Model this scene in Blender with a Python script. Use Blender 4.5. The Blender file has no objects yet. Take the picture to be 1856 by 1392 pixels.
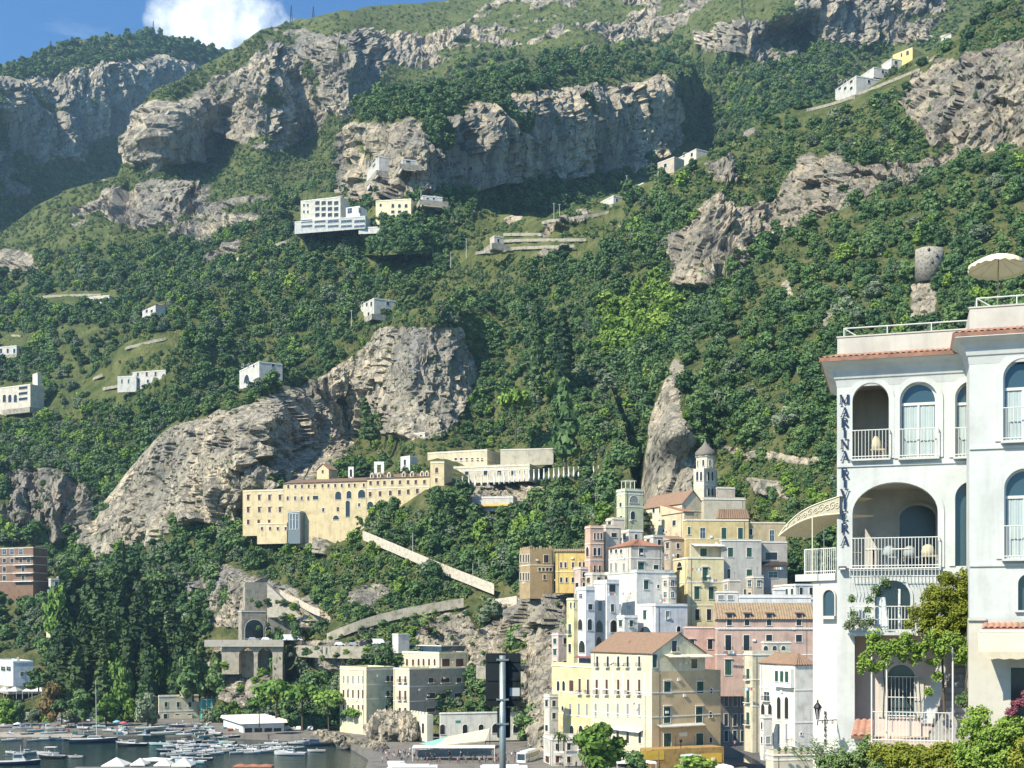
# A harbour town under limestone mountains, seen from the road beside a white hotel.
HAZE = True
NSOLO = 280
import bpy, math, random
import numpy as np
from mathutils import Vector, Matrix
random.seed(7); RNG = np.random.default_rng(11)
SC = bpy.context.scene
COL = SC.collection
F, CX, HZ, CH = 2300.0, 928.0, 1130.0, 40.0      # focal length in photo pixels, centre column, horizon row, eye height
def at(px, py, Y):
    "world point seen at photo pixel (px,py) at depth Y"
    return Vector(((px-CX)/F*Y, Y, CH+(HZ-py)/F*Y))
SUN_AZ, SUN_EL = math.radians(50), math.radians(43)   # azimuth from -Y towards -X
SDIR = Vector((-math.sin(SUN_AZ)*math.cos(SUN_EL), -math.cos(SUN_AZ)*math.cos(SUN_EL), math.sin(SUN_EL)))

# ---------------------------------------------------------------- noise (numpy)
def _h(i, j, k, s):
    n = (i*73856093) ^ (j*19349663) ^ (k*83492791) ^ (s*2654435761 & 0x7fffffff)
    n = (n ^ (n >> 13))*1274126177 & 0x7fffffff
    n = (n ^ (n >> 16))*60493 & 0x7fffffff
    return (n & 0xffff)/32767.5-1.0
def vnoise(x, y, z, s=0):
    i, j, k = np.floor(x).astype(np.int64), np.floor(y).astype(np.int64), np.floor(z).astype(np.int64)
    u, v, w = x-i, y-j, z-k
    u, v, w = u*u*(3-2*u), v*v*(3-2*v), w*w*(3-2*w)
    r = 0
    for a in (0, 1):
        for b in (0, 1):
            for c in (0, 1):
                r = r+_h(i+a, j+b, k+c, s)*(u if a else 1-u)*(v if b else 1-v)*(w if c else 1-w)
    return r
def fbm(x, y, z, o=4, s=0, rough=.5):
    r, a, t = 0, 1.0, 0.0
    for q in range(o):
        r = r+a*vnoise(x, y, z, s+q*17); t += a; a *= rough
        x, y, z = x*2.03+5.1, y*2.03+1.7, z*2.03+9.2
    return r/t
def ridged(x, y, z, o=4, s=0):
    r, a, t = 0, 1.0, 0.0
    for q in range(o):
        r = r+a*(1-2*np.abs(vnoise(x, y, z, s+q*13))); t += a; a *= .58
        x, y, z = x*2.07+3.1, y*2.07+7.7, z*2.07+2.2
    return r/t

def facet(x, y, z, s=0):
    "broken-rock relief: every cell of a 3-D mosaic gets its own step and tilt"
    i, j, k = np.floor(x).astype(np.int64), np.floor(y).astype(np.int64), np.floor(z).astype(np.int64)
    best = np.full(x.shape, 9.9); val = np.zeros(x.shape)
    for a in (-1, 0, 1):
        for b in (-1, 0, 1):
            for c in (-1, 0, 1):
                I, J, K = i+a, j+b, k+c
                dx = x-I-.5-.46*_h(I, J, K, s+1); dy = y-J-.5-.46*_h(I, J, K, s+2); dz = z-K-.5-.46*_h(I, J, K, s+3)
                d = dx*dx+dy*dy+dz*dz; u = d < best
                v = .7*_h(I, J, K, s+4)+1.5*(_h(I, J, K, s+5)*dx+.45*_h(I, J, K, s+6)*dz+.5*_h(I, J, K, s+7)*dy)
                best = np.where(u, d, best); val = np.where(u, v, val)
    return val

# ---------------------------------------------------------------- object helpers
def tag(o, label=None, cat=None, group=None, kind=None):
    if label: o['label'] = label
    if cat: o['category'] = cat
    if group: o['group'] = group
    if kind: o['kind'] = kind
    return o
def empty(name, loc=(0, 0, 0), label=None, cat=None, group=None, rz=0.0):
    o = bpy.data.objects.new(name, None); COL.objects.link(o)
    o.location = loc; o.rotation_euler = (0, 0, rz); o.empty_display_size = .5
    return tag(o, label, cat, group)
class MB:
    "collects faces, then links them as ONE mesh object"
    def __init__(s): s.v, s.f, s.m, s.mats, s.sm = [], [], [], [], []
    def mat(s, m):
        if m not in s.mats: s.mats.append(m)
        return s.mats.index(m)
    def face(s, pts, m, smooth=False):
        n = len(s.v); s.v += [tuple(p) for p in pts]; s.f.append(tuple(range(n, n+len(pts)))); s.m.append(s.mat(m)); s.sm.append(smooth)
    def quads(s, V, Fc, m, smooth=False):
        n = len(s.v); s.v += [tuple(p) for p in V]; k = s.mat(m)
        for f in Fc: s.f.append(tuple(n+i for i in f)); s.m.append(k); s.sm.append(smooth)
    def frame_box(s, o, ax, ay, az, m, skip=()):
        "box from corner o with edge vectors ax, ay, az"
        o, ax, ay, az = map(Vector, (o, ax, ay, az))
        p = [o, o+ax, o+ax+ay, o+ay, o+az, o+ax+az, o+ax+ay+az, o+ay+az]
        fs = [(0, 3, 2, 1), (4, 5, 6, 7), (0, 1, 5, 4), (1, 2, 6, 5), (2, 3, 7, 6), (3, 0, 4, 7)]
        if ax.cross(ay).dot(az) < 0: fs = [f[::-1] for f in fs]
        s.quads(p, [f for i, f in enumerate(fs) if i not in skip], m)
    def box(s, x0, x1, y0, y1, z0, z1, m): s.frame_box((x0, y0, z0), (x1-x0, 0, 0), (0, y1-y0, 0), (0, 0, z1-z0), m)
    def tube(s, pts, r, m, n=6, r2=None, cap=True):
        pts = [Vector(p) for p in pts]; rings = []; L = len(pts)
        for i, p in enumerate(pts):
            d = (pts[min(i+1, L-1)]-pts[max(i-1, 0)]).normalized()
            a = d.cross(Vector((0, 0, 1)) if abs(d.z) < .95 else Vector((1, 0, 0))).normalized(); b = d.cross(a)
            rr = r if r2 is None else r+(r2-r)*i/(L-1)
            rings.append([p+(a*math.cos(2*math.pi*k/n)+b*math.sin(2*math.pi*k/n))*rr for k in range(n)])
        V = [q for g in rings for q in g]; Fc = []
        for i in range(L-1):
            for k in range(n): Fc.append((i*n+k, i*n+(k+1) % n, (i+1)*n+(k+1) % n, (i+1)*n+k))
        if cap: Fc += [tuple(range(n))[::-1], tuple(range((L-1)*n, L*n))]
        s.quads(V, Fc, m, n > 6)
    def lathe(s, c, prof, m, n=12, smooth=True, cap=True):
        c = Vector(c); V = []; Fc = []
        for r, z in prof:
            V += [c+Vector((r*math.cos(2*math.pi*k/n), r*math.sin(2*math.pi*k/n), z)) for k in range(n)]
        for i in range(len(prof)-1):
            for k in range(n): Fc.append((i*n+k, i*n+(k+1) % n, (i+1)*n+(k+1) % n, (i+1)*n+k))
        if cap: Fc += [tuple(range(n))[::-1], tuple(range((len(prof)-1)*n, len(prof)*n))]
        s.quads(V, Fc, m, smooth)
    def mesh(s, name):
        me = bpy.data.meshes.new(name); me.from_pydata(s.v, [], s.f)
        for m in s.mats: me.materials.append(m)
        me.polygons.foreach_set('material_index', s.m); me.polygons.foreach_set('use_smooth', s.sm); me.update()
        return me
    def build(s, name, parent=None, world=True, **kw):
        o = bpy.data.objects.new(name, s.mesh(name)); COL.objects.link(o)
        if parent is not None:
            o.parent = parent
            if world: o.matrix_parent_inverse = pinv(parent)
        return tag(o, **kw)
def pinv(p):
    m = Matrix.Identity(4)
    ch = []
    while p is not None: ch.append(p); p = p.parent
    for q in reversed(ch):
        m = m @ (q.matrix_parent_inverse if q.parent else Matrix.Identity(4)) @ Matrix.LocRotScale(q.location, q.rotation_euler, q.scale)
    return m.inverted()
def copy_tree(o, parent=None):
    c = o.copy(); COL.objects.link(c)
    if parent is not None: c.parent = parent
    for ch in list(o.children): copy_tree(ch, c)
    return c

# ---------------------------------------------------------------- materials
MATS = {}
def new_mat(name):
    m = bpy.data.materials.new(name); m.use_nodes = True
    nt = m.node_tree; b = nt.nodes['Principled BSDF']
    return m, nt, b
def N(nt, t, **kw):
    n = nt.nodes.new(t)
    for k, v in kw.items():
        if k in n.inputs.keys() if isinstance(k, str) else False: n.inputs[k].default_value = v
        else: setattr(n, k, v)
    return n
def ramp(nt, fac, stops):
    r = nt.nodes.new('ShaderNodeValToRGB'); e = r.color_ramp.elements
    while len(e) < len(stops): e.new(.5)
    for i, (p, c) in enumerate(stops): e[i].position = p; e[i].color = (*c, 1) if len(c) == 3 else c
    nt.links.new(fac, r.inputs[0]); return r.outputs[0]
def noise(nt, vec, scale, detail=4, rough=.55, out='Fac'):
    n = nt.nodes.new('ShaderNodeTexNoise'); n.inputs['Scale'].default_value = scale; n.inputs['Detail'].default_value = detail; n.inputs['Roughness'].default_value = rough
    if vec is not None: nt.links.new(vec, n.inputs['Vector'])
    return n.outputs[out]
def mapping(nt, vec, scale=(1, 1, 1)):
    n = nt.nodes.new('ShaderNodeMapping'); n.inputs['Scale'].default_value = scale; nt.links.new(vec, n.inputs['Vector']); return n.outputs[0]
def mix(nt, fac, a, b, mode='MIX'):
    n = nt.nodes.new('ShaderNodeMix'); n.data_type = 'RGBA'; n.blend_type = mode
    for s, v in ((n.inputs[0], fac), (n.inputs[6], a), (n.inputs[7], b)):
        if isinstance(v, bpy.types.NodeSocket): nt.links.new(v, s)
        elif isinstance(v, (int, float)): s.default_value = v
        else: s.default_value = (*v, 1)
    return n.outputs[2]
def math_n(nt, op, a, b=None, c=None, clamp=False):
    n = nt.nodes.new('ShaderNodeMath'); n.operation = op; n.use_clamp = clamp
    for i, v in enumerate((a, b, c)):
        if v is None: continue
        if isinstance(v, bpy.types.NodeSocket): nt.links.new(v, n.inputs[i])
        else: n.inputs[i].default_value = v
    return n.outputs[0]
def bump(nt, h, strength, dist, b):
    n = nt.nodes.new('ShaderNodeBump'); n.inputs['Strength'].default_value = strength; n.inputs['Distance'].default_value = dist
    nt.links.new(h, n.inputs['Height']); nt.links.new(n.outputs[0], b.inputs['Normal'])
def wpos(nt): return nt.nodes.new('ShaderNodeNewGeometry').outputs['Position']
def paint(c, rough=.8, var=.12, scale=.6, stain=.25, metal=0.0, bmp=0.0):
    "painted / plastered surface with weathering: broad blotches, vertical streaks and grain"
    key = (tuple(round(x, 3) for x in c), rough, var, scale, stain, metal, bmp)
    if key in MATS: return MATS[key]
    m, nt, b = new_mat('painted_surface')
    p = wpos(nt)
    n1 = noise(nt, p, scale, 5, .6)
    n2 = noise(nt, mapping(nt, p, (2.2*scale, 2.2*scale, .22*scale)), 1.6, 4, .6)
    d = tuple(x*(1-2.2*var) for x in c); l = tuple(min(1, x*(1+.8*var)) for x in c)
    col = ramp(nt, n1, [(.3, d), (.5, c), (.72, l)])
    col = mix(nt, ramp(nt, noise(nt, p, scale*7, 6, .7), [(.42, (0, 0, 0)), (.75, (.35,)*3)]), col, tuple(x*.72 for x in c))
    if stain:
        f = ramp(nt, n2, [(.5, (0, 0, 0)), (.75, (stain,)*3)])
        col = mix(nt, f, col, tuple(x*.55+.02 for x in c))
    nt.links.new(col, b.inputs['Base Color']); b.inputs['Roughness'].default_value = rough; b.inputs['Metallic'].default_value = metal
    b.inputs['Specular IOR Level'].default_value = .3
    if bmp: bump(nt, noise(nt, p, 14*scale, 4), .4, bmp, b)
    MATS[key] = m; return m
def plain(c, rough=.6, metal=0.0, spec=.4, name='smooth_surface'):
    key = ('p', c, rough, metal, spec)
    if key in MATS: return MATS[key]
    m, nt, b = new_mat(name)
    col = mix(nt, noise(nt, wpos(nt), 3, 3), tuple(x*.85 for x in c), tuple(min(1, x*1.12) for x in c))
    nt.links.new(col, b.inputs['Base Color']); b.inputs['Roughness'].default_value = rough; b.inputs['Metallic'].default_value = metal; b.inputs['Specular IOR Level'].default_value = spec
    MATS[key] = m; return m
def tiles_mat(c1, c2, freq=3.0):
    "curved clay tiles: colour varies tile by tile with lichen patches"
    key = ('t', c1, c2, freq)
    if key in MATS: return MATS[key]
    m, nt, b = new_mat('clay_tiles'); p = wpos(nt)
    v = nt.nodes.new('ShaderNodeTexVoronoi'); v.inputs['Scale'].default_value = freq; nt.links.new(p, v.inputs['Vector'])
    g = nt.nodes.new('ShaderNodeSeparateColor'); nt.links.new(v.outputs['Color'], g.inputs[0])
    col = mix(nt, g.outputs[0], c1, c2)
    f = ramp(nt, noise(nt, p, .9, 5, .65), [(.48, (0, 0, 0)), (.7, (.75,)*3)])
    col = mix(nt, f, col, (.17, .14, .10))
    nt.links.new(col, b.inputs['Base Color']); b.inputs['Roughness'].default_value = .85
    MATS[key] = m; return m
def glass_mat(c=(.03, .06, .08), rough=.06):
    key = ('g', c, rough)
    if key in MATS: return MATS[key]
    m, nt, b = new_mat('glass_and_shade_pane'); b.inputs['Base Color'].default_value = (*c, 1); b.inputs['Roughness'].default_value = rough; b.inputs['Specular IOR Level'].default_value = .8
    bump(nt, noise(nt, wpos(nt), 1.3, 2), .12, .05, b)
    MATS[key] = m; return m
def foliage_mat(name, dark, mid, light, trans=.0, warm=(.10, .10, .02), warmth=.15):
    m, nt, b = new_mat(name)
    oi = nt.nodes.new('ShaderNodeObjectInfo'); at_ = nt.nodes.new('ShaderNodeAttribute'); at_.attribute_name = 'clump'
    s = math_n(nt, 'ADD', math_n(nt, 'MULTIPLY', at_.outputs['Fac'], .55), math_n(nt, 'MULTIPLY', oi.outputs['Random'], .45))
    col = ramp(nt, s, [(.1, dark), (.5, mid), (.92, light)])
    big = ramp(nt, noise(nt, wpos(nt), .012, 3), [(.5, (0, 0, 0)), (.68, (warmth,)*3)])
    col = mix(nt, big, col, warm)
    nt.links.new(col, b.inputs['Base Color']); b.inputs['Roughness'].default_value = .75; b.inputs['Specular IOR Level'].default_value = .15
    if trans:
        t = nt.nodes.new('ShaderNodeBsdfTranslucent'); nt.links.new(col, t.inputs[0])
        ms = nt.nodes.new('ShaderNodeMixShader'); ms.inputs[0].default_value = trans
        out = nt.nodes['Material Output']
        nt.links.new(b.outputs[0], ms.inputs[1]); nt.links.new(t.outputs[0], ms.inputs[2]); nt.links.new(ms.outputs[0], out.inputs[0])
    return m
def rock_veg_mat(name, rock_a, rock_b, rock_c, veg_a, veg_b, k=1.0):
    "limestone and scrub ground, split by the vertex attribute 'rock'"
    m, nt, b = new_mat(name); p = wpos(nt)
    a = nt.nodes.new('ShaderNodeAttribute'); a.attribute_name = 'rock'
    big = noise(nt, p, .018*k, 5, .6); fine = noise(nt, p, .16*k, 6, .65)
    streak = noise(nt, mapping(nt, p, (.22*k, .22*k, .022*k)), 1.0, 5, .65)
    rc = ramp(nt, big, [(.30, rock_a), (.44, rock_b), (.60, rock_c)])
    rc = mix(nt, ramp(nt, streak, [(.47, (0, 0, 0)), (.64, (.8,)*3)]), rc, tuple(x*.62 for x in rock_a))
    rc = mix(nt, ramp(nt, fine, [(.34, (.85,)*3), (.50, (0, 0, 0))]), rc, tuple(x*.5 for x in rock_b))
    vo = nt.nodes.new('ShaderNodeTexVoronoi'); vo.feature = 'DISTANCE_TO_EDGE'; vo.inputs['Scale'].default_value = 1.0
    wv = nt.nodes.new('ShaderNodeVectorMath'); wv.operation = 'ADD'; nt.links.new(mapping(nt, p, (.12*k, .12*k, .045*k)), wv.inputs[0]); nt.links.new(noise(nt, p, .12*k, 5, .65, 'Color'), wv.inputs[1]); nt.links.new(wv.outputs[0], vo.inputs['Vector'])
    rc = mix(nt, ramp(nt, vo.outputs['Distance'], [(.0, (.85,)*3), (.055, (0, 0, 0))]), rc, tuple(x*.32 for x in rock_a))   # joints and cracks
    vc = ramp(nt, noise(nt, p, .11*k, 5, .6), [(.35, veg_a), (.65, veg_b)])
    f = math_n(nt, 'ADD', a.outputs['Fac'], math_n(nt, 'MULTIPLY', math_n(nt, 'SUBTRACT', noise(nt, p, .09*k, 6, .7), .5), 1.5))
    f = ramp(nt, f, [(.42, (0, 0, 0)), (.58, (1, 1, 1))])
    col = mix(nt, f, vc, rc)
    nt.links.new(col, b.inputs['Base Color']); b.inputs['Roughness'].default_value = .95; b.inputs['Specular IOR Level'].default_value = .1
    wide = noise(nt, mapping(nt, p, (.07*k, .07*k, .008*k)), 1.0, 4, .6)
    rc2 = mix(nt, ramp(nt, wide, [(.5, (0, 0, 0)), (.66, (.55,)*3)]), rc, tuple(x*.5 for x in rock_a)); nt.links.new(mix(nt, f, vc, rc2), b.inputs['Base Color'])
    crack = noise(nt, mapping(nt, p, (.2*k, .2*k, .07*k)), 1.0, 8, .72)
    bump(nt, crack, 1.0, 5.0/k, b)
    return m
# ---------------------------------------------------------------- camera, sky, sun
cam_d = bpy.data.cameras.new('camera'); cam = bpy.data.objects.new('camera', cam_d); COL.objects.link(cam)
cam.location = (0, 0, CH); cam.rotation_euler = (math.pi/2, 0, 0)
cam_d.sensor_width = 36; cam_d.lens = 36*F/1856; cam_d.shift_y = (HZ-696)/1856; cam_d.clip_start = .5; cam_d.clip_end = 20000
SC.camera = cam
W = bpy.data.worlds.new('World'); SC.world = W; W.use_nodes = True
nt = W.node_tree; bg = nt.nodes['Background']
sky = nt.nodes.new('ShaderNodeTexSky'); sky.sky_type = 'NISHITA'; sky.sun_disc = False
sky.sun_elevation = SUN_EL
sky.sun_rotation = math.atan2(SDIR.x, SDIR.y)      # clockwise from +Y
sky.air_density = 1.0; sky.dust_density = .6; sky.ozone_density = 2.0
# one bank of cumulus standing behind the ridge, laid out by direction on the sky
tc = nt.nodes.new('ShaderNodeTexCoord')
def cloud_dir(px, py):
    return Vector(((px-CX)/F, 1, (HZ-py)/F)).normalized()
def lobe(px, py, rad):
    d = cloud_dir(px, py)
    n = nt.nodes.new('ShaderNodeVectorMath'); n.operation = 'DISTANCE'; nt.links.new(tc.outputs['Generated'], n.inputs[0]); n.inputs[1].default_value = d
    return math_n(nt, 'SUBTRACT', 1.0, math_n(nt, 'DIVIDE', n.outputs['Value'], rad))
body = None
for px, py, r in ((335, 58, .03), (395, 45, .042), (450, 62, .04), (380, 75, .045), (350, 25, .022), (480, 85, .035)):
    l = lobe(px, py, r); body = l if body is None else math_n(nt, 'MAXIMUM', body, l)
cn = noise(nt, tc.outputs['Generated'], 26, 7, .6)
cv = math_n(nt, 'ADD', body, math_n(nt, 'MULTIPLY', math_n(nt, 'SUBTRACT', cn, .5), 2.2))
cf = ramp(nt, cv, [(.12, (0, 0, 0)), (.75, (.93,)*3)])
wisp = ramp(nt, noise(nt, mapping(nt, tc.outputs['Generated'], (2, 2, 9)), 4, 6, .62), [(.62, (0, 0, 0)), (1, (.3,)*3)])
skyc = mix(nt, 1.0, sky.outputs[0], (.50, .90, 1.25), 'MULTIPLY')
col = mix(nt, wisp, skyc, (8.5, 9.2, 9.8))
col = mix(nt, cf, col, mix(nt, ramp(nt, noise(nt, tc.outputs['Generated'], 60, 5), [(.35, (0, 0, 0)), (.65, (1, 1, 1))]), (7.2, 8.0, 8.6), (10.5, 11, 11)))
nt.links.new(col, bg.inputs['Color']); bg.inputs['Strength'].default_value = .09
sun_d = bpy.data.lights.new('sun', 'SUN'); sun_d.energy = 4.9; sun_d.angle = math.radians(.5); sun_d.color = (1, .91, .75)
sun = bpy.data.objects.new('sun', sun_d); COL.objects.link(sun)
sun.rotation_euler = SDIR.to_track_quat('Z', 'Y').to_euler(); sun.location = (-300, -200, 600)
SC.view_settings.view_transform = 'Standard'; SC.view_settings.look = 'None'; SC.view_settings.exposure = .74; SC.view_settings.gamma = 1
SC.render.engine = 'CYCLES'
cy = SC.cycles; cy.use_denoising = True; cy.max_bounces = 5; cy.diffuse_bounces = 3; cy.glossy_bounces = 2; cy.transmission_bounces = 2; cy.transparent_max_bounces = 4; cy.volume_bounces = 0; cy.caustics_reflective = False; cy.caustics_refractive = False
cy.use_adaptive_sampling = True; cy.adaptive_threshold = .02
try: cy.denoiser = 'OPENIMAGEDENOISE'; cy.denoising_input_passes = 'RGB_ALBEDO_NORMAL'
except Exception: pass
# the air between here and the far ridges
hz = MB(); hm, hnt, hb = new_mat('sea_haze')
hnt.nodes.remove(hb); pv = hnt.nodes.new('ShaderNodeVolumePrincipled')
pv.inputs['Color'].default_value = (.46, .74, .96, 1); pv.inputs['Density'].default_value = .00008; pv.inputs['Anisotropy'].default_value = .2
hnt.links.new(pv.outputs[0], hnt.nodes['Material Output'].inputs['Volume'])
hz.box(-1900, 1900, -60, 3200, -12, 1250, hm)
if HAZE: tag(hz.build('haze'), 'pale blue sea haze hanging between the harbour and the mountains', 'haze', kind='stuff')
# ---------------------------------------------------------------- terrain sheets
def poly_in(px, py, poly):
    r = np.zeros(px.shape, bool); n = len(poly)
    for i in range(n):
        x0, y0 = poly[i]; x1, y1 = poly[(i+1) % n]
        if y0 == y1: continue
        c = ((y0 > py) != (y1 > py)) & (px < (x1-x0)*(py-y0)/(y1-y0)+x0)
        r ^= c
    return r
def rbf(ctrl, px, py):
    C = np.array(ctrl, float); n = len(C); s = 200.0
    A = C[:, :2]/s
    d = np.hypot(A[:, None, 0]-A[None, :, 0], A[:, None, 1]-A[None, :, 1])
    K = np.sqrt(d*d+.02)
    P = np.c_[np.ones(n), A]
    M = np.zeros((n+3, n+3)); M[:n, :n] = K+np.eye(n)*-.01; M[:n, n:] = P; M[n:, :n] = P.T
    w = np.linalg.solve(M, np.r_[C[:, 2], 0, 0, 0])
    out = np.zeros(px.size); X = px.ravel()/s; Y = py.ravel()/s
    for i in range(n): out += w[i]*np.sqrt((X-A[i, 0])**2+(Y-A[i, 1])**2+.02)
    return (out+w[n]+w[n+1]*X+w[n+2]*Y).reshape(px.shape)
HILLS = {}
def hill(key, name, label, top, bot, ctrl, step, cliffs, mat, amp=1.0, outcrop=None, rag=14, soil=(), seed=0, rim=2.0, fq=1.0, green=.16):
    tx = np.array(top, float); bx = np.array(bot, float)
    x0, x1 = tx[0, 0], tx[-1, 0]; nc = int((x1-x0)/step)+1
    cx = np.linspace(x0, x1, nc)
    ty = np.interp(cx, tx[:, 0], tx[:, 1]); by = np.interp(cx, bx[:, 0], bx[:, 1])
    ty = ty+rim*fbm(cx*.05, cx*0, cx*0+seed, 4, seed)*2
    nr = int(np.max(by-ty)/step)+1
    t = np.linspace(0, 1, nr)[:, None]
    px = np.repeat(cx[None], nr, 0); py = by[None]*(1-t)+ty[None]*t
    Y = rbf(ctrl, px, py)
    X = (px-CX)/F*Y; Z = CH+(HZ-py)/F*Y
    jx = px+rag*fbm(px*.035, py*.035, px*0+seed, 4, 3+seed); jy = py+rag*fbm(px*.035, py*.035, px*0+seed+5, 4, 9+seed)
    rock = np.zeros(px.shape, bool)
    for c in cliffs: rock |= poly_in(jx, jy, c)
    rock = rock.astype(float)
    if outcrop:
        sc, th, regions = outcrop
        o = fbm(X*sc, Y*sc, Z*sc, 5, 31+seed, .6)
        msk = np.ones(px.shape) if regions is None else sum((poly_in(px, py, q) for q in regions)).astype(float)
        rock = np.maximum(rock, np.clip((o-th)*12, 0, 1)*(msk > 0))
    patch = fbm(X*.022*fq, Y*.022*fq, Z*.034*fq, 4, 71+seed, .6)
    rock *= np.clip((green-patch)*9, 0, 1)          # ledges and hollows where scrub has taken hold
    # soften along both grid directions
    sm = rock.copy()
    for _ in range(2):
        q = np.pad(sm, 1, mode='edge'); sm = (q[:-2, 1:-1]+q[2:, 1:-1]+q[1:-1, :-2]+q[1:-1, 2:]+2*sm)/6
    # fluted, blocky rock; the woods' ground is softer
    wx = 9*fbm(X*.02, Y*.02, Z*.02, 3, 61+seed); q = fq
    dS = np.median(np.hypot(np.diff(X, axis=1), .8*np.diff(Y, axis=1)), axis=0); S = np.broadcast_to(np.r_[0, np.cumsum(dS)][None], X.shape); Yq = .15*Y   # distance along the face, so that cracks run down it
    stri = ridged((S+wx)*.05*q, Yq*.02*q, Z*.008*q, 5, 41+seed)
    blok = ridged((S+wx)*.016*q, Yq*.016*q, (Z+wx)*.011*q, 6, 43+seed)
    ledge = fbm(S*.008*q, Yq*.01*q, (Z+.6*wx)*.05*q, 4, 47+seed)
    soft = fbm(X*.012*q, Y*.012*q, Z*.012*q, 5, 51+seed)
    fine = ridged(S*.14*q, Yq*.06*q, Z*.05*q, 4, 53+seed)
    big = fbm(X*.006*q, Y*.006*q, Z*.003*q, 3, 57+seed)
    rk = sm > .02; fb = np.zeros(px.shape)
    w2 = [7*fbm(X*.055*q, Y*.055*q, Z*.04*q, 3, 81+7*i) for i in range(3)]
    ax, ay, az = (S+1.2*wx+w2[0])[rk]*q, (Yq+w2[1])[rk]*q, (Z+.8*wx+1.5*w2[2])[rk]*q
    fb[rk] = 7*facet(ax/30, ay/30, az/105, seed)+4.6*facet(ax/11, ay/11, az/46, seed+3)+1.7*facet((ax+3*fbm(ax*.1, ay*.1, az*.1, 2, 5))/4.1, ay/4.1, (az+4*fbm(ax*.1, ay*.1, az*.1, 2, 8))/6.5, seed+5)
    d = sm*(fb+4*stri+4*blok+1.0*ledge+3.4*fine+14*big)*amp+(1-sm)*(9*soft+1.5*fine+10*big)*amp
    edge = np.minimum(1, (1-t)*14)   # keep the skyline where it was drawn
    d = d*edge
    def blur(a, n):
        for _ in range(n): q_ = np.pad(a, 1, mode='edge'); a = (q_[:-2, 1:-1]+q_[2:, 1:-1]+q_[1:-1, :-2]+q_[1:-1, 2:]+q_[1:-1, 1:-1])/5
        return a
    G = [blur(a, 3) for a in (X, Y, Z)]; U = [np.gradient(a, axis=1) for a in G]; Vv = [np.gradient(a, axis=0) for a in G]
    nx, ny, nz = U[1]*Vv[2]-U[2]*Vv[1], U[2]*Vv[0]-U[0]*Vv[2], U[0]*Vv[1]-U[1]*Vv[0]
    ln = np.sqrt(nx*nx+ny*ny+nz*nz)+1e-9; nx, ny, nz = nx/ln, ny/ln, nz/ln
    lh = np.sqrt(nx*nx+ny*ny)+1e-6; X2 = X+.9*nx/lh*d*sm; Y2 = Y+ny/lh*d*sm-d*(1-sm); Z2 = Z+.25*d*(1-sm)
    # the far side, falling away behind the skyline
    bk = [(X2[-1], Y2[-1]+g, Z2[-1]-h) for g, h in ((12, 1), (40, 12), (110, 50), (240, 140))]
    XX = np.vstack([X2]+[b[0][None] for b in bk]); YY = np.vstack([Y2]+[b[1][None] for b in bk]); ZZ = np.vstack([Z2]+[b[2][None] for b in bk])
    RR = np.vstack([sm]+[np.zeros((1, nc))]*len(bk))
    nR = XX.shape[0]
    V = np.stack([XX, YY, ZZ], -1).reshape(-1, 3)
    i = np.arange(nR-1)[:, None]*nc+np.arange(nc-1)[None]
    Fc = np.stack([i, i+1, i+1+nc, i+nc], -1).reshape(-1, 4)
    me = bpy.data.meshes.new(name); me.vertices.add(len(V)); me.vertices.foreach_set('co', V.ravel().astype(np.float32))
    me.loops.add(Fc.size); me.loops.foreach_set('vertex_index', Fc.ravel().astype(np.int32))
    me.polygons.add(len(Fc)); me.polygons.foreach_set('loop_start', np.arange(0, Fc.size, 4, dtype=np.int32)); me.polygons.foreach_set('use_smooth', np.zeros(len(Fc), bool))
    me.update(calc_edges=True)
    at_ = me.attributes.new('rock', 'FLOAT', 'POINT'); at_.data.foreach_set('value', RR.ravel().astype(np.float32))
    me.materials.append(mat)
    o = bpy.data.objects.new(name, me); COL.objects.link(o); tag(o, label, 'terrain', kind='structure')
    HILLS[key] = dict(px=px, py=py, X=X2, Y=Y2, Z=Z2, rock=sm, nc=nc, nr=nr, cx=cx, ty=ty, by=by)
    return o
def surf(h, px, py):
    "point of the hill's surface seen at photo pixel (px,py)"
    g = HILLS[h]; c = int(np.clip(np.searchsorted(g['cx'], px), 0, g['nc']-1))
    zc = g['py'][:, c]; r = int(np.argmin(np.abs(zc-py)))
    return Vector((g['X'][r, c], g['Y'][r, c], g['Z'][r, c]))

GREY, TAN, PALE = (.34, .33, .30), (.52, .45, .335), (.72, .615, .44)
m_far = rock_veg_mat('limestone_far', (.34, .335, .31), (.49, .44, .345), (.71, .62, .46), (.095, .13, .045), (.19, .215, .08), .5)
m_mid = rock_veg_mat('limestone_mid', GREY, TAN, PALE, (.08, .115, .035), (.21, .22, .085), .7)
m_near = rock_veg_mat('limestone_near', GREY, (.49, .44, .335), (.72, .62, .45), (.065, .095, .032), (.19, .19, .08), 1.3)

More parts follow.
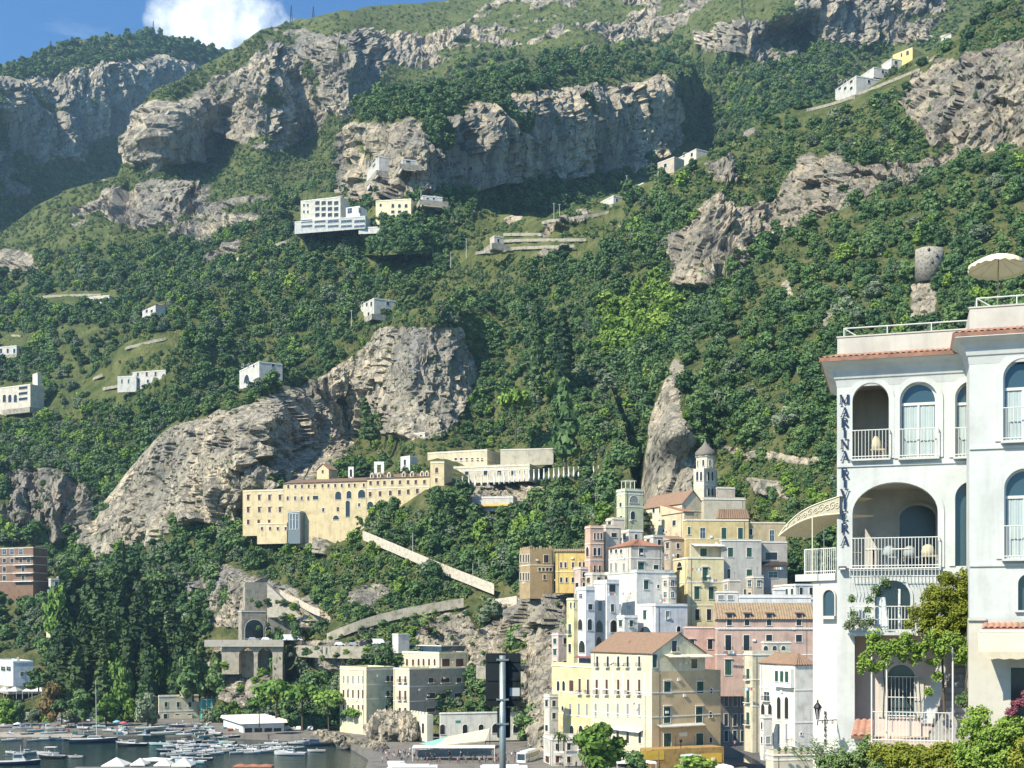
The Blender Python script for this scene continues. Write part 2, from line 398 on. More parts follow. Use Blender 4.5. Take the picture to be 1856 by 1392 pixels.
hill('far', 'mountain', 'hazy blue grey mountain with a long cliff below its wooded top',
     [(-120, 150), (0, 118), (50, 104), (100, 84), (170, 68), (230, 62), (300, 64), (340, 72), (380, 86), (420, 90), (500, 100)],
     [(-120, 470), (500, 400)],
     [(-100, 430, 1480), (-100, 300, 1530), (-100, 160, 1590), (-100, 145, 1750), (0, 420, 1600), (0, 320, 1680), (0, 230, 1710), (0, 150, 1750), (0, 115, 1900),
      (200, 400, 1780), (200, 300, 1920), (200, 180, 1960), (200, 110, 2010), (200, 60, 2160), (330, 350, 2050), (330, 300, 2180), (330, 150, 2230), (330, 70, 2290), (450, 300, 2180), (450, 95, 2420)],
     3.0, [[(-120, 170), (0, 148), (120, 130), (230, 105), (330, 110), (400, 120), (400, 200), (300, 260), (180, 250), (90, 300), (0, 330), (-120, 380)],
           [(90, 250), (170, 270), (150, 300), (80, 285)], [(0, 330), (60, 345), (40, 365), (0, 360)]], m_far, 1.5, (.006, .32, None), seed=1, fq=.75, green=.32)
hill('massif', 'mountain', 'main limestone massif rising behind the town to the top of the view',
     [(-60, 460), (0, 424), (70, 368), (140, 338), (212, 320), (222, 292), (240, 228), (256, 190), (276, 166), (330, 142), (380, 112), (430, 84), (470, 57), (520, 40), (600, 24), (680, 10), (760, 8), (860, -6), (1000, -40), (1400, -80), (1920, -80)],
     [(-60, 1120), (330, 1000), (420, 800), (620, 560), (900, 430), (1300, 380), (1500, 280), (1920, 240)],
     [(0, 420, 1300), (0, 500, 1150), (0, 600, 1000), (0, 700, 900), (0, 800, 800), (0, 870, 740), (0, 990, 715), (0, 1100, 680), (-60, 800, 800), (-60, 500, 1150),
      (150, 335, 1320), (150, 420, 1180), (150, 520, 1050), (150, 650, 900), (150, 780, 800), (150, 860, 750), (150, 1000, 715), (222, 300, 1390), (250, 200, 1440),
      (285, 250, 1290), (295, 315, 1290), (300, 165, 1370), (325, 270, 1350), (370, 280, 1490), (370, 180, 1440), (370, 110, 1520), (380, 350, 1300),
      (300, 400, 1180), (300, 500, 1050), (300, 600, 930), (300, 700, 850), (300, 800, 790), (430, 230, 1430), (480, 260, 1330), (480, 150, 1390), (470, 60, 1520),
      (550, 260, 1470), (550, 150, 1470), (545, 90, 1490), (520, 40, 1640), (610, 210, 1370), (610, 60, 1430), (600, 25, 1620), (700, 190, 1450), (700, 100, 1510), (680, 10, 1760),
      (450, 350, 1230), (450, 430, 1080), (450, 520, 950), (450, 600, 880), (600, 300, 1290), (600, 380, 1150), (600, 500, 950),
      (850, 0, 1900), (850, 80, 1600), (850, 130, 1480), (850, 300, 1350), (1050, -20, 1800), (1050, 60, 1570), (1050, 140, 1490),
      (1250, -40, 1760), (1250, 40, 1560), (1260, 120, 1500), (1280, 180, 1450), (1300, 300, 1340), (1350, -40, 1600), (1350, 35, 1400), (1350, 55, 1350), (1350, 120, 1345), (1350, 200, 1240), (1350, 280, 1120),
      (1400, 60, 1400), (1425, 30, 1330), (1430, 110, 1330), (1450, 60, 1440), (1480, 20, 1400), (1490, 80, 1380), (1500, 150, 1270), (1600, -30, 1500), (1600, 20, 1460), (1600, 90, 1440), (1600, 200, 1180),
      (1750, -30, 1560), (1750, 40, 1400), (1850, -60, 1560), (1850, 100, 1250)],
     3.0, [[(222, 300), (235, 230), (260, 195), (290, 185), (310, 200), (360, 170), (420, 140), (470, 90), (520, 100), (560, 150), (590, 210), (560, 250), (490, 275), (450, 265), (410, 250), (370, 285), (320, 305), (260, 300)],
           [(520, 60), (600, 50), (700, 55), (760, 70), (800, 100), (780, 130), (700, 120), (680, 150), (640, 190), (630, 215), (590, 205), (570, 150)],
           [(1255, 55), (1330, 35), (1440, 30), (1445, 115), (1380, 105), (1260, 85)], [(1450, 0), (1560, -20), (1720, -40), (1700, 60), (1640, 90), (1560, 85), (1500, 75), (1460, 60)],
           [(190, 350), (330, 335), (390, 345), (370, 400), (270, 430), (200, 400)], [(-60, 460), (60, 470), (80, 500), (-60, 510)],
           [(-60, 860), (100, 850), (170, 880), (180, 960), (100, 990), (-60, 1000)]], m_far, 1.5,
     (.011, .16, [[(-60, 300), (420, 300), (560, 420), (400, 480), (-60, 520)], [(420, -50), (1500, -80), (1300, 130), (830, 150), (500, 120)]]), seed=2, fq=.85, green=.33)
hill('wall', 'cliff', 'long shaded limestone cliff under a belt of dark trees',
     [(622, 240), (650, 195), (700, 175), (760, 164), (830, 154), (900, 130), (960, 112), (1040, 100), (1120, 97), (1200, 98), (1250, 112), (1270, 150), (1300, 200), (1340, 245)],
     [(622, 460), (1340, 440)],
     [(628, 240, 1060), (628, 360, 1050), (645, 232, 1000), (640, 370, 980), (700, 226, 920), (700, 350, 880), (740, 230, 890), (740, 345, 860), (800, 222, 895), (800, 340, 880), (950, 180, 1030), (950, 330, 1015), (1100, 160, 1185), (1100, 320, 1170),
      (1220, 150, 1300), (1225, 270, 1285), (1240, 200, 1360), (1290, 250, 1400), (700, 175, 990), (850, 155, 1040), (960, 112, 1190), (1100, 97, 1330), (1200, 98, 1410), (700, 430, 830), (900, 420, 920), (1100, 420, 980), (1300, 400, 1100)],
     3.0, [[(622, 240), (650, 228), (700, 225), (790, 222), (850, 205), (960, 178), (1060, 166), (1150, 152), (1212, 138), (1232, 200), (1228, 270), (1150, 312), (1050, 332), (900, 345), (780, 350), (622, 380)]],
     m_mid, 1.0, seed=3, green=.36)
hill('ridge', 'hill', 'wooded ridge with terraces and pale crags climbing to the right',
     [(150, 690), (200, 640), (260, 600), (330, 552), (400, 505), (430, 476), (480, 450), (530, 430), (545, 424), (640, 428), (720, 428), (790, 405), (830, 378), (860, 372), (900, 388), (990, 394), (1050, 372), (1100, 357), (1160, 338), (1200, 318), (1250, 296), (1290, 272), (1340, 243), (1400, 213), (1450, 193), (1520, 172), (1580, 146), (1640, 116), (1690, 92), (1740, 58), (1790, 18), (1830, -12), (1920, -60)],
     [(150, 900), (440, 820), (600, 720), (720, 680), (900, 680), (1040, 800), (1100, 1000), (1290, 1000), (1330, 760), (1920, 560)],
     [(160, 690, 860), (160, 850, 760), (300, 640, 800), (330, 560, 850), (300, 780, 770), (450, 560, 850), (430, 480, 890), (450, 700, 810), (600, 430, 870), (600, 470, 850), (600, 560, 820), (600, 680, 800), (750, 420, 860), (750, 500, 820), (740, 600, 790),
      (850, 378, 850), (900, 395, 850), (900, 470, 810), (900, 560, 780), (1000, 440, 780), (1100, 362, 830), (1100, 450, 760), (1000, 600, 745), (1000, 700, 720), (1250, 300, 800), (1250, 350, 740), (1240, 450, 690), (1235, 520, 670), (1200, 600, 660), (1300, 370, 690), (1320, 480, 650),
      (1390, 380, 690), (1400, 220, 830), (1400, 330, 730), (1420, 400, 670), (1500, 180, 850), (1500, 280, 710), (1500, 370, 650), (1600, 140, 830), (1600, 250, 690), (1650, 330, 640), (1700, 120, 770), (1760, 60, 800), (1750, 150, 690), (1750, 240, 650), (1850, -20, 830), (1850, 90, 690), (1850, 230, 630), (1400, 600, 590), (1700, 500, 570), (1850, 400, 570), (1300, 720, 580), (1150, 700, 640), (1150, 850, 590), (1150, 960, 560), (1280, 960, 540)],
     3.0, [[(1228, 525), (1235, 450), (1258, 392), (1300, 352), (1330, 380), (1400, 372), (1422, 405), (1360, 470), (1290, 522)],
           [(1398, 410), (1415, 330), (1470, 280), (1560, 285), (1640, 300), (1700, 276), (1790, 232), (1920, 200), (1920, 262), (1740, 300), (1610, 350), (1500, 402), (1430, 425)],
           [(1640, 180), (1690, 120), (1770, 105), (1920, 40), (1920, 235), (1780, 262), (1700, 258), (1650, 220)],
           [(415, 470), (440, 410), (505, 400), (530, 430), (470, 460)], [(1270, 300), (1330, 290), (1340, 330), (1290, 345)]], m_mid, .9,
     (.02, .34, [[(1180, 270), (1800, 0), (1856, 250), (1450, 420), (1200, 520)], [(180, 560), (480, 560), (420, 760), (180, 760)], [(870, 380), (1150, 380), (1120, 470), (850, 470)]]), rag=18, seed=4, fq=1.25, green=.62)
hill('prom', 'cliff', 'pale limestone promontory above the yellow convent',
     [(84, 1120), (110, 1055), (135, 1000), (180, 922), (240, 842), (300, 776), (370, 728), (430, 704), (480, 694), (540, 664), (590, 628), (640, 604), (700, 584), (740, 562), (800, 552), (860, 556), (920, 566), (1000, 592), (1070, 640), (1110, 710), (1138, 800), (1150, 900), (1165, 960), (1200, 1010)],
     [(84, 1340), (560, 1340), (640, 1330), (1040, 1330), (1200, 1330)],
     [(95, 1090, 730), (110, 1060, 730), (180, 930, 735), (240, 850, 735), (220, 950, 690), (250, 1000, 670), (300, 800, 700), (285, 900, 700), (330, 950, 625), (400, 740, 670), (400, 880, 610), (470, 760, 625), (480, 870, 595), (490, 700, 690), (530, 720, 730), (560, 800, 715), (600, 700, 742), (640, 820, 728), (686, 660, 742), (690, 770, 712), (715, 660, 690), (715, 770, 655), (760, 600, 690), (760, 770, 645), (810, 600, 690), (805, 760, 650), (830, 650, 686), (852, 650, 706), (880, 740, 682),
      (950, 620, 704), (950, 750, 640), (950, 850, 600), (1050, 650, 690), (1050, 750, 610), (1050, 900, 530), (1150, 720, 600), (1150, 850, 510), (1150, 950, 455), (450, 962, 606), (560, 962, 592), (630, 955, 574), (700, 932, 556), (760, 906, 546), (805, 887, 543), (890, 928, 556), (900, 872, 586), (980, 872, 580), (850, 880, 566), (620, 850, 625), (450, 1050, 565), (600, 1050, 535), (800, 1000, 520), (950, 950, 515), (950, 1070, 468), (600, 1150, 480), (800, 1150, 462), (950, 1150, 440), (1030, 1080, 425), (1030, 1180, 410), (1120, 1100, 440), (1180, 1200, 420),
      (330, 1050, 590), (330, 1150, 560), (150, 1150, 600), (150, 1250, 570), (450, 1150, 545), (450, 1180, 530), (440, 1240, 497), (480, 1240, 501), (520, 1200, 528), (330, 1300, 520), (600, 1300, 460), (900, 1300, 425), (1100, 1300, 400), (430, 705, 705), (600, 628, 760), (740, 562, 700), (800, 552, 690), (860, 556, 712)],
     2.6, [[(84, 1120), (110, 1050), (180, 922), (240, 842), (310, 770), (440, 740), (490, 720), (560, 690), (650, 640), (700, 595), (830, 590), (862, 650), (852, 720), (800, 795), (700, 795), (690, 760), (640, 800), (600, 845), (560, 885), (480, 905), (440, 955), (340, 955), (290, 1000), (200, 1010), (130, 1080)],
           [(345, 1060), (420, 1030), (560, 1070), (600, 1120), (560, 1150), (440, 1145), (380, 1140)], [(395, 1170), (500, 1165), (500, 1260), (470, 1275), (420, 1290), (380, 1230)], [(755, 1125), (850, 1105), (870, 1150), (940, 1080), (1040, 1050), (1040, 1230), (880, 1215), (760, 1215)],
           [(620, 1080), (680, 1050), (730, 1080), (650, 1110)], [(560, 1160), (700, 1160), (760, 1190), (700, 1200), (560, 1215)], [(940, 1200), (1010, 1210), (1000, 1330), (930, 1300)],
           [(850, 860), (960, 870), (1000, 900), (900, 930), (840, 900)], [(1130, 770), (1165, 765), (1160, 800), (1125, 800)], [(540, 960), (610, 975), (600, 1010), (560, 1000)]], m_near, .75,
     (.03, .42, [[(600, 960), (1040, 960), (1040, 1200), (560, 1200)], [(830, 600), (960, 600), (940, 800), (830, 760)]]), rag=12, seed=5, fq=1.35, green=.48)
hill('right', 'hill', 'dark wooded hillside with a bare rock spine behind the church',
     [(1150, 1000), (1160, 945), (1166, 880), (1174, 810), (1186, 750), (1196, 700), (1212, 662), (1235, 632), (1290, 572), (1340, 512), (1400, 452), (1450, 415), (1530, 376), (1600, 348), (1680, 326), (1720, 300), (1780, 280), (1920, 250)],
     [(1150, 1060), (1300, 1060), (1920, 1060)],
     [(1155, 990, 480), (1166, 890, 500), (1190, 740, 535), (1215, 660, 555), (1200, 900, 472), (1215, 780, 465), (1225, 700, 490), (1245, 880, 468), (1245, 800, 470), (1240, 700, 510), (1290, 800, 480), (1260, 690, 505), (1300, 900, 460), (1350, 860, 455), (1450, 860, 435), (1450, 940, 428), (1290, 600, 560), (1400, 470, 590), (1500, 420, 600), (1700, 330, 600), (1850, 275, 590), (1400, 700, 490), (1500, 600, 500), (1700, 480, 505), (1850, 400, 500),
      (1500, 750, 440), (1700, 700, 430), (1850, 600, 430), (1850, 850, 390), (1300, 1000, 448), (1500, 1000, 420), (1850, 1000, 380), (1170, 1040, 474)],
     2.6, [[(1155, 960), (1165, 860), (1184, 760), (1200, 690), (1220, 650), (1238, 660), (1232, 710), (1240, 780), (1262, 830), (1258, 890), (1240, 940)], [(1648, 500), (1670, 482), (1700, 490), (1695, 590), (1650, 590)], [(1418, 520), (1436, 510), (1442, 560), (1420, 565)], [(1350, 865), (1420, 870), (1440, 905), (1370, 900)], [(1480, 560), (1512, 570), (1500, 600)], [(1284, 805), (1350, 815), (1500, 830), (1500, 842), (1350, 832)]],
     m_near, .27, None, rag=8, seed=6, fq=1.6, green=.6)
# ---------------------------------------------------------------- foliage
FOL = dict(
    dark=foliage_mat('foliage_evergreen', (.034, .072, .034), (.090, .165, .060), (.19, .27, .09)),
    scrub=foliage_mat('foliage_scrub', (.075, .12, .045), (.155, .215, .078), (.26, .31, .12), warm=(.22, .20, .08), warmth=.5),
    olive=foliage_mat('foliage_olive', (.075, .11, .065), (.155, .20, .12), (.25, .29, .18)),
    bright=foliage_mat('foliage_bright', (.075, .14, .025), (.17, .275, .05), (.30, .39, .08)),
    cypress=foliage_mat('foliage_cypress', (.020, .044, .022), (.050, .092, .036), (.11, .165, .06)),
    pine=foliage_mat('foliage_pine', (.05, .10, .024), (.12, .215, .045), (.23, .33, .075)),
    brown=foliage_mat('foliage_brown', (.07, .05, .02), (.15, .10, .04), (.2, .16, .07)),
    yellow=foliage_mat('foliage_yellow', (.085, .11, .015), (.21, .24, .036), (.38, .385, .075)))
BARK = paint((.10, .075, .05), .9, .25, 3, .3)
def leaf_cloud(mb_v, mb_f, clump, c, r, n, size, rng, squash=1.0, core=True, flat=0.0):
    "one clump: leaf quads on and just inside an ellipsoid, roughly tangent to it, over a dense core"
    base = len(mb_v); tone = rng.random()
    for _ in range(n):
        d = rng.normal(size=3); d /= np.linalg.norm(d)
        if d[2] < -.55: d[2] *= -.5
        p = c+d*r*np.array([1, 1, squash])*(.78+.34*rng.random())
        nn = d+rng.normal(size=3)*.55; nn[2] += flat; nn /= np.linalg.norm(nn)
        a = np.cross(nn, rng.normal(size=3)); a /= np.linalg.norm(a)+1e-9; b = np.cross(nn, a)
        s = size*(.6+.8*rng.random())
        k = len(mb_v)
        mb_v += [p-a*s-b*s*.6, p+a*s*.2-b*s*.8, p+a*s+b*s*.5, p-a*s*.3+b*s*.8]
        mb_f.append((k, k+1, k+2, k+3)); clump.append(np.clip(.5*tone+.5*rng.random(), 0, 1))
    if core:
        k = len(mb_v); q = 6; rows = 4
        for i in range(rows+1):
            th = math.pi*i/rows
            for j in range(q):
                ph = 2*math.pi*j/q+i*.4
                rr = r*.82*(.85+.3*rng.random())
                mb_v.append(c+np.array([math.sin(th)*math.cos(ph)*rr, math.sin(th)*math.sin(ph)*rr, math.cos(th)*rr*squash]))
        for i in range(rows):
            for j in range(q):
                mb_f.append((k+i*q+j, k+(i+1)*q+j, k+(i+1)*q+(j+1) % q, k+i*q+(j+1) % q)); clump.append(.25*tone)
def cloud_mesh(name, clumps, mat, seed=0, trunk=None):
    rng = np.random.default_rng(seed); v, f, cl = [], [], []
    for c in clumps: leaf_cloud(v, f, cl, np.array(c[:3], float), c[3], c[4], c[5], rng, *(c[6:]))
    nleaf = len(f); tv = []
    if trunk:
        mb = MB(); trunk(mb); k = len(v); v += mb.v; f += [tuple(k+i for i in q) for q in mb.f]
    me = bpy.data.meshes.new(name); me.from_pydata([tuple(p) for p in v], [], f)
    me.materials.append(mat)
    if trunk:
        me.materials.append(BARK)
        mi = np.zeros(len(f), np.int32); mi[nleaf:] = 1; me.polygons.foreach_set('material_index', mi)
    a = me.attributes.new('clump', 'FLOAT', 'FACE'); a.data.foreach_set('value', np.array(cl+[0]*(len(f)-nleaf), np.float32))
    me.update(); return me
def round_clumps(seed, n=14, leaves=46, size=.055, h0=.32, w=.42, top=1.0):
    r = np.random.default_rng(seed); out = []
    for i in range(n):
        z = h0+(top-h0)*(i+.5)/n*.92; u = (z-h0)/(top-h0); env = w*math.sqrt(max(.05, 1-(1.6*u-.62)**2))
        an = r.random()*6.28; rad = env*(.35+.5*r.random())*(1 if i < n-2 else .3)
        cr = .13+.10*r.random()
        out.append((rad*math.cos(an), rad*math.sin(an), z-cr*.4, cr, leaves, size, .85))
    out.append((0, 0, h0+.33*(top-h0), w*.62, leaves, size, 1.0))
    return out
def cypress_clumps(seed, n=18, w=.085, leaves=30, size=.03, skirt=.06):
    r = np.random.default_rng(seed); out = []
    for i in range(n):
        u = i/(n-1); z = skirt+(1-skirt-.02)*u
        env = w*(math.sin(min(1, u*2.2+.25)*math.pi/2))*(1-u**2.2)+.012
        an = r.random()*6.28; out.append((env*.35*math.cos(an), env*.35*math.sin(an), z, env*(.85+.3*r.random())+.01, leaves, size, 1.7))
    return out
def flat_pine_clumps(seed, n=16, leaves=46, size=.05, w=.5, h0=.62, th=.3):
    r = np.random.default_rng(seed); out = []
    for i in range(n):
        an = i*2.4; rad = w*math.sqrt((i+.5)/n)*.85
        z = h0+th*(1-(rad/w)**2)*.75+.06*r.random()
        out.append((rad*math.cos(an), rad*math.sin(an), z, .13+.06*r.random(), leaves, size, .62, True, .4))
    return out
def trunk_fn(h, r, lean=.03, limbs=4, w=.2, top=.6):
    def fn(mb):
        mb.tube([(0, 0, -.08), (lean*.3, 0, h*.5), (lean, 0, h)], r, BARK, 6, r*.55)
        for k in range(limbs):
            a = k*2.4; mb.tube([(lean*.6, 0, h*.75), (w*.5*math.cos(a), w*.5*math.sin(a), h+(top-h)*.5), (w*math.cos(a), w*math.sin(a), top)], r*.5, BARK, 5, r*.2)
    return fn
PROTO = bpy.data.collections.new('tree_kinds')        # kept outside the scene: only the woods draw from it
def proto(name, me):
    o = bpy.data.objects.new(name, me); PROTO.objects.link(o); return o
KINDS = []
for k in range(4): KINDS.append(proto('a%02d_evergreen' % k, cloud_mesh('evergreen_tree', round_clumps(20+k, 13+k, 46), FOL['dark'], k, trunk_fn(.45, .03))))
for k in range(2): KINDS.append(proto('a%02d_olive' % (4+k), cloud_mesh('olive_tree', round_clumps(40+k, 12, 40, .05, .25, .48, .9), FOL['olive'], k, trunk_fn(.4, .03))))
for k in range(3): KINDS.append(proto('a%02d_scrub' % (6+k), cloud_mesh('scrub_bush', round_clumps(60+k, 7, 26, .09, .02, .55, .8), FOL['scrub'], k)))
for k in range(2): KINDS.append(proto('a%02d_bright' % (9+k), cloud_mesh('bright_tree', round_clumps(80+k, 13, 44, .055, .25, .45, 1), FOL['bright'], k, trunk_fn(.4, .03))))
for k in range(2): KINDS.append(proto('a%02d_cypress' % (11+k), cloud_mesh('cypress_tree', cypress_clumps(90+k), FOL['cypress'], k)))
for k in range(2): KINDS.append(proto('a%02d_darkscrub' % (13+k), cloud_mesh('dark_bush', round_clumps(70+k, 7, 26, .085, .02, .55, .85), FOL['dark'], k)))
EVER, OLIVE, SCRUB, BRIGHT, CYP, DSCR = (0, 1, 2, 3), (4, 5), (6, 7, 8), (9, 10), (11, 12), (13, 14)

ng = bpy.data.node_groups.new('woodland_scatter', 'GeometryNodeTree')
ng.interface.new_socket('Geometry', in_out='INPUT', socket_type='NodeSocketGeometry'); ng.interface.new_socket('Geometry', in_out='OUTPUT', socket_type='NodeSocketGeometry')
gi = ng.nodes.new('NodeGroupInput'); go = ng.nodes.new('NodeGroupOutput'); ip = ng.nodes.new('GeometryNodeInstanceOnPoints'); ci = ng.nodes.new('GeometryNodeCollectionInfo')
ci.inputs['Collection'].default_value = PROTO; ci.inputs['Separate Children'].default_value = True; ci.inputs['Reset Children'].default_value = True
ip.inputs['Pick Instance'].default_value = True
def named(nm, ty):
    n = ng.nodes.new('GeometryNodeInputNamedAttribute'); n.data_type = ty; n.inputs['Name'].default_value = nm; return n.outputs['Attribute']
cxyz = ng.nodes.new('ShaderNodeCombineXYZ'); ng.links.new(named('spin', 'FLOAT'), cxyz.inputs[2])
e2r = ng.nodes.new('FunctionNodeEulerToRotation'); ng.links.new(cxyz.outputs[0], e2r.inputs[0])
ng.links.new(gi.outputs[0], ip.inputs['Points']); ng.links.new(ci.outputs[0], ip.inputs['Instance']); ng.links.new(named('pick', 'INT'), ip.inputs['Instance Index'])
ng.links.new(e2r.outputs[0], ip.inputs['Rotation']); ng.links.new(named('size', 'FLOAT_VECTOR'), ip.inputs['Scale']); ng.links.new(ip.outputs[0], go.inputs[0])
def woods(name, label, pts):
    "pts: list of (x,y,z,sx,sz,spin,kind)"
    P = np.array(pts, float); me = bpy.data.meshes.new(name); me.vertices.add(len(P)); me.vertices.foreach_set('co', P[:, :3].ravel().astype(np.float32))
    a = me.attributes.new('size', 'FLOAT_VECTOR', 'POINT'); a.data.foreach_set('vector', P[:, [3, 3, 4]].ravel().astype(np.float32))
    a = me.attributes.new('spin', 'FLOAT', 'POINT'); a.data.foreach_set('value', P[:, 5].astype(np.float32))
    a = me.attributes.new('pick', 'INT', 'POINT'); a.data.foreach_set('value', P[:, 6].astype(np.int32))
    o = bpy.data.objects.new(name, me); COL.objects.link(o); md = o.modifiers.new('scatter', 'NODES'); md.node_group = ng
    return tag(o, label, 'woods', kind='stuff')
CLEAR = []       # photo-pixel boxes kept free of trees (houses, terraces), filled in by the building code
def scatter(h, spacing, size, kinds, rockprob=.04, boxes=None, zones=(), seed=0, thin=0.0, edge=True):
    "trees over the hill sheet h; zones: (polygon, kinds, sizefactor, density)"
    g = HILLS[h]; rng = np.random.default_rng(100+seed)
    x0, x1 = g['cx'][0], g['cx'][-1]; y0, y1 = g['ty'].min(), g['by'].max()
    n = int((x1-x0)*(y1-y0)/spacing**2)
    px = rng.uniform(x0, x1, n); py = rng.uniform(y0, y1, n)
    c = np.clip(np.searchsorted(g['cx'], px), 0, g['nc']-1)
    t = (g['by'][c]-py)/(g['by'][c]-g['ty'][c]); ok = (t >= 0) & (t <= .995)
    r = np.clip((t*(g['nr']-1)).astype(int), 0, g['nr']-1)
    rk = g['rock'][r, c]; X = g['X'][r, c]; Y = g['Y'][r, c]; Z = g['Z'][r, c]
    u = rng.random(n)
    ok &= np.where(rk > .5, u < rockprob, u < 1-thin*np.clip(.5+1.6*fbm(X*.02, Y*.02, Z*.02, 3, 77+seed), 0, 1))
    for (ax, ay, bx, by) in CLEAR: ok &= ~((px > ax) & (px < bx) & (py > ay) & (py < by))
    kd = rng.choice(kinds, n); sf = np.ones(n)
    for poly, kk, f, dens in zones:
        q = poly_in(px, py, poly)
        kd = np.where(q, rng.choice(kk, n), kd); sf = np.where(q, f, sf); ok &= ~q | (rng.random(n) < dens)
    s = size*sf*(.5+1.0*rng.random(n)**1.7)*np.where(rk > .5, .5, 1)
    out = np.c_[X, Y+.12*s, Z-.08*s, s*(.85+.4*rng.random(n)), s*(.8+.35*rng.random(n)), rng.random(n)*6.28, kd, px, py][ok]
    return out
# ---------------------------------------------------------------- buildings
WHITE, CREAM, YEL, PINK = (.64, .63, .59), (.64, .59, .45), (.64, .52, .28), (.52, .37, .30)
TRIM = paint((.78, .76, .69), .8, .08, 1, .2); DARK = glass_mat((.012, .016, .018), .25); GLASS = glass_mat((.03, .06, .085), .08)  # DARK: near-black pane standing for the shade inside openings
GREEN = paint((.03, .085, .06), .6, .15, 2, .2); BROWN = paint((.10, .045, .03), .65, .15, 2, .2); GREYSH = paint((.25, .26, .25), .7, .1, 2, .2)
TILE = tiles_mat((.31, .175, .105), (.21, .15, .10)); TILE_OLD = tiles_mat((.27, .19, .11), (.36, .26, .16)); TILE_RED = tiles_mat((.36, .15, .085), (.27, .14, .09))
PIPE = plain((.20, .16, .12), .6)
IRON = plain((.03, .03, .035), .5, .6)
WIRON = plain((.72, .72, .68), .45)
PARAPET = paint((.42, .39, .33), .85, .1, 1, .3)
CLOTH = paint((.80, .78, .70), .9, .05, 1, .1)
def prism(mb, pts, z0, z1, m, top=True):
    "upright walls on a ground polygon"
    n = len(pts)
    for i in range(n):
        a, b = pts[i], pts[(i+1) % n]
        mb.face([(a[0], a[1], z0), (b[0], b[1], z0), (b[0], b[1], z1), (a[0], a[1], z1)], m)
    if top: mb.face([(p[0], p[1], z1) for p in pts], m)
def tiled(mb, e0, e1, r1, r0, m, pitch=.75, h=.2):
    "roof plane from eave e0-e1 up to ridge r0-r1, laid with rounded tile courses"
    e0, e1, r0, r1 = map(Vector, (e0, e1, r0, r1)); n = max(2, int((e1-e0).length/pitch))
    up = (e1-e0).cross(r0-e0)
    if up.length < 1e-6: up = (e1-e0).cross(r1-e0)
    up.normalize(); up *= 1 if up.z > 0 else -1
    def P(u, v): return (e0+(e1-e0)*u)*(1-v)+(r0+(r1-r0)*u)*v
    prof = ((0, 0), (.22, .75), (.5, 1), (.78, .75))
    us = [((i+a)/n, b*h) for i in range(n) for a, b in prof]+[(1.0, 0)]
    V = []; Fc = []
    for u, b in us: V += [P(u, 0)+up*b, P(u, 1)+up*b]
    for i in range(len(us)-1): Fc.append((2*i, 2*i+2, 2*i+3, 2*i+1))
    mb.quads(V, Fc, m, True)
    mb.face([P(0, 0)-up*.12, P(1, 0)-up*.12, P(1, 1)-up*.12, P(0, 1)-up*.12], m)
    mb.face([P(0, 0)-up*.12, P(1, 0)-up*.12, P(1, 0)+up*.02, P(0, 0)+up*.02], m)
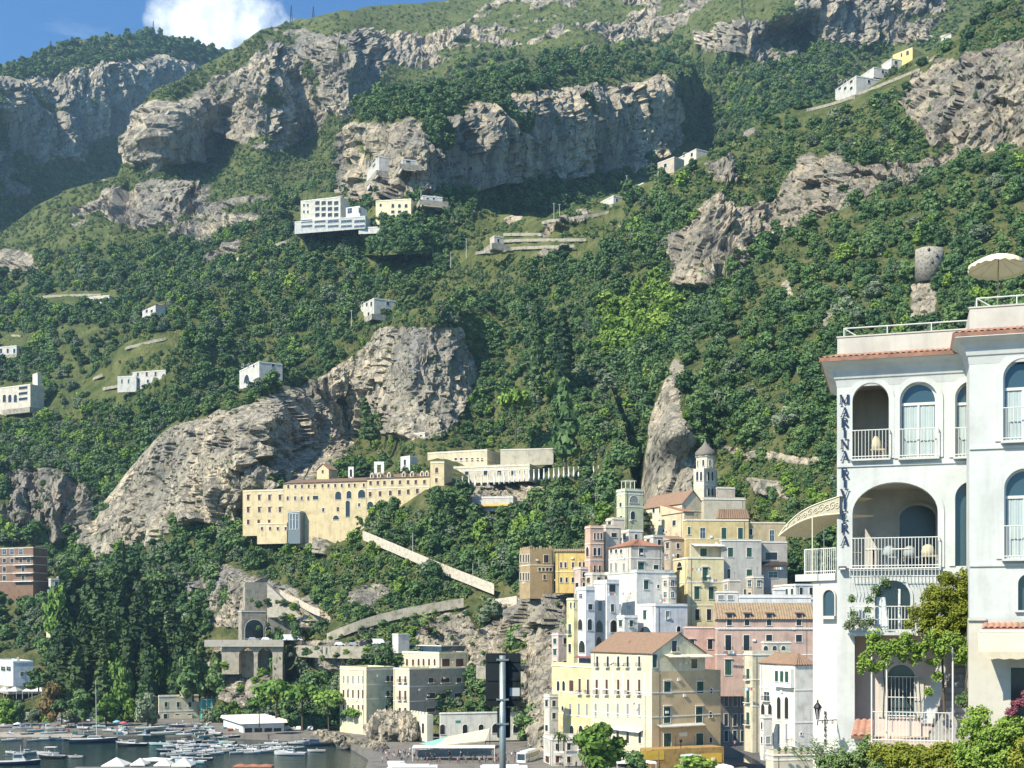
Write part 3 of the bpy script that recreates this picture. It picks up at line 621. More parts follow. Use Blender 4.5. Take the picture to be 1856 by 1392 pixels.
class House:
    def __init__(s, name, label, cat='house', group=None, trim=None, base=None):
        s.root = empty(name, (0, 0, 0), label, cat, group); s.placed = False; s.trim = trim or TRIM
    def mass(s, xl, xc, xr, yt, yb, Y, a, col, roof='flat', part='wall', over=.35, rise=2.2, tile=None, par=.5, thick=9, bands=(), clear=True, mat=None):
        "a block whose near corner stands at column xc; its left face ends at column xl, its right face at xr"
        if xl < xc: a = max(a, math.degrees(math.atan((CX-xl)/F))+12)
        a = math.radians(a); C = Vector(((xc-CX)/F*Y, Y)); dr = Vector((math.cos(a), math.sin(a))); dl = Vector((-math.sin(a), math.cos(a)))
        def ext(d, px):
            k = (px-CX)/F; den = d.x-k*d.y
            return (k*C.y-C.x)/den
        Lr = ext(dr, xr) if xr > xc else thick; Ll = ext(dl, xl) if xl < xc else thick
        Ll = min(Ll, 45) if Ll > 0 and a < .7 else Ll
        if not (0 < Lr < 70 and 0 < Ll < 70): print('BADMASS', s.root['label'], part, round(Lr), round(Ll))
        s.C, s.dr, s.dl, s.Lr, s.Ll, s.xc, s.Y = C, dr, dl, Lr, Ll, xc, Y
        s.z1 = CH+(HZ-yt)/F*Y; s.z0 = CH+(HZ-yb)/F*Y
        if not s.placed:
            s.root.location = (*(C+dr*Lr*.5+dl*Ll*.5), s.z0); s.placed = True
        s.only = 'L' if xr <= xc else 'R' if xl >= xc else None
        P = [C, C+dr*Lr, C+dr*Lr+dl*Ll, C+dl*Ll]; s.P = P
        m = mat or paint(col, .85, .13, .35, .6)
        w = MB(); prism(w, P, s.z0, s.z1, m)
        for by in bands:
            zb = CH+(HZ-by)/F*Y; s.ring(w, zb-.12, zb+.14, .10, s.trim)
        if roof == 'flat' and par:
            s.ring(w, s.z1-.25, s.z1+.02, .18, s.trim)
            for i in range(4):
                p, q = P[i], P[(i+1) % 4]; d = (q-p).normalized(); nn = Vector((-d.y, d.x))
                w.frame_box((*(p+d*.02), s.z1+.021), (*(d*((q-p).length-.04)), 0), (*(nn*.22), 0), (0, 0, par), m)
        o = w.build(part, s.root)
        s.clutter()
        if roof not in ('flat', None):
            r = MB(); t = tile or TILE; ov = over; zt = s.z1+.05
            E = [C-dr*ov-dl*ov, C+dr*(Lr+ov)-dl*ov, C+dr*(Lr+ov)+dl*(Ll+ov), C-dr*ov+dl*(Ll+ov)]
            V3 = lambda p, z: Vector((p.x, p.y, z))
            if roof == 'hip':
                k = min(Lr, Ll)*.5+ov
                if Lr >= Ll: r0 = C+dl*Ll*.5+dr*(k-ov); r1 = C+dl*Ll*.5+dr*(Lr-k+ov)
                else: r0 = C+dr*Lr*.5+dl*(k-ov); r1 = C+dr*Lr*.5+dl*(Ll-k+ov)
                R0, R1 = V3(r0, zt+rise), V3(r1, zt+rise)
                if Lr >= Ll:
                    tiled(r, V3(E[0], zt), V3(E[1], zt), R1, R0, t); tiled(r, V3(E[1], zt), V3(E[2], zt), R1, R1, t); tiled(r, V3(E[2], zt), V3(E[3], zt), R0, R1, t); tiled(r, V3(E[3], zt), V3(E[0], zt), R0, R0, t)
                else:
                    tiled(r, V3(E[0], zt), V3(E[1], zt), R0, R0, t); tiled(r, V3(E[1], zt), V3(E[2], zt), R1, R0, t); tiled(r, V3(E[2], zt), V3(E[3], zt), R1, R1, t); tiled(r, V3(E[3], zt), V3(E[0], zt), R0, R1, t)
            elif roof == 'gable_l':      # ridge runs with the left face; gable shows on the right face
                R0, R1 = V3(C+dr*Lr*.5-dl*ov, zt+rise), V3(C+dr*Lr*.5+dl*(Ll+ov), zt+rise)
                tiled(r, V3(E[3], zt), V3(E[0], zt), R0, R1, t); tiled(r, V3(E[1], zt), V3(E[2], zt), R1, R0, t)
                g = MB()
                for q in (C, C+dl*(Ll-.02)): g.frame_box  # gable walls
                for q in (0, Ll):
                    b = C+dl*q; g.face([V3(b, s.z1), V3(b+dr*Lr, s.z1), V3(b+dr*Lr*.5, zt+rise-.15)], m)
                g.build('gable', s.root)
            elif roof == 'gable_r':
                R0, R1 = V3(C+dl*Ll*.5-dr*ov, zt+rise), V3(C+dl*Ll*.5+dr*(Lr+ov), zt+rise)
                tiled(r, V3(E[0], zt), V3(E[1], zt), R1, R0, t); tiled(r, V3(E[2], zt), V3(E[3], zt), R0, R1, t)
                g = MB()
                for q in (0, Lr):
                    b = C+dr*q; g.face([V3(b, s.z1), V3(b+dl*Ll, s.z1), V3(b+dl*Ll*.5, zt+rise-.15)], m)
                g.build('gable', s.root)
            elif roof == 'shed':
                tiled(r, V3(E[0], zt), V3(E[1], zt), V3(E[2], zt+rise), V3(E[3], zt+rise), t)
                r.face([V3(E[3], zt-.1), V3(E[2], zt-.1), V3(E[2], zt+rise-.1), V3(E[3], zt+rise-.1)], m)
                r.face([V3(E[0], zt-.1), V3(E[3], zt-.1), V3(E[3], zt+rise-.1)], m); r.face([V3(E[1], zt-.1), V3(E[2], zt-.1), V3(E[2], zt+rise-.1)], m)
            elif roof == 'shed_l':       # low edge over the left face
                tiled(r, V3(E[3], zt), V3(E[0], zt), V3(E[1], zt+rise), V3(E[2], zt+rise), t)
                r.face([V3(E[0], zt-.1), V3(E[1], zt-.1), V3(E[1], zt+rise-.1)], m)
                r.face([V3(E[1], zt-.1), V3(E[2], zt-.1), V3(E[2], zt+rise-.1), V3(E[1], zt+rise-.1)], m)
            r.build('roof', s.root)
        if clear: CLEAR.append((xl-2, yt-1, xr+2, min(yt+(yb-yt)*.85, yt+60)))
        return s
    def clutter(s):
        "drainpipes, air conditioners and aerials that houses of this age carry"
        if s.Y > 440 or min(s.Lr, s.Ll) < 2.5: return
        r = random.Random(int(s.xc*7+s.z1)); H = s.z1-s.z0
        for d, L, sg in ((s.dr, s.Lr, 1), (s.dl, s.Ll, -1)):
            n = Vector((d.y, -d.x))*sg
            if L > 5:
                p = s.C+d*(L*(.93 if r.random() < .5 else .1))+n*.09; b = MB(); b.tube([(p.x, p.y, s.z1-.3), (p.x, p.y, s.z0)], .06, PIPE, 5); b.build('drainpipe', s.root)
            for k in range(int(L/7)):
                p = s.C+d*(L*r.uniform(.15, .85))+n*.02; z = s.z1-r.uniform(2.2, max(2.4, min(H*.7, 12))); b = MB(); b.frame_box((p.x, p.y, z), (*(d*.85), 0), (*(n*.32), 0), (0, 0, .6), TRIM); b.build('air_conditioner', s.root)
        for k in range(2):
            p = s.C+s.dr*s.Lr*r.uniform(.2, .8)+s.dl*s.Ll*r.uniform(.3, .8); b = MB(); q = Vector((p.x, p.y, s.z1-.2)); hh = r.uniform(2.2, 3.6); b.tube([q, q+Vector((0, 0, hh))], .035, IRON, 4)
            for t in (.8, .9, .98): b.tube([q+Vector((-.5, 0, hh*t)), q+Vector((.5, .1, hh*t))], .02, IRON, 3)
            b.build('aerial', s.root)
    def ring(s, mb, z0, z1, out, m):
        a, b = -s.dl*out, -s.dr*out
        mb.frame_box((*(s.C+a+b), z0), (*(s.dr*(s.Lr+out)), 0), (*(s.dl*out), 0), (0, 0, z1-z0), m)
        mb.frame_box((*(s.C+b), z0), (*(s.dl*(s.Ll)), 0), (*(s.dr*out), 0), (0, 0, z1-z0), m)
    def face(s, px, face=None):
        f = face or s.only or ('L' if px < s.xc else 'R')
        d = s.dl if f == 'L' else s.dr
        k = (px-CX)/F; t = (k*s.C.y-s.C.x)/(d.x-k*d.y); p = s.C+d*t
        u = -s.dl if f == 'L' else s.dr
        n = Vector((u.y, -u.x))
        return p, u, n, d
    def spot(s, px, py, w, h, face=None):
        p, u, n, d = s.face(px, face); p0 = s.face(px-w/2, face)[0]; p1 = s.face(px+w/2, face)[0]
        wm = (p1-p0).length; dep = p.y
        return Vector((p.x, p.y, CH+(HZ-py)/F*dep)), Vector((u.x, u.y, 0)), Vector((n.x, n.y, 0)), max(.5, wm), h/F*dep
    def win(s, xs, py, w, h, st='d', face=None, hood=False, bal=False, name=None, dy=0.0, trim=None):
        "windows centred at columns xs on row py, w x h photo pixels; st: g b y closed shutters, d glass, k flat dark pane painted as the shade of an opening, with a for an arched top"
        for i, px in enumerate(xs):
            c, u, n, wm, hm = s.spot(px, py+dy*i, w, h, face)
            window(s.root, c, u, n, wm, hm, st, hood, s.trim if trim is None else trim, name)
            if bal: balcony(s.root, c-Vector((0, 0, hm/2)), u, n, wm+.8)
        return s
def window(root, c, u, n, wm, hm, st, hood, trim, name=None, f=.14):
    z = Vector((0, 0, 1)); g = MB(); fr = MB(); arch = 'a' in st
    pm = GREEN if 'g' in st else BROWN if 'b' in st else GREYSH if 'y' in st else DARK if 'k' in st else GLASS
    o = c+n*.03
    if arch:
        r = wm/2; sp = hm/2-r; k = 9
        pts = [o-u*r-z*(hm/2), o+u*r-z*(hm/2)]+[o+u*r*math.cos(math.pi*i/k)+z*(sp+r*math.sin(math.pi*i/k)) for i in range(k+1)]
        g.face(pts, pm)
        ri, ro = r, r+f
        for i in range(k):
            a0, a1 = math.pi*i/k, math.pi*(i+1)/k
            q = [c+u*R*math.cos(a)+z*(sp+R*math.sin(a)) for R, a in ((ri, a0), (ro, a0), (ro, a1), (ri, a1))]
            fr.face([p+n*.10 for p in q], trim); fr.face([q[1]+n*.10, q[1], q[2], q[2]+n*.10], trim); fr.face([q[0], q[0]+n*.10, q[3]+n*.10, q[3]], trim)
        for sg in (-1, 1):
            fr.frame_box(c+u*(sg*r if sg > 0 else -r-f)-z*(hm/2), u*f, n*.10, z*(hm/2+sp), trim)
    else:
        g.face([o-u*wm/2-z*hm/2, o+u*wm/2-z*hm/2, o+u*wm/2+z*hm/2, o-u*wm/2+z*hm/2], pm)
        for sg in (-1, 1): fr.frame_box(c+u*(wm/2 if sg > 0 else -wm/2-f)-z*(hm/2), u*f, n*.10, z*hm, trim)
        fr.frame_box(c-u*(wm/2+f)+z*(hm/2), u*(wm+2*f), n*.12, z*f, trim)
        if 'd' in st and wm > .6:
            g.frame_box(c-u*.03-z*hm/2+n*.03, u*.06, n*.03, z*hm, trim); g.frame_box(c-u*wm/2+z*hm*.1+n*.03, u*wm, n*.03, z*.06, trim)
        if st[0] in 'gb':
            for q in range(1, 4): g.frame_box(c-u*(wm/2-.03)-z*(hm/2-hm*q/4)+n*.03, u*(wm-.06), n*.03, z*.07, pm)
            g.frame_box(c-u*.02-z*hm/2+n*.03, u*.04, n*.025, z*hm, DARK)
        if 'o' in st:
            for sg in (-1, 1): g.frame_box(c+u*(wm/2+f if sg > 0 else -wm*.98-f)-z*hm/2+n*.05, u*wm*.48, n*.05, z*hm, GREEN)
    fr.frame_box(c-u*(wm/2+f*1.3)-z*(hm/2+.12), u*(wm+2.6*f), n*.2, z*.12, trim)
    if hood: fr.frame_box(c-u*(wm/2+f*2)+z*(hm/2+f+.15), u*(wm+4*f), n*.45, z*.14, trim)
    w = g.build(name or ('door' if hm > 2.0*wm and not arch and 'g' in st else 'window'), root)
    fr.build('frame', w)
    return w
def balcony(root, c, u, n, w, d=.9, m=None, rail=None, h=1.0, step=.22):
    z = Vector((0, 0, 1)); b = MB(); b.frame_box(c-u*w/2-z*.16, u*w, n*d, z*.16, m or TRIM)
    o = b.build('balcony', root); r = MB(); rm = rail or IRON
    def run(p, q):
        L = (q-p).length; k = max(2, int(L/step))
        r.tube([p+z*h, q+z*h], .03, rm, 4)
        for i in range(k+1): r.tube([p+(q-p)*i/k, p+(q-p)*i/k+z*h], .018, rm, 4, cap=False)
    p0, p1 = c-u*(w/2-.05), c+u*(w/2-.05); run(p0+n*(d-.05), p1+n*(d-.05)); run(p0, p0+n*(d-.05)); run(p1, p1+n*(d-.05))
    r.build('railing', o); return o
def awning(root, c, u, n, w, d, drop, m=None, name='awning'):
    z = Vector((0, 0, 1)); b = MB(); m = m or CLOTH; k = 8
    for i in range(k):
        p, q = c-u*w/2+u*w*i/k, c-u*w/2+u*w*(i+1)/k; e = n*d-z*drop
        b.face([p+e, q+e, q, p], m); b.face([p+e-z*.05, q+e-z*.05, q-z*.05, p-z*.05], m); b.face([p+e-z*.28+z*(.06 if i % 2 else 0), q+e-z*.28+z*(.06 if i % 2 else 0), q+e, p+e], m)
    return b.build(name, root)
# ---------------------------------------------------------------- the town on its rock
hill('town', 'hill', 'rocky ground the stacked town houses are built on',
     [(960, 1190), (985, 1105), (1040, 1030), (1110, 985), (1160, 950), (1300, 945), (1500, 960), (1620, 960), (1960, 990)], [(960, 1430), (1960, 1430)],
     [(985, 1105, 440), (985, 1250, 400), (985, 1420, 372), (1050, 1030, 445), (1050, 1200, 405), (1160, 950, 455), (1250, 950, 452), (1250, 1000, 442), (1250, 1100, 415), (1250, 1200, 395), (1250, 1420, 370), (1600, 960, 440), (1600, 1100, 410), (1600, 1420, 372), (1950, 990, 430), (1950, 1200, 395), (1950, 1420, 368)],
     4.0, [[(950, 940), (1990, 940), (1990, 1440), (950, 1440)]], m_near, .35, None, seed=8, fq=1.6, green=.5)
# yellow palazzo
h = House('palazzo', 'large yellow and tan palazzo with pilasters and rows of tall windows above the harbour square', 'building')
tan = (.60, .46, .27)
h.mass(1071, 1181.5, 1306, 1217, 1385, 320, 30, (0.64, 0.59, 0.41), roof=None, bands=(1256, 1300))
h.win([1083, 1102, 1121, 1138, 1159], 1199, 3.6, 19, 'k', 'L') if False else None
rf = MB(); 
h.win([1066, 1082, 1100, 1121, 1139, 1159], 1245, 4.4, 27, 'b', 'L', bal=True); h.win([1080, 1102, 1120, 1138, 1159], 1287, 4.2, 24, 'y', 'L'); h.win([1102, 1120, 1138, 1160], 1335, 5, 24, 'k', 'L')
h.win([1209.5, 1269], 1246, 12, 21, 'g', 'R', hood=True); h.win([1209, 1267], 1296, 12, 29, 'g', 'R', hood=True); h.win([1209.5, 1268], 1342, 13, 26, 'g', 'R'); h.win([1289], 1252, 4, 9, 'ka', 'R'); h.win([1288], 1295, 5, 10, 'ka', 'R'); h.win([1288], 1341, 5, 10, 'ka', 'R')
w = MB(); tn = paint(tan, .85, .08, .3, .3)          # tan coat; the east face's dimmer light is put into its colour
w.frame_box((*(h.C-h.dl*.0), h.z0), (*(h.dr*h.Lr), 0), (*(-h.dl*.012), 0), (0, 0, h.z1-h.z0), tn); w.build('shade_coat', h.root)
w = MB(); cr = paint((.80, .77, .64), .8, .06, .8, .2)   # pilasters of the bright face
for px in (1073, 1091, 1111, 1130, 1149, 1169, 1179):
    p, u, n, d = h.face(px, 'L'); z0, z1 = CH+(HZ-1262)/F*p.y, CH+(HZ-1218)/F*p.y
    w = MB(); w.frame_box((*(p-u*.35), z0), (*(u*.7), 0), (*(n*.14), 0), (0, 0, z1-z0), cr); w.build('pilaster', h.root)
c, u, n, wm, hm = h.spot(1240, 1311, 118, 3, 'R'); awning(h.root, c+u*-1.5, u, n, 14.5, 1.6, .5, paint((.5, .48, .42), .9), 'canopy')
c, u, n, wm, hm = h.spot(1238, 1331, 18, 7, 'R'); pl = MB(); pl.frame_box(c-u*1.3-Vector((0, 0, .5)), u*2.6, n*.05, (0, 0, 1), TRIM); pl.build('plaque', h.root)
c, u, n, wm, hm = h.spot(1125, 1318, 118, 3, 'L'); awning(h.root, c, u, n, 20, 1.3, .45, CLOTH, 'canopy')
h.mass(1071, 1181.5, 1278, 1186, 1217, 320, 30, (0.64, 0.59, 0.41), roof='gable_l', rise=5.3, tile=TILE, part='attic', clear=False)
h.win([1083, 1102, 1121, 1138, 1159], 1199, 4, 19, 'k', 'L', bal=True); h.win([1186.5], 1198, 8, 24, 'g', 'R'); h.win([1258], 1203, 11, 17, 'k', 'R'); h.win([1222], 1171, 9, 20, 'k', 'R', bal=True)
for px, w_ in ((1221, 36), (1262, 42)):
    c, u, n, wm, hm = h.spot(px, 1186, w_, 3, 'R'); awning(h.root, c, u, n, wm, 2.4, .5, paint((.80, .78, .62), .9, .04))
h.mass(1000, 1071, 1074, 1209, 1385, 347.5, 30, (0.64, 0.55, 0.31), par=.9, bands=(1258, 1300), part='wing')
h.win([1036], 1243, 8, 20, 'b', 'L'); h.win([1051, 1066], 1244, 4.6, 28, 'b', 'L', bal=True); h.win([1012, 1022], 1243, 5, 18, 'ka', 'L'); h.win([1034, 1049.5, 1064], 1286, 4.2, 22, 'y', 'L'); h.win([1036.6, 1053], 1326, 7, 22, 'ka', 'L'); h.win([1011, 1020], 1284, 4, 9, 'ka', 'L')
c, u, n, wm, hm = h.spot(1056, 1200, 36, 12, 'L'); pv = MB(); pv.frame_box(c-u*wm/2-n*2-Vector((0, 0, .5)), u*wm, -n*3, (0, 0, 2.0), GLASS); pv.build('roof_pavilion', h.root); awning(h.root, c+Vector((0, 0, 1.6))-n*1.5, u, n, wm+.8, .8, .3, paint((.25, .10, .09), .9))
h = House('arcade_awning', 'yellow canvas screens and stone base along the foot of the tan palazzo', 'awning')
h.mass(1160, 1180, 1312, 1359, 1395, 314, 22, (0.63, 0.40, 0.05), par=0, mat=paint((.40, .26, .09), .9, .2, 1, .5), clear=False)
for px, w_, py in ((1184, 40, 1366), (1288, 40, 1371)):
    c, u, n, wm, hm = h.spot(px, py, w_, 4, 'R'); b = MB(); b.frame_box(c-u*wm/2+n*.05-Vector((0, 0, 1.6)), u*wm, n*.04, (0, 0, 2.4), paint((.70, .46, .07), .9, .08)); b.build('canvas_screen', h.root)
# pink tiled house with dormers
h = House('pink_house', 'long pink house with striped brown tile roof and four dormer windows')
h.mass(1296, 1300, 1474, 1123, 1262, 352, 2, PINK, roof='shed', rise=4.6, tile=TILE_OLD, over=.5, thick=9, bands=(1139, 1187))
h.win([1320, 1353], 1165, 11, 28, 'k', 'R', bal=True); h.win([1394, 1448], 1157, 11, 13, 'k', 'R'); h.win([1320], 1210, 12, 27, 'g', 'R', hood=True); h.win([1353, 1394], 1212, 9, 20, 'k', 'R')
h.win([1322, 1354, 1394, 1448], 1128, 9, 11, 'k', 'R')
for px in (1322, 1354, 1394, 1448):
    p, u, n, d = h.face(px, 'R'); p = Vector((p.x, p.y, 0)); u = Vector((u.x, u.y, 0)); n = Vector((n.x, n.y, 0)); zt = CH+(HZ-1111)/F*p.y; zb = h.z1
    b = MB(); pk = paint(PINK, .85); b.frame_box(p-u*1.0+Vector((0, 0, zb))+n*.3, u*2.0, -n*3.2, (0, 0, zt-zb), pk)
    b.face([p-u*.7+n*.31+Vector((0, 0, zb+.2)), p+u*.7+n*.31+Vector((0, 0, zb+.2)), p+u*.7+n*.31+Vector((0, 0, zt-.2)), p-u*.7+n*.31+Vector((0, 0, zt-.2))], DARK)
    d_ = b.build('dormer', h.root); r = MB(); q = Vector((0, 0, zt))
    tiled(r, p-u*1.3+n*.7+q, p+u*1.3+n*.7+q, p+u*1.3-n*4+q+Vector((0, 0, 1.3)), p-u*1.3-n*4+q+Vector((0, 0, 1.3)), TILE_OLD, .5); r.build('roof', d_)
cb = MB()
for i in range(60):
    p = h.C+h.dr*(h.Lr*(i+.3)/60)-h.dl*.3; cb.frame_box((p.x, p.y, h.z1-2.75), (*(h.dr*.24), 0), (*(h.dl*.3), 0), (0, 0, .5), TRIM)
cb.build('cornice', h.root)
h = House('pink_house', 'low plain salmon pink house wing between the tan gable and the long pink house')
h.mass(1240, 1241, 1296, 1137, 1262, 358, 3, (0.57, 0.37, 0.30), par=.3); h.win([1254, 1287], 1168, 9, 17, 'k', 'R', hood=True)
# east of the alley
h = House('cream_house', 'narrow cream house with green balcony doors at the corner of the dark alley')
h.mass(1348, 1364, 1434, 1186, 1385, 318, 14, (0.57, 0.52, 0.38), par=.8, bands=(1232, 1280))
h.win([1356], 1222, 6, 20, 'g', 'L', bal=True); h.win([1356], 1262, 6, 22, 'g', 'L', bal=True); h.win([1356], 1302, 6, 22, 'g', 'L', bal=True)
h.mass(1380, 1385, 1434, 1164, 1187, 326, 8, (0.50, 0.46, 0.37), par=.3, part='attic', clear=False); h.win([1388, 1404, 1420], 1178, 8, 15, 'da', 'R')
h = House('white_house', 'white house with glazed green window bay and arched loggias right of the alley')
h.mass(1377, 1441, 1478, 1206, 1390, 296, 20, (0.70, 0.66, 0.57), roof='hip', rise=2.6, tile=TILE, bands=(1251, 1310))
h.win([1383, 1396], 1293, 7, 34, 'ka', 'L'); h.win([1412, 1426], 1283, 7, 40, 'ka', 'L', name='window'); h.win([1399], 1338, 7, 24, 'ka', 'L'); h.win([1412, 1426], 1330, 4, 36, 'y', 'L', name='window'); h.win([1386], 1332, 5, 14, 'k', 'L')
h.win([1452], 1330, 3, 4, 'k', 'R'); h.win([1390], 1262, 10, 16, 'd', 'L', bal=True)
c, u, n, wm, hm = h.spot(1424, 1226, 32, 26, 'L'); b = MB(); b.frame_box(c-u*wm/2-Vector((0, 0, hm*.75)), u*wm, n*1.1, (0, 0, hm*1.3), TRIM); bay = b.build('window_bay', h.root)
for k in (-.28, .02, .3): window(bay, c+u*wm*k+n*1.1, u, n, wm*.2, hm*.75, 'g', False, TRIM, 'window')
h = House('alley_house', 'dim grey house front facing the narrow shaded alley')
h.mass(1302, 1304, 1362, 1236, 1385, 356, 25, (0.26, 0.23, 0.20), par=.3); h.win([1316, 1332, 1346], 1270, 7, 20, 'k', 'R'); h.win([1316, 1332, 1346], 1305, 7, 22, 'k', 'R'); h.win([1316, 1332, 1346], 1334, 7, 20, 'g', 'R')
# white cluster on the left flank
h = House('white_house', 'tall white house with orange hip roof on a plain buttressed base')
h.mass(1103, 1143.5, 1200, 990, 1037, 382, 22, (0.57, 0.53, 0.45), roof='hip', rise=2.4, tile=TILE_RED, bands=(1011,))
h.win([1108, 1117, 1126], 999, 4, 7, 'k', 'L'); h.win([1108, 1117, 1131], 1028, 4.4, 14, 'y', 'L'); h.win([1162], 1001, 8, 14, 'k', 'R', hood=True); h.win([1161.6], 1027, 11, 16, 'g', 'R', hood=True); h.win([1189], 1028, 9, 8, 'k', 'R')
h.mass(1094, 1154, 1222, 1036, 1200, 379, 22, (0.61, 0.61, 0.57), par=.6, part='base')
h.win([1171], 1060, 8.5, 16, 'g', 'R', hood=True); h.win([1193], 1063, 4, 6, 'k', 'R'); h.win([1208], 1066, 6, 10, 'k', 'R'); h.win([1106, 1124], 1102, 6, 14, 'y', 'L')
h = House('white_house', 'small cubic white house with big arched window below the buttressed tower house')
h.mass(1152, 1188, 1246, 1097, 1215, 366, 24, (0.71, 0.71, 0.69), par=.5); h.win([1169], 1115, 6, 15, 'g', 'L', hood=True); h.win([1210], 1115, 7, 14, 'y', 'R'); h.win([1170], 1145, 26, 20, 'da', 'L'); h.win([1230], 1140, 7, 10, 'ka', 'R')
h = House('white_house', 'stepped white terrace house with round arches clinging to the grey rock')
h.mass(1076, 1100, 1122, 1056, 1205, 374, 25, (0.66, 0.67, 0.65), par=.9); h.win([1088], 1098, 7, 18, 'y', 'L'); h.win([1110], 1066, 12, 14, 'k', 'R'); h.win([1110, ], 1102, 6, 14, 'k', 'R'); h.win([1087, 1112], 1135, 12, 22, 'ka'); h.win([1086], 1165, 10, 22, 'ka', 'L')
h.mass(1044, 1062, 1078, 1068, 1208, 371, 25, (0.68, 0.69, 0.68), par=.8, part='wing'); h.win([1053], 1080, 6, 8, 'd', 'L'); h.win([1052, 1069], 1132, 8, 20, 'ka'); h.win([1055], 1172, 11, 22, 'ka', 'L'); h.win([1070], 1100, 8, 10, 'k', 'R')
h = House('yellow_house', 'slim yellow house with green balcony at the outer edge of the white cluster')
h.mass(1027, 1040, 1047, 1086, 1215, 375, 25, (0.64, 0.57, 0.31), par=.4); h.win([1035, 1041], 1097, 3, 10, 'k'); h.win([1033], 1140, 5, 18, 'g', 'L', bal=True); h.win([1033], 1175, 5, 16, 'k', 'L')
h = House('yellow_house', 'tall pale yellow tower house with green shutters in the middle of the town')
h.mass(1220, 1246, 1312, 1011, 1200, 384, 12, (0.68, 0.60, 0.35), par=.3, bands=(1055, 1097), part='wall')
h.win([1278], 1041, 10, 24, 'g', 'R', hood=True, bal=True); h.win([1263, 1289], 1075, 9.5, 22, 'g', 'R', hood=True); h.win([1264, 1285], 1114, 8, 20, 'k', 'R'); h.win([1232], 1023, 10, 9, 'ka', 'L')
h.mass(1250, 1252, 1309, 985, 1012, 388, 12, (0.57, 0.52, 0.38), par=0, part='attic', clear=False); h.win([1275], 1001, 12, 14, 'g', 'R'); c, u, n, wm, hm = h.spot(1280, 986, 56, 3, 'R'); awning(h.root, c, u, n, wm, 2.8, .6)
h = House('grey_house', 'plain grey plastered house with dark green shutters beside the yellow tower house')
h.mass(1305, 1308, 1380, 979, 1110, 388, 6, (0.43, 0.42, 0.38), par=.4); h.win([1324, 1358], 1001, 9.5, 17, 'g', 'R'); h.win([1358], 1041, 10, 18, 'g', 'R'); h.win([1321], 1040, 6, 17, 'k', 'R'); h.win([1352], 1075, 8, 14, 'g', 'R')
h = House('yellow_house', 'long ochre house with white cornice and pale shutters below the bell tower')
h.mass(1238, 1244, 1357, 942, 1010, 402, 5, (0.57, 0.46, 0.23), par=.3, bands=(977,)); h.win([1273.6], 966, 9, 19, 'd', 'R'); h.win([1312, 1342], 967, 9, 21, 'g', 'R'); h.win([1249], 962, 5, 14, 'g', 'R')
h.mass(1356, 1357.5, 1424, 947, 1010, 405, 5, (0.49, 0.40, 0.24), par=.2, part='wing'); h.win([1361], 964, 6, 11, 'g', 'R'); h.win([1399], 972, 8, 22, 'd', 'R')
h.mass(1300, 1301, 1357, 940, 946, 408, 5, (0.52, 0.43, 0.26), roof='hip', rise=3.0, tile=TILE, part='attic', clear=False)
h = House('grey_house', 'grey house with a dark brown awning over its balcony near the cliff edge')
h.mass(1378, 1380, 1427, 982, 1075, 392, 6, (0.40, 0.37, 0.33), par=.3); h.win([1398], 1008, 22, 14, 'k', 'R'); h.win([1401], 1042, 16, 11, 'd', 'R'); c, u, n, wm, hm = h.spot(1402, 1018, 46, 3, 'R'); awning(h.root, c, u, n, wm, 2.2, 1.2, paint((.05, .04, .035), .9))
h = House('white_house', 'low white house with a sloping roof line right of the brown awning')
h.mass(1402, 1442, 1482, 1060, 1110, 372, 16, (0.66, 0.64, 0.59), par=.3); h.win([1426, 1436], 1074, 5, 14, 'g', 'L'); h.win([1452, 1470], 1072, 6, 14, 'k', 'R')
h = House('roof_terrace', 'white flat roof terrace with box shaped stair heads above the dormers', 'terrace')
h.mass(1338, 1340, 1470, 1082, 1125, 366, 3, (0.68, 0.68, 0.65), par=.7); h.mass(1400, 1404, 1424, 1068, 1084, 367, 5, WHITE, par=.2, part='stair_head', clear=False); h.mass(1297, 1298, 1338, 1073, 1125, 366, 4, (0.61, 0.60, 0.56), par=.3, part='wing'); h.win([1307, 1324], 1083, 10, 8, 'y', 'R')
h = House('yellow_house', 'golden yellow house with brown shutters on the outer left shoulder of the town')
h.mass(1007, 1007, 1062, 1000, 1075, 418, 358, (0.66, 0.49, 0.17), roof='shed', rise=1.3, tile=TILE_OLD, bands=(1036,), part='wall'); h.win([1017, 1025, 1038.5, 1051, 1058], 1024, 4, 10, 'b', 'R'); h.win([1017, 1027, 1038, 1048], 1051, 4, 9, 'k', 'R')
h = House('pink_house', 'narrow pale pink house with arched window and balconies behind the golden house')
h.mass(1060, 1070, 1094, 955, 1090, 408, 20, (0.61, 0.41, 0.30), par=.5, bands=(985, 1015)); h.win([1078, 1084, 1090], 972, 3.4, 12, 'b', 'R'); h.win([1078, 1086], 1000, 5, 14, 'k', 'R'); h.win([1065], 1000, 5, 18, 'ka', 'L'); h.win([1078, 1087], 1032, 4, 14, 'b', 'R', bal=True)
h.mass(1090, 1098, 1125, 955, 1040, 412, 20, (0.66, 0.57, 0.45), par=.8, part='wing'); h.win([1113], 970, 10, 8, 'k', 'R'); h.win([1106, 1118], 1000, 5, 9, 'k', 'R')
h = House('green_house', 'pale green tower house with rooftop pergola leaning against the rock spine')
h.mass(1117, 1133, 1166, 888, 990, 430, 24, (0.54, 0.56, 0.37), par=.6, bands=(895, 918)); h.win([1149], 905, 16, 13, 'ya', 'R'); h.win([1147], 934, 8, 15, 'ka', 'R'); h.win([1125, 1126], 915, 4, 8, 'k', 'L', dy=24)
pg = MB(); z = Vector((0, 0, 1)); b0 = Vector((*h.C, h.z1)); ur = Vector((*h.dr, 0)); ul = Vector((*h.dl, 0))
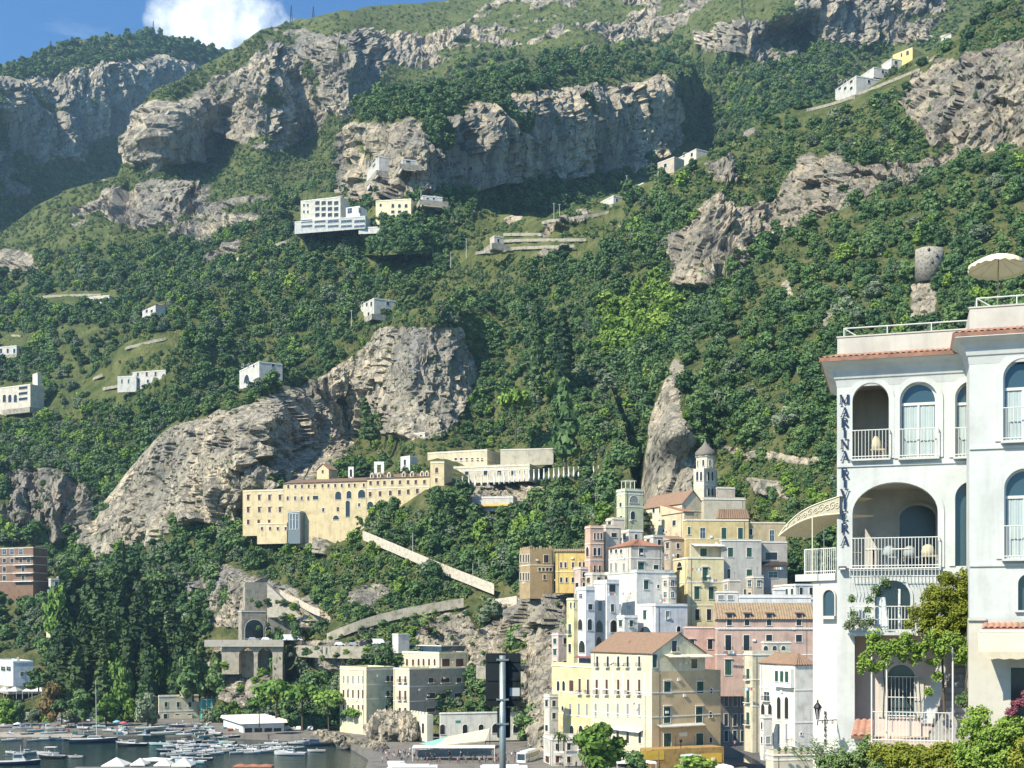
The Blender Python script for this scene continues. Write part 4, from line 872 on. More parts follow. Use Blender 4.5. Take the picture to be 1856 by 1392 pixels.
for i in (0, .95):
    for j in (0, .95): pg.tube([b0+ur*(.4+3.6*i)+ul*(.3+3*j), b0+ur*(.4+3.6*i)+ul*(.3+3*j)+z*3.2], .14, TRIM, 6)
for j in (0, 1, 2, 3): pg.frame_box(b0+ur*.2+ul*(.2+j)+z*3.2, ur*4.2, ul*.15, z*.2, TRIM)
pg.build('pergola', h.root)
h = House('ruined_tower', 'tan ruined tower house with a ragged opening and battlements beside the woods', 'tower')
h.mass(941, 960.6, 1003, 995, 1085, 428, 20, (0.40, 0.30, 0.17), par=0, bands=(1024,)); h.win([944, 949, 954, 958], 1012, 2.6, 14, 'k', 'L'); h.win([944, 949, 954, 958], 1045, 2.6, 14, 'k', 'L'); h.win([990], 1013, 9, 14, 'k', 'R'); h.win([978, 985, 992, 998], 1032, 5, 6, 'k', 'R'); h.win([987], 1046, 5, 9, 'k', 'R')
mr = MB()
for i in range(6): p = h.C+h.dl*(h.Ll*i/6); mr.frame_box((p.x, p.y, h.z1), (*(h.dl*h.Ll*.09), 0), (*(h.dr*.6), 0), (0, 0, .9), paint((.46, .35, .20)))
for i in range(7): p = h.C+h.dr*(h.Lr*i/7); mr.frame_box((p.x, p.y, h.z1), (*(h.dr*h.Lr*.08), 0), (*(h.dl*.6), 0), (0, 0, .6+.5*(i % 3 == 0)), paint((.46, .35, .20)))
mr.build('battlements', h.root)
# church
h = House('church', 'cream church with tiled nave roof and big bare side wall under the rock spine', 'church')
stone = (.52, .47, .36)
h.mass(1164, 1236, 1275, 914, 985, 434, 28, (0.66, 0.60, 0.43), roof='gable_l', rise=5.0, tile=TILE, bands=(925,)); h.win([1185, 1197], 925, 4, 9, 'k', 'L'); h.win([1168], 955, 5, 18, 'ka', 'L'); h.win([1176], 948, 3, 12, 'k', 'L')
h.mass(1199, 1240, 1258, 928, 985, 428, 24, (0.64, 0.52, 0.35), roof='shed', rise=3.6, tile=TILE_RED, part='aisle', bands=()); h.win([1222], 948, 6, 10, 'k', 'L'); h.win([1203], 962, 4, 7, 'ka', 'L')
h.mass(1272, 1276, 1351, 904, 985, 431, 8, stone, par=.6, part='side_wall'); h.mass(1298, 1300, 1332, 884, 906, 436, 8, (0.49, 0.43, 0.35), par=.3, part='vestry', clear=False)
h = House('bell_tower', 'square stone bell tower with paired arched openings and grey onion dome', 'tower')
st = paint((.60, .55, .43), .9, .14, .6, .5)
h.mass(1257, 1276, 1300, 848, 960, 437, 40, stone, roof=None, bands=(878, 905, 850), mat=st); h.win([1284, 1291], 863, 4, 17, 'ka', 'R', name='belfry_opening'); h.win([1284, 1291], 892, 4, 14, 'ka', 'R', name='belfry_opening'); h.win([1264, 1271], 863, 4, 17, 'ka', 'L', name='belfry_opening')
cc = h.C+h.dr*h.Lr*.5+h.dl*h.Ll*.5; R8 = (1295-1261)/2/F*437; b = MB(); za, zb = h.z1, CH+(HZ-825)/F*437
b.lathe((cc.x, cc.y, za), [(R8, 0), (R8, zb-za-.3), (R8+.35, zb-za-.25), (R8+.35, zb-za)], st, 8, False); drum = b.build('octagonal_drum', h.root)
for k in range(8):
    a_ = math.pi*2*(k+.5)/8; n_ = Vector((math.cos(a_), math.sin(a_), 0)); u_ = Vector((-n_.y, n_.x, 0))
    window(drum, Vector((cc.x, cc.y, za+1.9))+n_*(R8*.924+.01), u_ if u_.x > 0 else u_, n_, .7, 2.2, 'ka', False, TRIM, 'belfry_opening')
b = MB(); H = (825-793)/F*437; b.lathe((cc.x, cc.y, zb), [(R8+.25, 0), (R8+.45, .08*H), (R8+.25, .25*H), (R8*.78, .42*H), (R8*.42, .6*H), (R8*.18, .78*H), (.1, .95*H), (.02, H*1.04)], paint((.20, .18, .15), .8, .2, 1.5, .4), 16); b.build('onion_dome', h.root)
# ---------------------------------------------------------------- convent and the slopes under it
h = House('convent', 'long yellow convent with brown roof and rows of small windows under the pale cliff', 'convent')
CY = (.62, .51, .30); A73 = 73.0
def on_line(px, Y0=552, px0=805):
    d = Vector((-math.sin(math.radians(A73)), math.cos(math.radians(A73)))); C = Vector(((px0-CX)/F*Y0, Y0)); k = (px-CX)/F
    t = (k*C.y-C.x)/(d.x-k*d.y); return (C+d*t).y
h.mass(440, 513, 513, 888, 970, on_line(513), A73, CY, thick=11, part='west_wing', bands=()); h.win([450, 470, 488.6, 507.6], 902, 5, 9, 'b', hood=True); h.win([450, 470, 488.6, 507.6], 924, 5, 9, 'b', hood=True); h.win([450, 469, 488], 946, 5, 9, 'b')
h.mass(513.4, 664, 664, 872, 990, on_line(664), A73, CY, roof='shed_l', rise=2.6, thick=9, tile=tiles_mat((.26, .15, .10), (.20, .14, .10)), part='cloister_wing', bands=())
h.win([522.7, 535.6, 547.4, 559.7, 570.7, 584.7, 595.5, 607.8, 619.6, 632.6, 643, 659.5], 882, 4, 6.5, 'b', dy=-.25); h.win([521.6, 535, 547, 559], 903, 4, 7, 'b'); h.win([572], 902, 10, 7, 'k'); h.win([613], 898, 11, 15, 'ka'); h.win([632.6], 896.5, 9, 14, 'ka'); h.win([655.6], 895, 13, 15, 'ka'); h.win([586], 924, 4, 7, 'k'); h.win([612.5], 923, 5, 8, 'b'); h.win([630.4], 922, 8, 30, 'ka'); h.win([651], 915, 4, 6, 'k'); h.win([609], 938, 11, 8, 'ka')
h.mass(664.4, 779, 779, 864, 965, on_line(779), A73, CY, roof='shed_l', rise=2.6, thick=9, tile=tiles_mat((.30, .16, .10), (.22, .15, .10)), part='east_wing', bands=(882,))
xs = [671.8, 685, 697, 711, 725, 739.7, 753.7, 769.4]; h.win(xs, 875.5, 5, 7.5, 'b', dy=-.3); h.win([671, 689, 707.6, 724, 740, 756.5], 896, 5.5, 9, 'b', dy=-1.2); h.win([671], 917, 11, 16, 'ka'); h.win([688], 913, 11, 11, 'ka')
for i, px in enumerate((673, 686, 704, 730.6, 745.7, 764, 772.6)):
    p, u, n, d = h.face(px, 'L'); p = Vector((p.x, p.y, h.z1+.1)); u = Vector((*u, 0)); n = Vector((*n, 0)); b = MB(); ym = paint(CY)
    b.frame_box(p-u*.9-n*.6, u*1.8, -n*3, (0, 0, 2.0), ym); b.lathe(p-n*1.2+Vector((0, 0, 2)), [(.9, 0), (.65, .5), (.1, .8)], ym, 10); dd = b.build('dormer', h.root); window(dd, p-n*.59+Vector((0, 0, 1.1)), u, n, .9, 1.4, 'k', False, TRIM)
h.mass(780, 805, 819, 838, 960, 551, A73, CY, par=.6, part='corner_tower'); h.win([791.6], 852, 6, 10, 'ba'); h.win([791], 870.5, 5, 8, 'b')
h.mass(574, 596, 611, 851, 880, on_line(596)+9, 62, CY, roof='gable_r', rise=2.8, part='roof_chapel', clear=False, tile=TILE); h.win([585], 855, 4, 6, 'b', 'L')
b = MB(); wm_ = paint(WHITE)
for px0, px1, y0, y1, dd in ((631, 641, 846, 872, 10), (678, 696, 837, 866, 11)):
    p0, p1 = at(px0, y1, on_line(px0)+dd), at(px1, y1, on_line(px1)+dd); hh = (y1-y0)/F*580; uu = p1-p0
    b.frame_box(p0, uu*.3, (0, 1, 0), (0, 0, hh*.8), wm_); b.frame_box(p0+uu*.7, uu*.3, (0, 1, 0), (0, 0, hh*.8), wm_); b.frame_box(p0+Vector((0, 0, hh*.8)), uu, (0, 1, 0), (0, 0, hh*.2), wm_); b.frame_box(p0, uu, (0, .9, 0), (0, 0, hh*.3), wm_)
b.build('bell_gables', h.root)
h = House('convent_annex', 'low yellow annex with four small windows at the foot of the convent'); h.mass(466, 520, 522, 948, 985, 572, 70, CY, par=.3); h.win([475, 489.6, 503.6, 518], 958, 4.4, 6, 'b', 'L')
h = House('lift_shaft', 'blue glass lift shaft standing against the yellow convent front', 'lift'); h.mass(522, 544, 552, 927, 985, 568, 66, (.2, .3, .4), mat=plain((.17, .20, .21), .35, .2), par=.3); h.win([527.5, 533, 538.5], 945, 4, 28, 'd', 'L')
h = House('white_house', 'white box house with one tall window above the convent roof'); h.mass(726, 743, 757, 827, 862, 588, 50, WHITE, par=.3); h.win([734], 838, 4, 10, 'k', 'L')
h = House('hotel_wing', 'long cream flat roofed wing with a row of windows above the pergola walk', 'building'); h.mass(775, 883, 908, 816, 850, 588, 68, (.62, .54, .37), par=.5, bands=(832,)); h.win([826, 836, 846, 856, 866, 874], 833, 4.5, 6, 'b', 'L')
h = House('terrace_wall', 'broad bare grey stone retaining wall right of the cream wing', 'wall'); h.mass(907, 1003, 1004, 813, 842, 585, 80, (.46, .43, .34), par=.3)
h = House('hotel_wing', 'lower white terraced wing with planters directly behind the white columns', 'building'); h.mass(822, 960, 990, 843, 872, 572, 74, (.62, .56, .42), par=.7, bands=(850,)); h.win([846, 880, 905, 930], 857, 7, 8, 'k', 'L')
h = House('white_house', 'small white house tucked against the foot of the lit cliff rib'); h.mass(737, 770, 782, 784, 808, 628, 55, (.56, .53, .45), par=.3); h.win([748, 763], 791, 4, 6, 'k', 'L')
h = House('pool_terrace', 'white walled terrace with an orange awning hanging among the trees', 'terrace'); h.mass(853, 930, 937, 901, 926, 548, 78, (.55, .53, .47), par=.6); c, u, n, wm, hm = h.spot(890, 914, 70, 3, 'L'); awning(h.root, c, u, n, wm, 2, .8, paint((.62, .36, .06), .9))
# white pergola columns in a row
CLEAR.append((822, 845, 1095, 880))
pm = paint((.82, .81, .76), .8, .05); px = 827.0; i = 0
def xcol(): pass
col_me = None
while px < 1090:
    f = (px-827)/263; y1 = 880-24*f-3*math.sin(f*3.1); y0 = y1-(14-3*f); Y = 560-22*f
    b0 = at(px, y1, Y); hgt = (y1-y0)/F*Y
    if col_me is None:
        m_ = MB(); m_.lathe((0, 0, -1.5), [(.42, 0), (.42, 1.6), (.32, 1.7), (.28, 4.2), (.4, 4.35), (.4, 4.5)], pm, 8); col_me = m_.mesh('column')
    o = bpy.data.objects.new('column', col_me); COL.objects.link(o); o.location = b0; o.scale = (1, 1, (hgt+.2)/3.0); tag(o, 'white pergola column in the long row below the cream hotel wing', 'column', 'pergola columns along the terrace walk')
    px += 11.5 if i < 6 else 9.0; i += 1
def ribbon(name, hkey, pts, width, m, label, kind=None, cat=None, lift=.8, wall=0, wm=None, push=5.0, n=8, par=0):
    "a path or wall that follows photo pixels over hill hkey; wall: drop of its retaining wall"
    P = []
    for (x0, y0), (x1, y1) in zip(pts[:-1], pts[1:]):
        k = max(1, int(math.hypot(x1-x0, y1-y0)/n))
        for q in range(k): P.append(surf(hkey, x0+(x1-x0)*q/k, y0+(y1-y0)*q/k))
    P.append(surf(hkey, *pts[-1]))
    S = [sum(P[max(0, i-5):i+6], Vector())/len(P[max(0, i-5):i+6]) for i in range(len(P))]
    b = MB(); up = Vector((0, 0, lift))
    L = [p+up+Vector((0, -push-width, 0)) for p in S]; Rr = [p+up+Vector((0, -push, 0)) for p in S]
    for i in range(len(S)-1):
        b.face([L[i], L[i+1], Rr[i+1], Rr[i]], m)
        if wall: dn = Vector((0, 0, -wall)); b.face([L[i]+dn, L[i+1]+dn, L[i+1], L[i]], wm or m)
        if par:
            e = Vector((0, .35, 0)); q = Vector((0, 0, par)); b.face([L[i], L[i+1], L[i+1]+q, L[i]+q], wm or m); b.face([L[i]+q, L[i+1]+q, L[i+1]+q+e, L[i]+q+e], wm or m); b.face([L[i]+e, L[i+1]+e, L[i+1]+q+e, L[i]+q+e], wm or m)
    for (x0, y0), (x1, y1) in zip(pts[:-1], pts[1:]):
        k = max(1, int(abs(x1-x0)/12))
        for q in range(k+1): xx, yy = x0+(x1-x0)*q/k, y0+(y1-y0)*q/k; CLEAR.append((xx-9, yy-5, xx+9, yy+20))
    return tag(b.build(name), label, cat, None, kind)
PALEST = paint((.55, .50, .40), .95, .15, .8, .45); STONE = paint((.36, .33, .26), .95, .25, .5, .7, bmp=.1)
ribbon('stairway', 'prom', [(640, 962), (700, 985), (780, 1018), (850, 1050), (915, 1076)], 2.2, PALEST, 'long pale stairway with parapet sloping down from the convent to the ruined tower', None, 'stairs', wall=3.2, wm=PALEST, par=.9)
ribbon('stairway', 'prom', [(505, 1062), (550, 1095), (598, 1122)], 2, PALEST, 'short pale stair ramp descending beside the tunnel retaining wall', None, 'stairs', wall=2, wm=PALEST, par=.8)
ribbon('retaining_wall', 'prom', [(572, 1158), (640, 1130), (700, 1112), (780, 1100), (860, 1086)], 2, STONE, 'long rough stone wall climbing to the right above the coast road', None, 'wall', wall=3, wm=STONE, par=.6)
for (pts, wh, lb) in (([(875, 1092), (960, 1082)], 5, 'pale stone wall below the foot of the ruined tower'),):
    ribbon('retaining_wall', 'prom', pts, 1.5, PALEST, lb, None, 'wall', wall=wh, wm=PALEST)
for hk, pts, lb in (('ridge', [(215, 650), (260, 630), (320, 606)], 'pale terrace wall below the white villa with a veranda'), ('ridge', [(150, 700), (180, 690), (215, 680)], 'short terrace wall left of the long pale wall'), ('ridge', [(170, 715), (240, 700)], 'terrace wall above the long low white villa'),
                    ('massif', [(0, 740), (50, 735), (92, 728)], 'terrace wall under the ruined terrace house'), ('massif', [(60, 612), (0, 605)][::-1], 'terrace wall above the half hidden white cottage'), ('massif', [(60, 540), (140, 538), (205, 536)], 'high terrace line above the small flat roofs'),
                    ('ridge', [(880, 442), (960, 438), (1080, 440)], 'upper dry stone wall of the vineyard terraces'), ('ridge', [(890, 428), (1000, 425)], 'middle dry stone wall of the vineyard terraces'), ('ridge', [(840, 462), (940, 452), (1060, 452)], 'lowest dry stone wall of the vineyard terraces'), ('ridge', [(960, 405), (1050, 402), (1120, 385)], 'topmost dry stone wall beneath the small white sheds'),
                    ('ridge', [(1437, 205), (1500, 196), (1560, 172), (1680, 128)], 'long pale wall below the upper white houses')):
    ribbon('terrace_wall', hk, pts, .9, PALEST, lb, None, 'wall', wall=1.9, wm=STONE, lift=.2, push=2.2)
# coast road, tunnel and viaduct
asphalt = paint((.06, .06, .065), .9, .15, .5, .2)
h = House('tunnel_portal', 'grey stone tunnel portal with dark arched mouth beside a second smaller arch', 'tunnel'); pst = (.30, .28, .24)
h.mass(432, 438, 482, 1108, 1170, 512, 6, pst, par=.3, mat=STONE); h.win([461], 1140, 34, 34, 'ka', 'R', name='tunnel_mouth', trim=TRIM)
h.mass(484, 485, 548, 1118, 1170, 514, 4, (.42, .38, .29), par=0, mat=STONE, part='buttress_wall'); h.win([487], 1147, 11, 22, 'ka', 'R', name='tunnel_mouth'); h.win([532], 1146, 10, 10, 'ka', 'R', name='tunnel_mouth')
h.mass(440, 444, 486, 1055, 1112, 516, 4, (.32, .29, .25), par=0, part='upper_wall', mat=STONE)
b = MB(); g = [at(484, 1119, 514), at(548, 1119, 514), at(540, 1112, 514), at(484, 1058, 514)]; b.face(g, PALEST); b.face([q+Vector((0, 6, 0)) for q in g][::-1], PALEST); b.face([g[2], g[3], g[3]+Vector((0, 6, 0)), g[2]+Vector((0, 6, 0))][::-1], PALEST); b.build('sloping_buttress', h.root)
h = House('viaduct', 'stone road viaduct with two tall arches over the cliff foot', 'bridge')
vm = paint((.40, .36, .28), .95, .22, .5, .7); b = MB(); Yv = 500
def vx(px): return (px-CX)/F*Yv
def vz(py): return CH+(HZ-py)/F*Yv
for x0, x1, yb_ in ((402, 433, 1222), (460, 467, 1300), (494, 512, 1300)): b.box(vx(x0), vx(x1), Yv, Yv+7, vz(yb_), vz(1170), vm)
for x0, x1 in ((433, 460), (467, 494)):      # spandrels over round arches
    r = (x1-x0)/2; cx_ = (x0+x1)/2
    for i in range(10):
        a0, a1 = math.pi*i/10, math.pi*(i+1)/10; pa, pb = cx_+r*math.cos(a0), cx_+r*math.cos(a1); ya, yb = 1188-r*math.sin(a0), 1188-r*math.sin(a1)
        b.face([(vx(pa), Yv, vz(ya)), (vx(pb), Yv, vz(yb)), (vx(pb), Yv, vz(1170)), (vx(pa), Yv, vz(1170))], vm)
        b.face([(vx(pa), Yv, vz(ya)), (vx(pb), Yv, vz(yb)), (vx(pb), Yv+7, vz(yb)), (vx(pa), Yv+7, vz(ya))], vm)
    for x in (x0, x1): pass
    b.box(vx(x0), vx(x1), Yv+6, Yv+8, vz(1260), vz(1180), STONE)
b.build('arches', h.root); b = MB(); b.box(vx(372), vx(515), Yv-1.2, Yv+14, vz(1170)+.004, vz(1162), asphalt); b.box(vx(372), vx(515), Yv-1.5, Yv-1.2, vz(1172), vz(1159.5), PARAPET); b.build('deck', h.root); CLEAR.append((380, 1120, 550, 1262))
ribbon('road', 'prom', [(515, 1166), (560, 1170), (620, 1172), (700, 1172)], 6, asphalt, 'coast road running behind the shaded apartment block', 'structure', None, wall=4.5, wm=STONE, lift=.3, push=4)
ribbon('road', 'prom', [(850, 1200), (900, 1212), (1000, 1222)], 5, asphalt, 'coast road passing behind the dark sign towards the town', 'structure', None, wall=4.5, wm=STONE, lift=.3, push=4)
# ---------------------------------------------------------------- villas on the slopes
VW = (.56, .545, .50)
def villa(hk, label, xl, xc, xr, yt, yb, a=25, col=VW, wins=(), roof='flat', name='villa', cat='house', near=6, Y=None, **kw):
    Yc = Y or min(surf(hk, x, min(yb, 1e9)).y for x in (xl, xc, xr))-near
    h = House(name, label, cat); h.mass(xl, xc, xr, yt, yb+8, Yc, a, col, roof=roof, **kw)
    for w in wins: h.win(*w)
    if cat == 'house' and min(h.Lr, h.Ll) > 3:      # forecourt walls and a chimney
        b = MB(); z1 = CH+(HZ-yb)/F*Yc; o = h.C-h.dr*2.5-h.dl*2.5; W1, W2 = h.dr*min(h.Lr+6, 26), h.dl*min(h.Ll+6, 26)
        for q, v, t in ((o, W1, h.dl), (o, W2, h.dr)): b.frame_box((*q, z1-3), (*v, 0), (*(t*.4), 0), (0, 0, 3.4), STONE)
        b.build('forecourt_wall', h.root); b = MB(); q = h.C+h.dr*h.Lr*.6+h.dl*h.Ll*.4; b.frame_box((*q, h.z1-.3), (.9, 0, 0), (0, .9, 0), (0, 0, 2.0), PARAPET); b.build('chimney', h.root)
    return h
CRAG = 850
h = villa('ridge', 'large white stepped hotel on the crag with three rows of balconies', 545, 617, 634, 357, 394, 72, (.60, .58, .50), (([575.4, 586.6, 598, 609.5], 368, 8, 7, 'k'), ([575.4, 586.6, 598, 609.5], 378.7, 8, 7, 'k'), ([575.4, 586.6, 598, 609.5], 389.5, 8, 7, 'k'), ([551, 558], 372, 3, 5, 'k'), ([551, 558], 384, 3, 5, 'k')), name='hotel', cat='hotel', Y=CRAG)
h.mass(534, 662, 690, 392, 414, CRAG-9, 76, (.55, .66, .72), par=.4, part='glass_terrace', mat=paint((.50, .515, .49), .6)); h.win([556, 580, 604, 628, 652], 401, 20, 5, 'd', 'L'); h.win([556, 580, 604, 628, 652], 410, 20, 4, 'd', 'L')
h.mass(627, 652, 665, 374, 394, CRAG-7, 66, (.72, .76, .76), par=.4, part='pavilion', clear=False); h.win([634, 652], 382, 8, 9, 'd')
villa('ridge', 'yellow and white hotel annex on a wide terrace right of the big white hotel', 681, 745, 750, 361, 396, 80, (.78, .70, .46), (([712, 724, 736], 373, 5, 7, 'ka'), ([712, 724, 736], 384, 6, 5, 'k'), ([690], 372, 4, 5, 'k')), name='hotel', cat='hotel', Y=CRAG-3)
villa('ridge', 'long pale terrace slab projecting from the crag below the hotels', 650, 778, 784, 409, 412, 84, (.66, .64, .58), (), name='terrace', cat='terrace', Y=CRAG-12)
villa('wall', 'white balconied house set into the sunlit end of the long cliff', 665, 687, 709, 284, 312, 22, VW, (([671, 678], 291, 5, 4, 'k'), ([671, 678], 300, 5, 4, 'k')), Y=None, near=11)
villa('wall', 'little white shelter on a ledge of the long cliff', 722, 730, 754, 289, 300, 12, VW, (([740], 293, 8, 4, 'k'),), Y=None, near=11)
villa('ridge', 'white cube house with ochre ground floor alone at the cliff top', 650, 678, 717, 541, 572, 30, (.56, .54, .47), (([657, 665, 673], 551, 3, 8, 'k'), ([657, 668], 570, 3, 8, 'k'), ([703], 550, 6, 6, 'k')), Y=None, near=2)
h = villa('prom', 'white house with a large arched loggia on the edge of the promontory', 434, 470, 512, 656, 697, 32, VW, (([447], 686, 10, 14, 'ka'), ([440, 450, 460], 663, 3, 6, 'k'), ([495], 662, 6, 6, 'k')), Y=705)
h = villa('ridge', 'long low white villa with two storeys of green shutters in the valley', 213, 247, 249, 682, 702, 78, VW, (([221, 233], 691, 3, 7, 'g'),), Y=None); h.mass(240, 300, 312, 671, 702, h.Y-4, 72, VW, par=.3, part='main_wing'); h.win([250, 266, 282], 678, 4, 8, 'b', 'L'); h.win([250, 268, 286], 691, 4, 6, 'k', 'L')
villa('massif', 'white villa with a red tiled veranda roof in the valley woods', 258, 282, 300, 552, 580, 40, VW, (([266, 275], 564, 4, 5, 'k'), ([266, 275], 574, 4, 5, 'ka')), roof='hip', rise=2, tile=TILE, Y=None)
h = villa('massif', 'half ruined pale house with stacked open balconies at the valley edge', -6, 55, 80, 697, 740, 62, (.60, .55, .45), (([8, 18, 28], 722, 6, 14, 'ka'), ([42], 703, 16, 5, 'k'), ([42], 713, 16, 5, 'k'), ([42], 723, 16, 5, 'k')), Y=None); h.mass(59, 68, 75, 676, 702, h.Y+6, 45, (.66, .60, .48), par=.2, part='stair_tower')
villa('massif', 'half hidden white cottage with dark doors at the left of the valley', -10, 30, 38, 627, 644, 70, VW, (([2, 14, 26], 636, 4, 8, 'k'),), Y=None)
villa('massif', 'cluster of small flat cream roofs among the valley trees', 150, 198, 208, 536, 552, 74, (.70, .64, .52), (([166, 182], 544, 5, 5, 'k'),), Y=None)
villa('massif', 'tiny cream hut below the rocks left of the white hotel', 422, 436, 446, 466, 476, 40, CREAM, (), Y=None)
h = villa('ridge', 'row of terraced white houses high on the right ridge', 1514, 1552, 1600, 138, 176, 20, VW, (([1522, 1532, 1543], 148, 5, 5, 'k'), ([1522, 1532, 1543], 160, 5, 5, 'k'), ([1575], 148, 5, 6, 'k')), Y=815); h.mass(1560, 1584, 1624, 122, 140, 822, 20, VW, par=.3, part='upper_wing'); h.win([1600], 130, 5, 6, 'k'); h.mass(1598, 1616, 1642, 106, 126, 828, 20, VW, par=.3, part='top_wing'); h.win([1624], 114, 6, 7, 'g')
villa('ridge', 'yellow house with an arched window at the head of the white terrace row', 1618, 1654, 1690, 87, 118, 40, (.76, .62, .24), (([1645], 96, 5, 8, 'ba'), ([1634], 100, 3, 7, 'b')), Y=825)
villa('ridge', 'small white house near the top right edge of the ridge', 1706, 1724, 1740, 60, 84, 30, VW, (([1712, 1718], 71, 3, 5, 'k'),), roof='shed', rise=1.5, Y=825)
h = villa('ridge', 'old stone house with arched door on the shoulder below the long cliff', 1192, 1222, 1240, 285, 318, 40, (.50, .44, .34), (([1206], 300, 5, 7, 'k'),), Y=800); h.mass(1228, 1262, 1285, 270, 300, 812, 30, (.62, .57, .48), par=.3, part='upper_house'); h.win([1240, 1254], 280, 4, 7, 'ka')
villa('ridge', 'small white house right beside the terraced vineyards', 1153, 1166, 1178, 332, 352, 35, VW, (([1159], 342, 3, 5, 'k'),), Y=815)
villa('ridge', 'white shed with one dark door above the vineyards', 1088, 1112, 1134, 355, 374, 30, VW, (([1118], 363, 4, 6, 'k'),), Y=815)
villa('ridge', 'stone hut with a flat roof at the left end of the vineyard terraces', 888, 896, 913, 428, 444, 25, (.52, .48, .40), (([903], 436, 4, 6, 'k'),), Y=790)
villa('wall', 'low white roadside building at the foot of the long cliff', 762, 766, 802, 355, 365, 8, (.66, .66, .62), (([775, 786], 360, 4, 3, 'k'),), Y=845)
h = House('ruined_tower', 'round ruined watch tower of pale rubble in the woods above the white hotel roof', 'tower')
Yt = min(surf('right', x_, y_).y for x_ in (1664, 1684, 1704) for y_ in (478, 492))-1.5; b = MB(); cx_, cy_, _ = at(1684, 480, Yt); R_ = 25/F*Yt; zt_, zb_ = CH+(HZ-452)/F*Yt, CH+(HZ-490)/F*Yt
rm = paint((.36, .335, .28), .95, .4, 1.2, .7, bmp=.5); n_ = 28; b.lathe((cx_, cy_, zb_), [(R_*1.0, -4.5), (R_*1.0, .5*(zt_-zb_)), (R_*.98, zt_-zb_), (R_*.8, zt_-zb_), (R_*.78, (zt_-zb_)*.8)], rm, n_); o = b.build('wall', h.root)
for v in o.data.vertices:
    j = fbm(np.array([v.co.x*.5]), np.array([v.co.y*.5]), np.array([v.co.z*.5]), 3)[0]; v.co.z += (.7*j-.2 if v.co.z > (zt_-1) else 0); v.co.x += .3*j
b = MB()
for a_, zz in ((-1.9, -2), (-1.3, -4.5), (-1.65, -7)): b.lathe((cx_+R_*.97*math.cos(a_), cy_+R_*.97*math.sin(a_), zt_+zz), [(.5, 0), (.55, .5), (.4, 1)], DARK, 8)
b.build('windows', h.root); CLEAR.append((1655, 445, 1712, 505))
# left edge: apartments over the coast road, villas and the house by the stair
h = House('apartment_block', 'brown and white apartment block with wide balconies under the left cliff', 'building')
h.mass(-12, 60, 86, 992, 1100, 655, 66, (.22, .14, .095), par=.4, bands=(1008, 1023, 1038, 1053)); h.win([8, 22, 38], 1000, 7, 10, 'd', 'L'); h.win([8, 22, 38, 52], 1016, 6, 8, 'k', 'L'); h.win([8, 42], 1032, 6, 9, 'k', 'L'); h.win([8, 42], 1048, 6, 9, 'k', 'L')
for yy in (1008, 1023, 1038, 1053):
    c, u, n, wm, hm = h.spot(44, yy+1, 34, 3, 'L'); balcony(h.root, c, u, n, 13, 1.6, TRIM, WIRON)
villa('massif', 'small white house with a green window right of the brown apartments', 88, 92, 112, 1050, 1082, 10, VW, (([103], 1058, 7, 8, 'g'),), Y=650)
villa('massif', 'cream house half hidden behind the cypress wood', 84, 92, 114, 1124, 1165, 20, (.70, .60, .44), (([104], 1136, 4, 7, 'k'),), Y=602)
villa('massif', 'modern pale blue white villa with roof terrace behind the harbour beach', -12, 24, 60, 1200, 1245, 30, (.62, .68, .70), (([6, 16], 1212, 8, 8, 'd'), ([40], 1222, 6, 8, 'd')), Y=540)
CLEAR.append((-40, 1180, 70, 1400))
# ---------------------------------------------------------------- sea, quay and beach
def sheet(name, pts, z, m, label, kind='structure', wall=0):
    b = MB(); b.face([(x, y, z if not callable(z) else z(x, y)) for x, y in pts], m)
    if wall:
        for (x0, y0), (x1, y1) in zip(pts, pts[1:]+pts[:1]): b.face([(x0, y0, z-wall), (x1, y1, z-wall), (x1, y1, z), (x0, y0, z)], m)
    return tag(b.build(name), label, None, None, kind)
wm, nt, pb = new_mat('sea_water'); p = wpos(nt)
pb.inputs['Base Color'].default_value = (.010, .030, .032, 1); pb.inputs['Roughness'].default_value = .10; pb.inputs['Specular IOR Level'].default_value = .5
hh = math_n(nt, 'ADD', noise(nt, mapping(nt, p, (.5, 1.1, 1)), 1.0, 4, .6), math_n(nt, 'MULTIPLY', noise(nt, mapping(nt, p, (.12, .3, 1)), 1, 3), 1.4))
bump(nt, hh, .55, .35, pb)
sheet('water', [(-900, 150), (500, 150), (500, 900), (-900, 900)], 0, wm, 'dark green harbour water with small ripples')
sheet('seabed', [(-1200, -100), (900, -100), (900, 1600), (-1200, 1600)], -8, STONE, 'ground far below the harbour water')
pave = paint((.19, .175, .15), .9, .2, .25, .3)
sheet('quay', [(-500, 462), (-205, 458), (-150, 452), (-112, 448), (-96, 440), (-62, 425), (-50, 400), (-41, 368), (-36, 300), (170, 300), (170, 620), (-500, 640)], 2.0, pave, 'pale paved quay and square along the harbour', wall=5)
b = MB(); sand = paint((.34, .31, .26), .95, .2, .5, .1)
b.face([(-260, 446, -.4), (-152, 443, -.4), (-150, 464, 2.2), (-260, 470, 2.2)], sand); tag(b.build('beach'), 'grey pebble beach behind the moored boats', kind='structure')
hill('coast', 'hill', 'wooded coast slope above the harbour beach',
     [(-160, 1080), (0, 1084), (60, 1090), (100, 1110), (140, 1090), (200, 1030), (260, 990), (330, 960), (380, 1010), (420, 1090)], [(-160, 1312), (420, 1312)],
     [(-160, 1085, 655), (0, 1088, 650), (100, 1110, 630), (0, 1200, 590), (200, 1040, 620), (330, 970, 615), (200, 1150, 575), (330, 1100, 570), (-160, 1300, 515), (100, 1300, 520), (300, 1300, 528), (420, 1300, 530), (420, 1100, 555)],
     4.0, [[(380, 1120), (420, 1100), (420, 1300), (395, 1300)]], m_near, .4, None, seed=9, fq=1.6, green=.5)
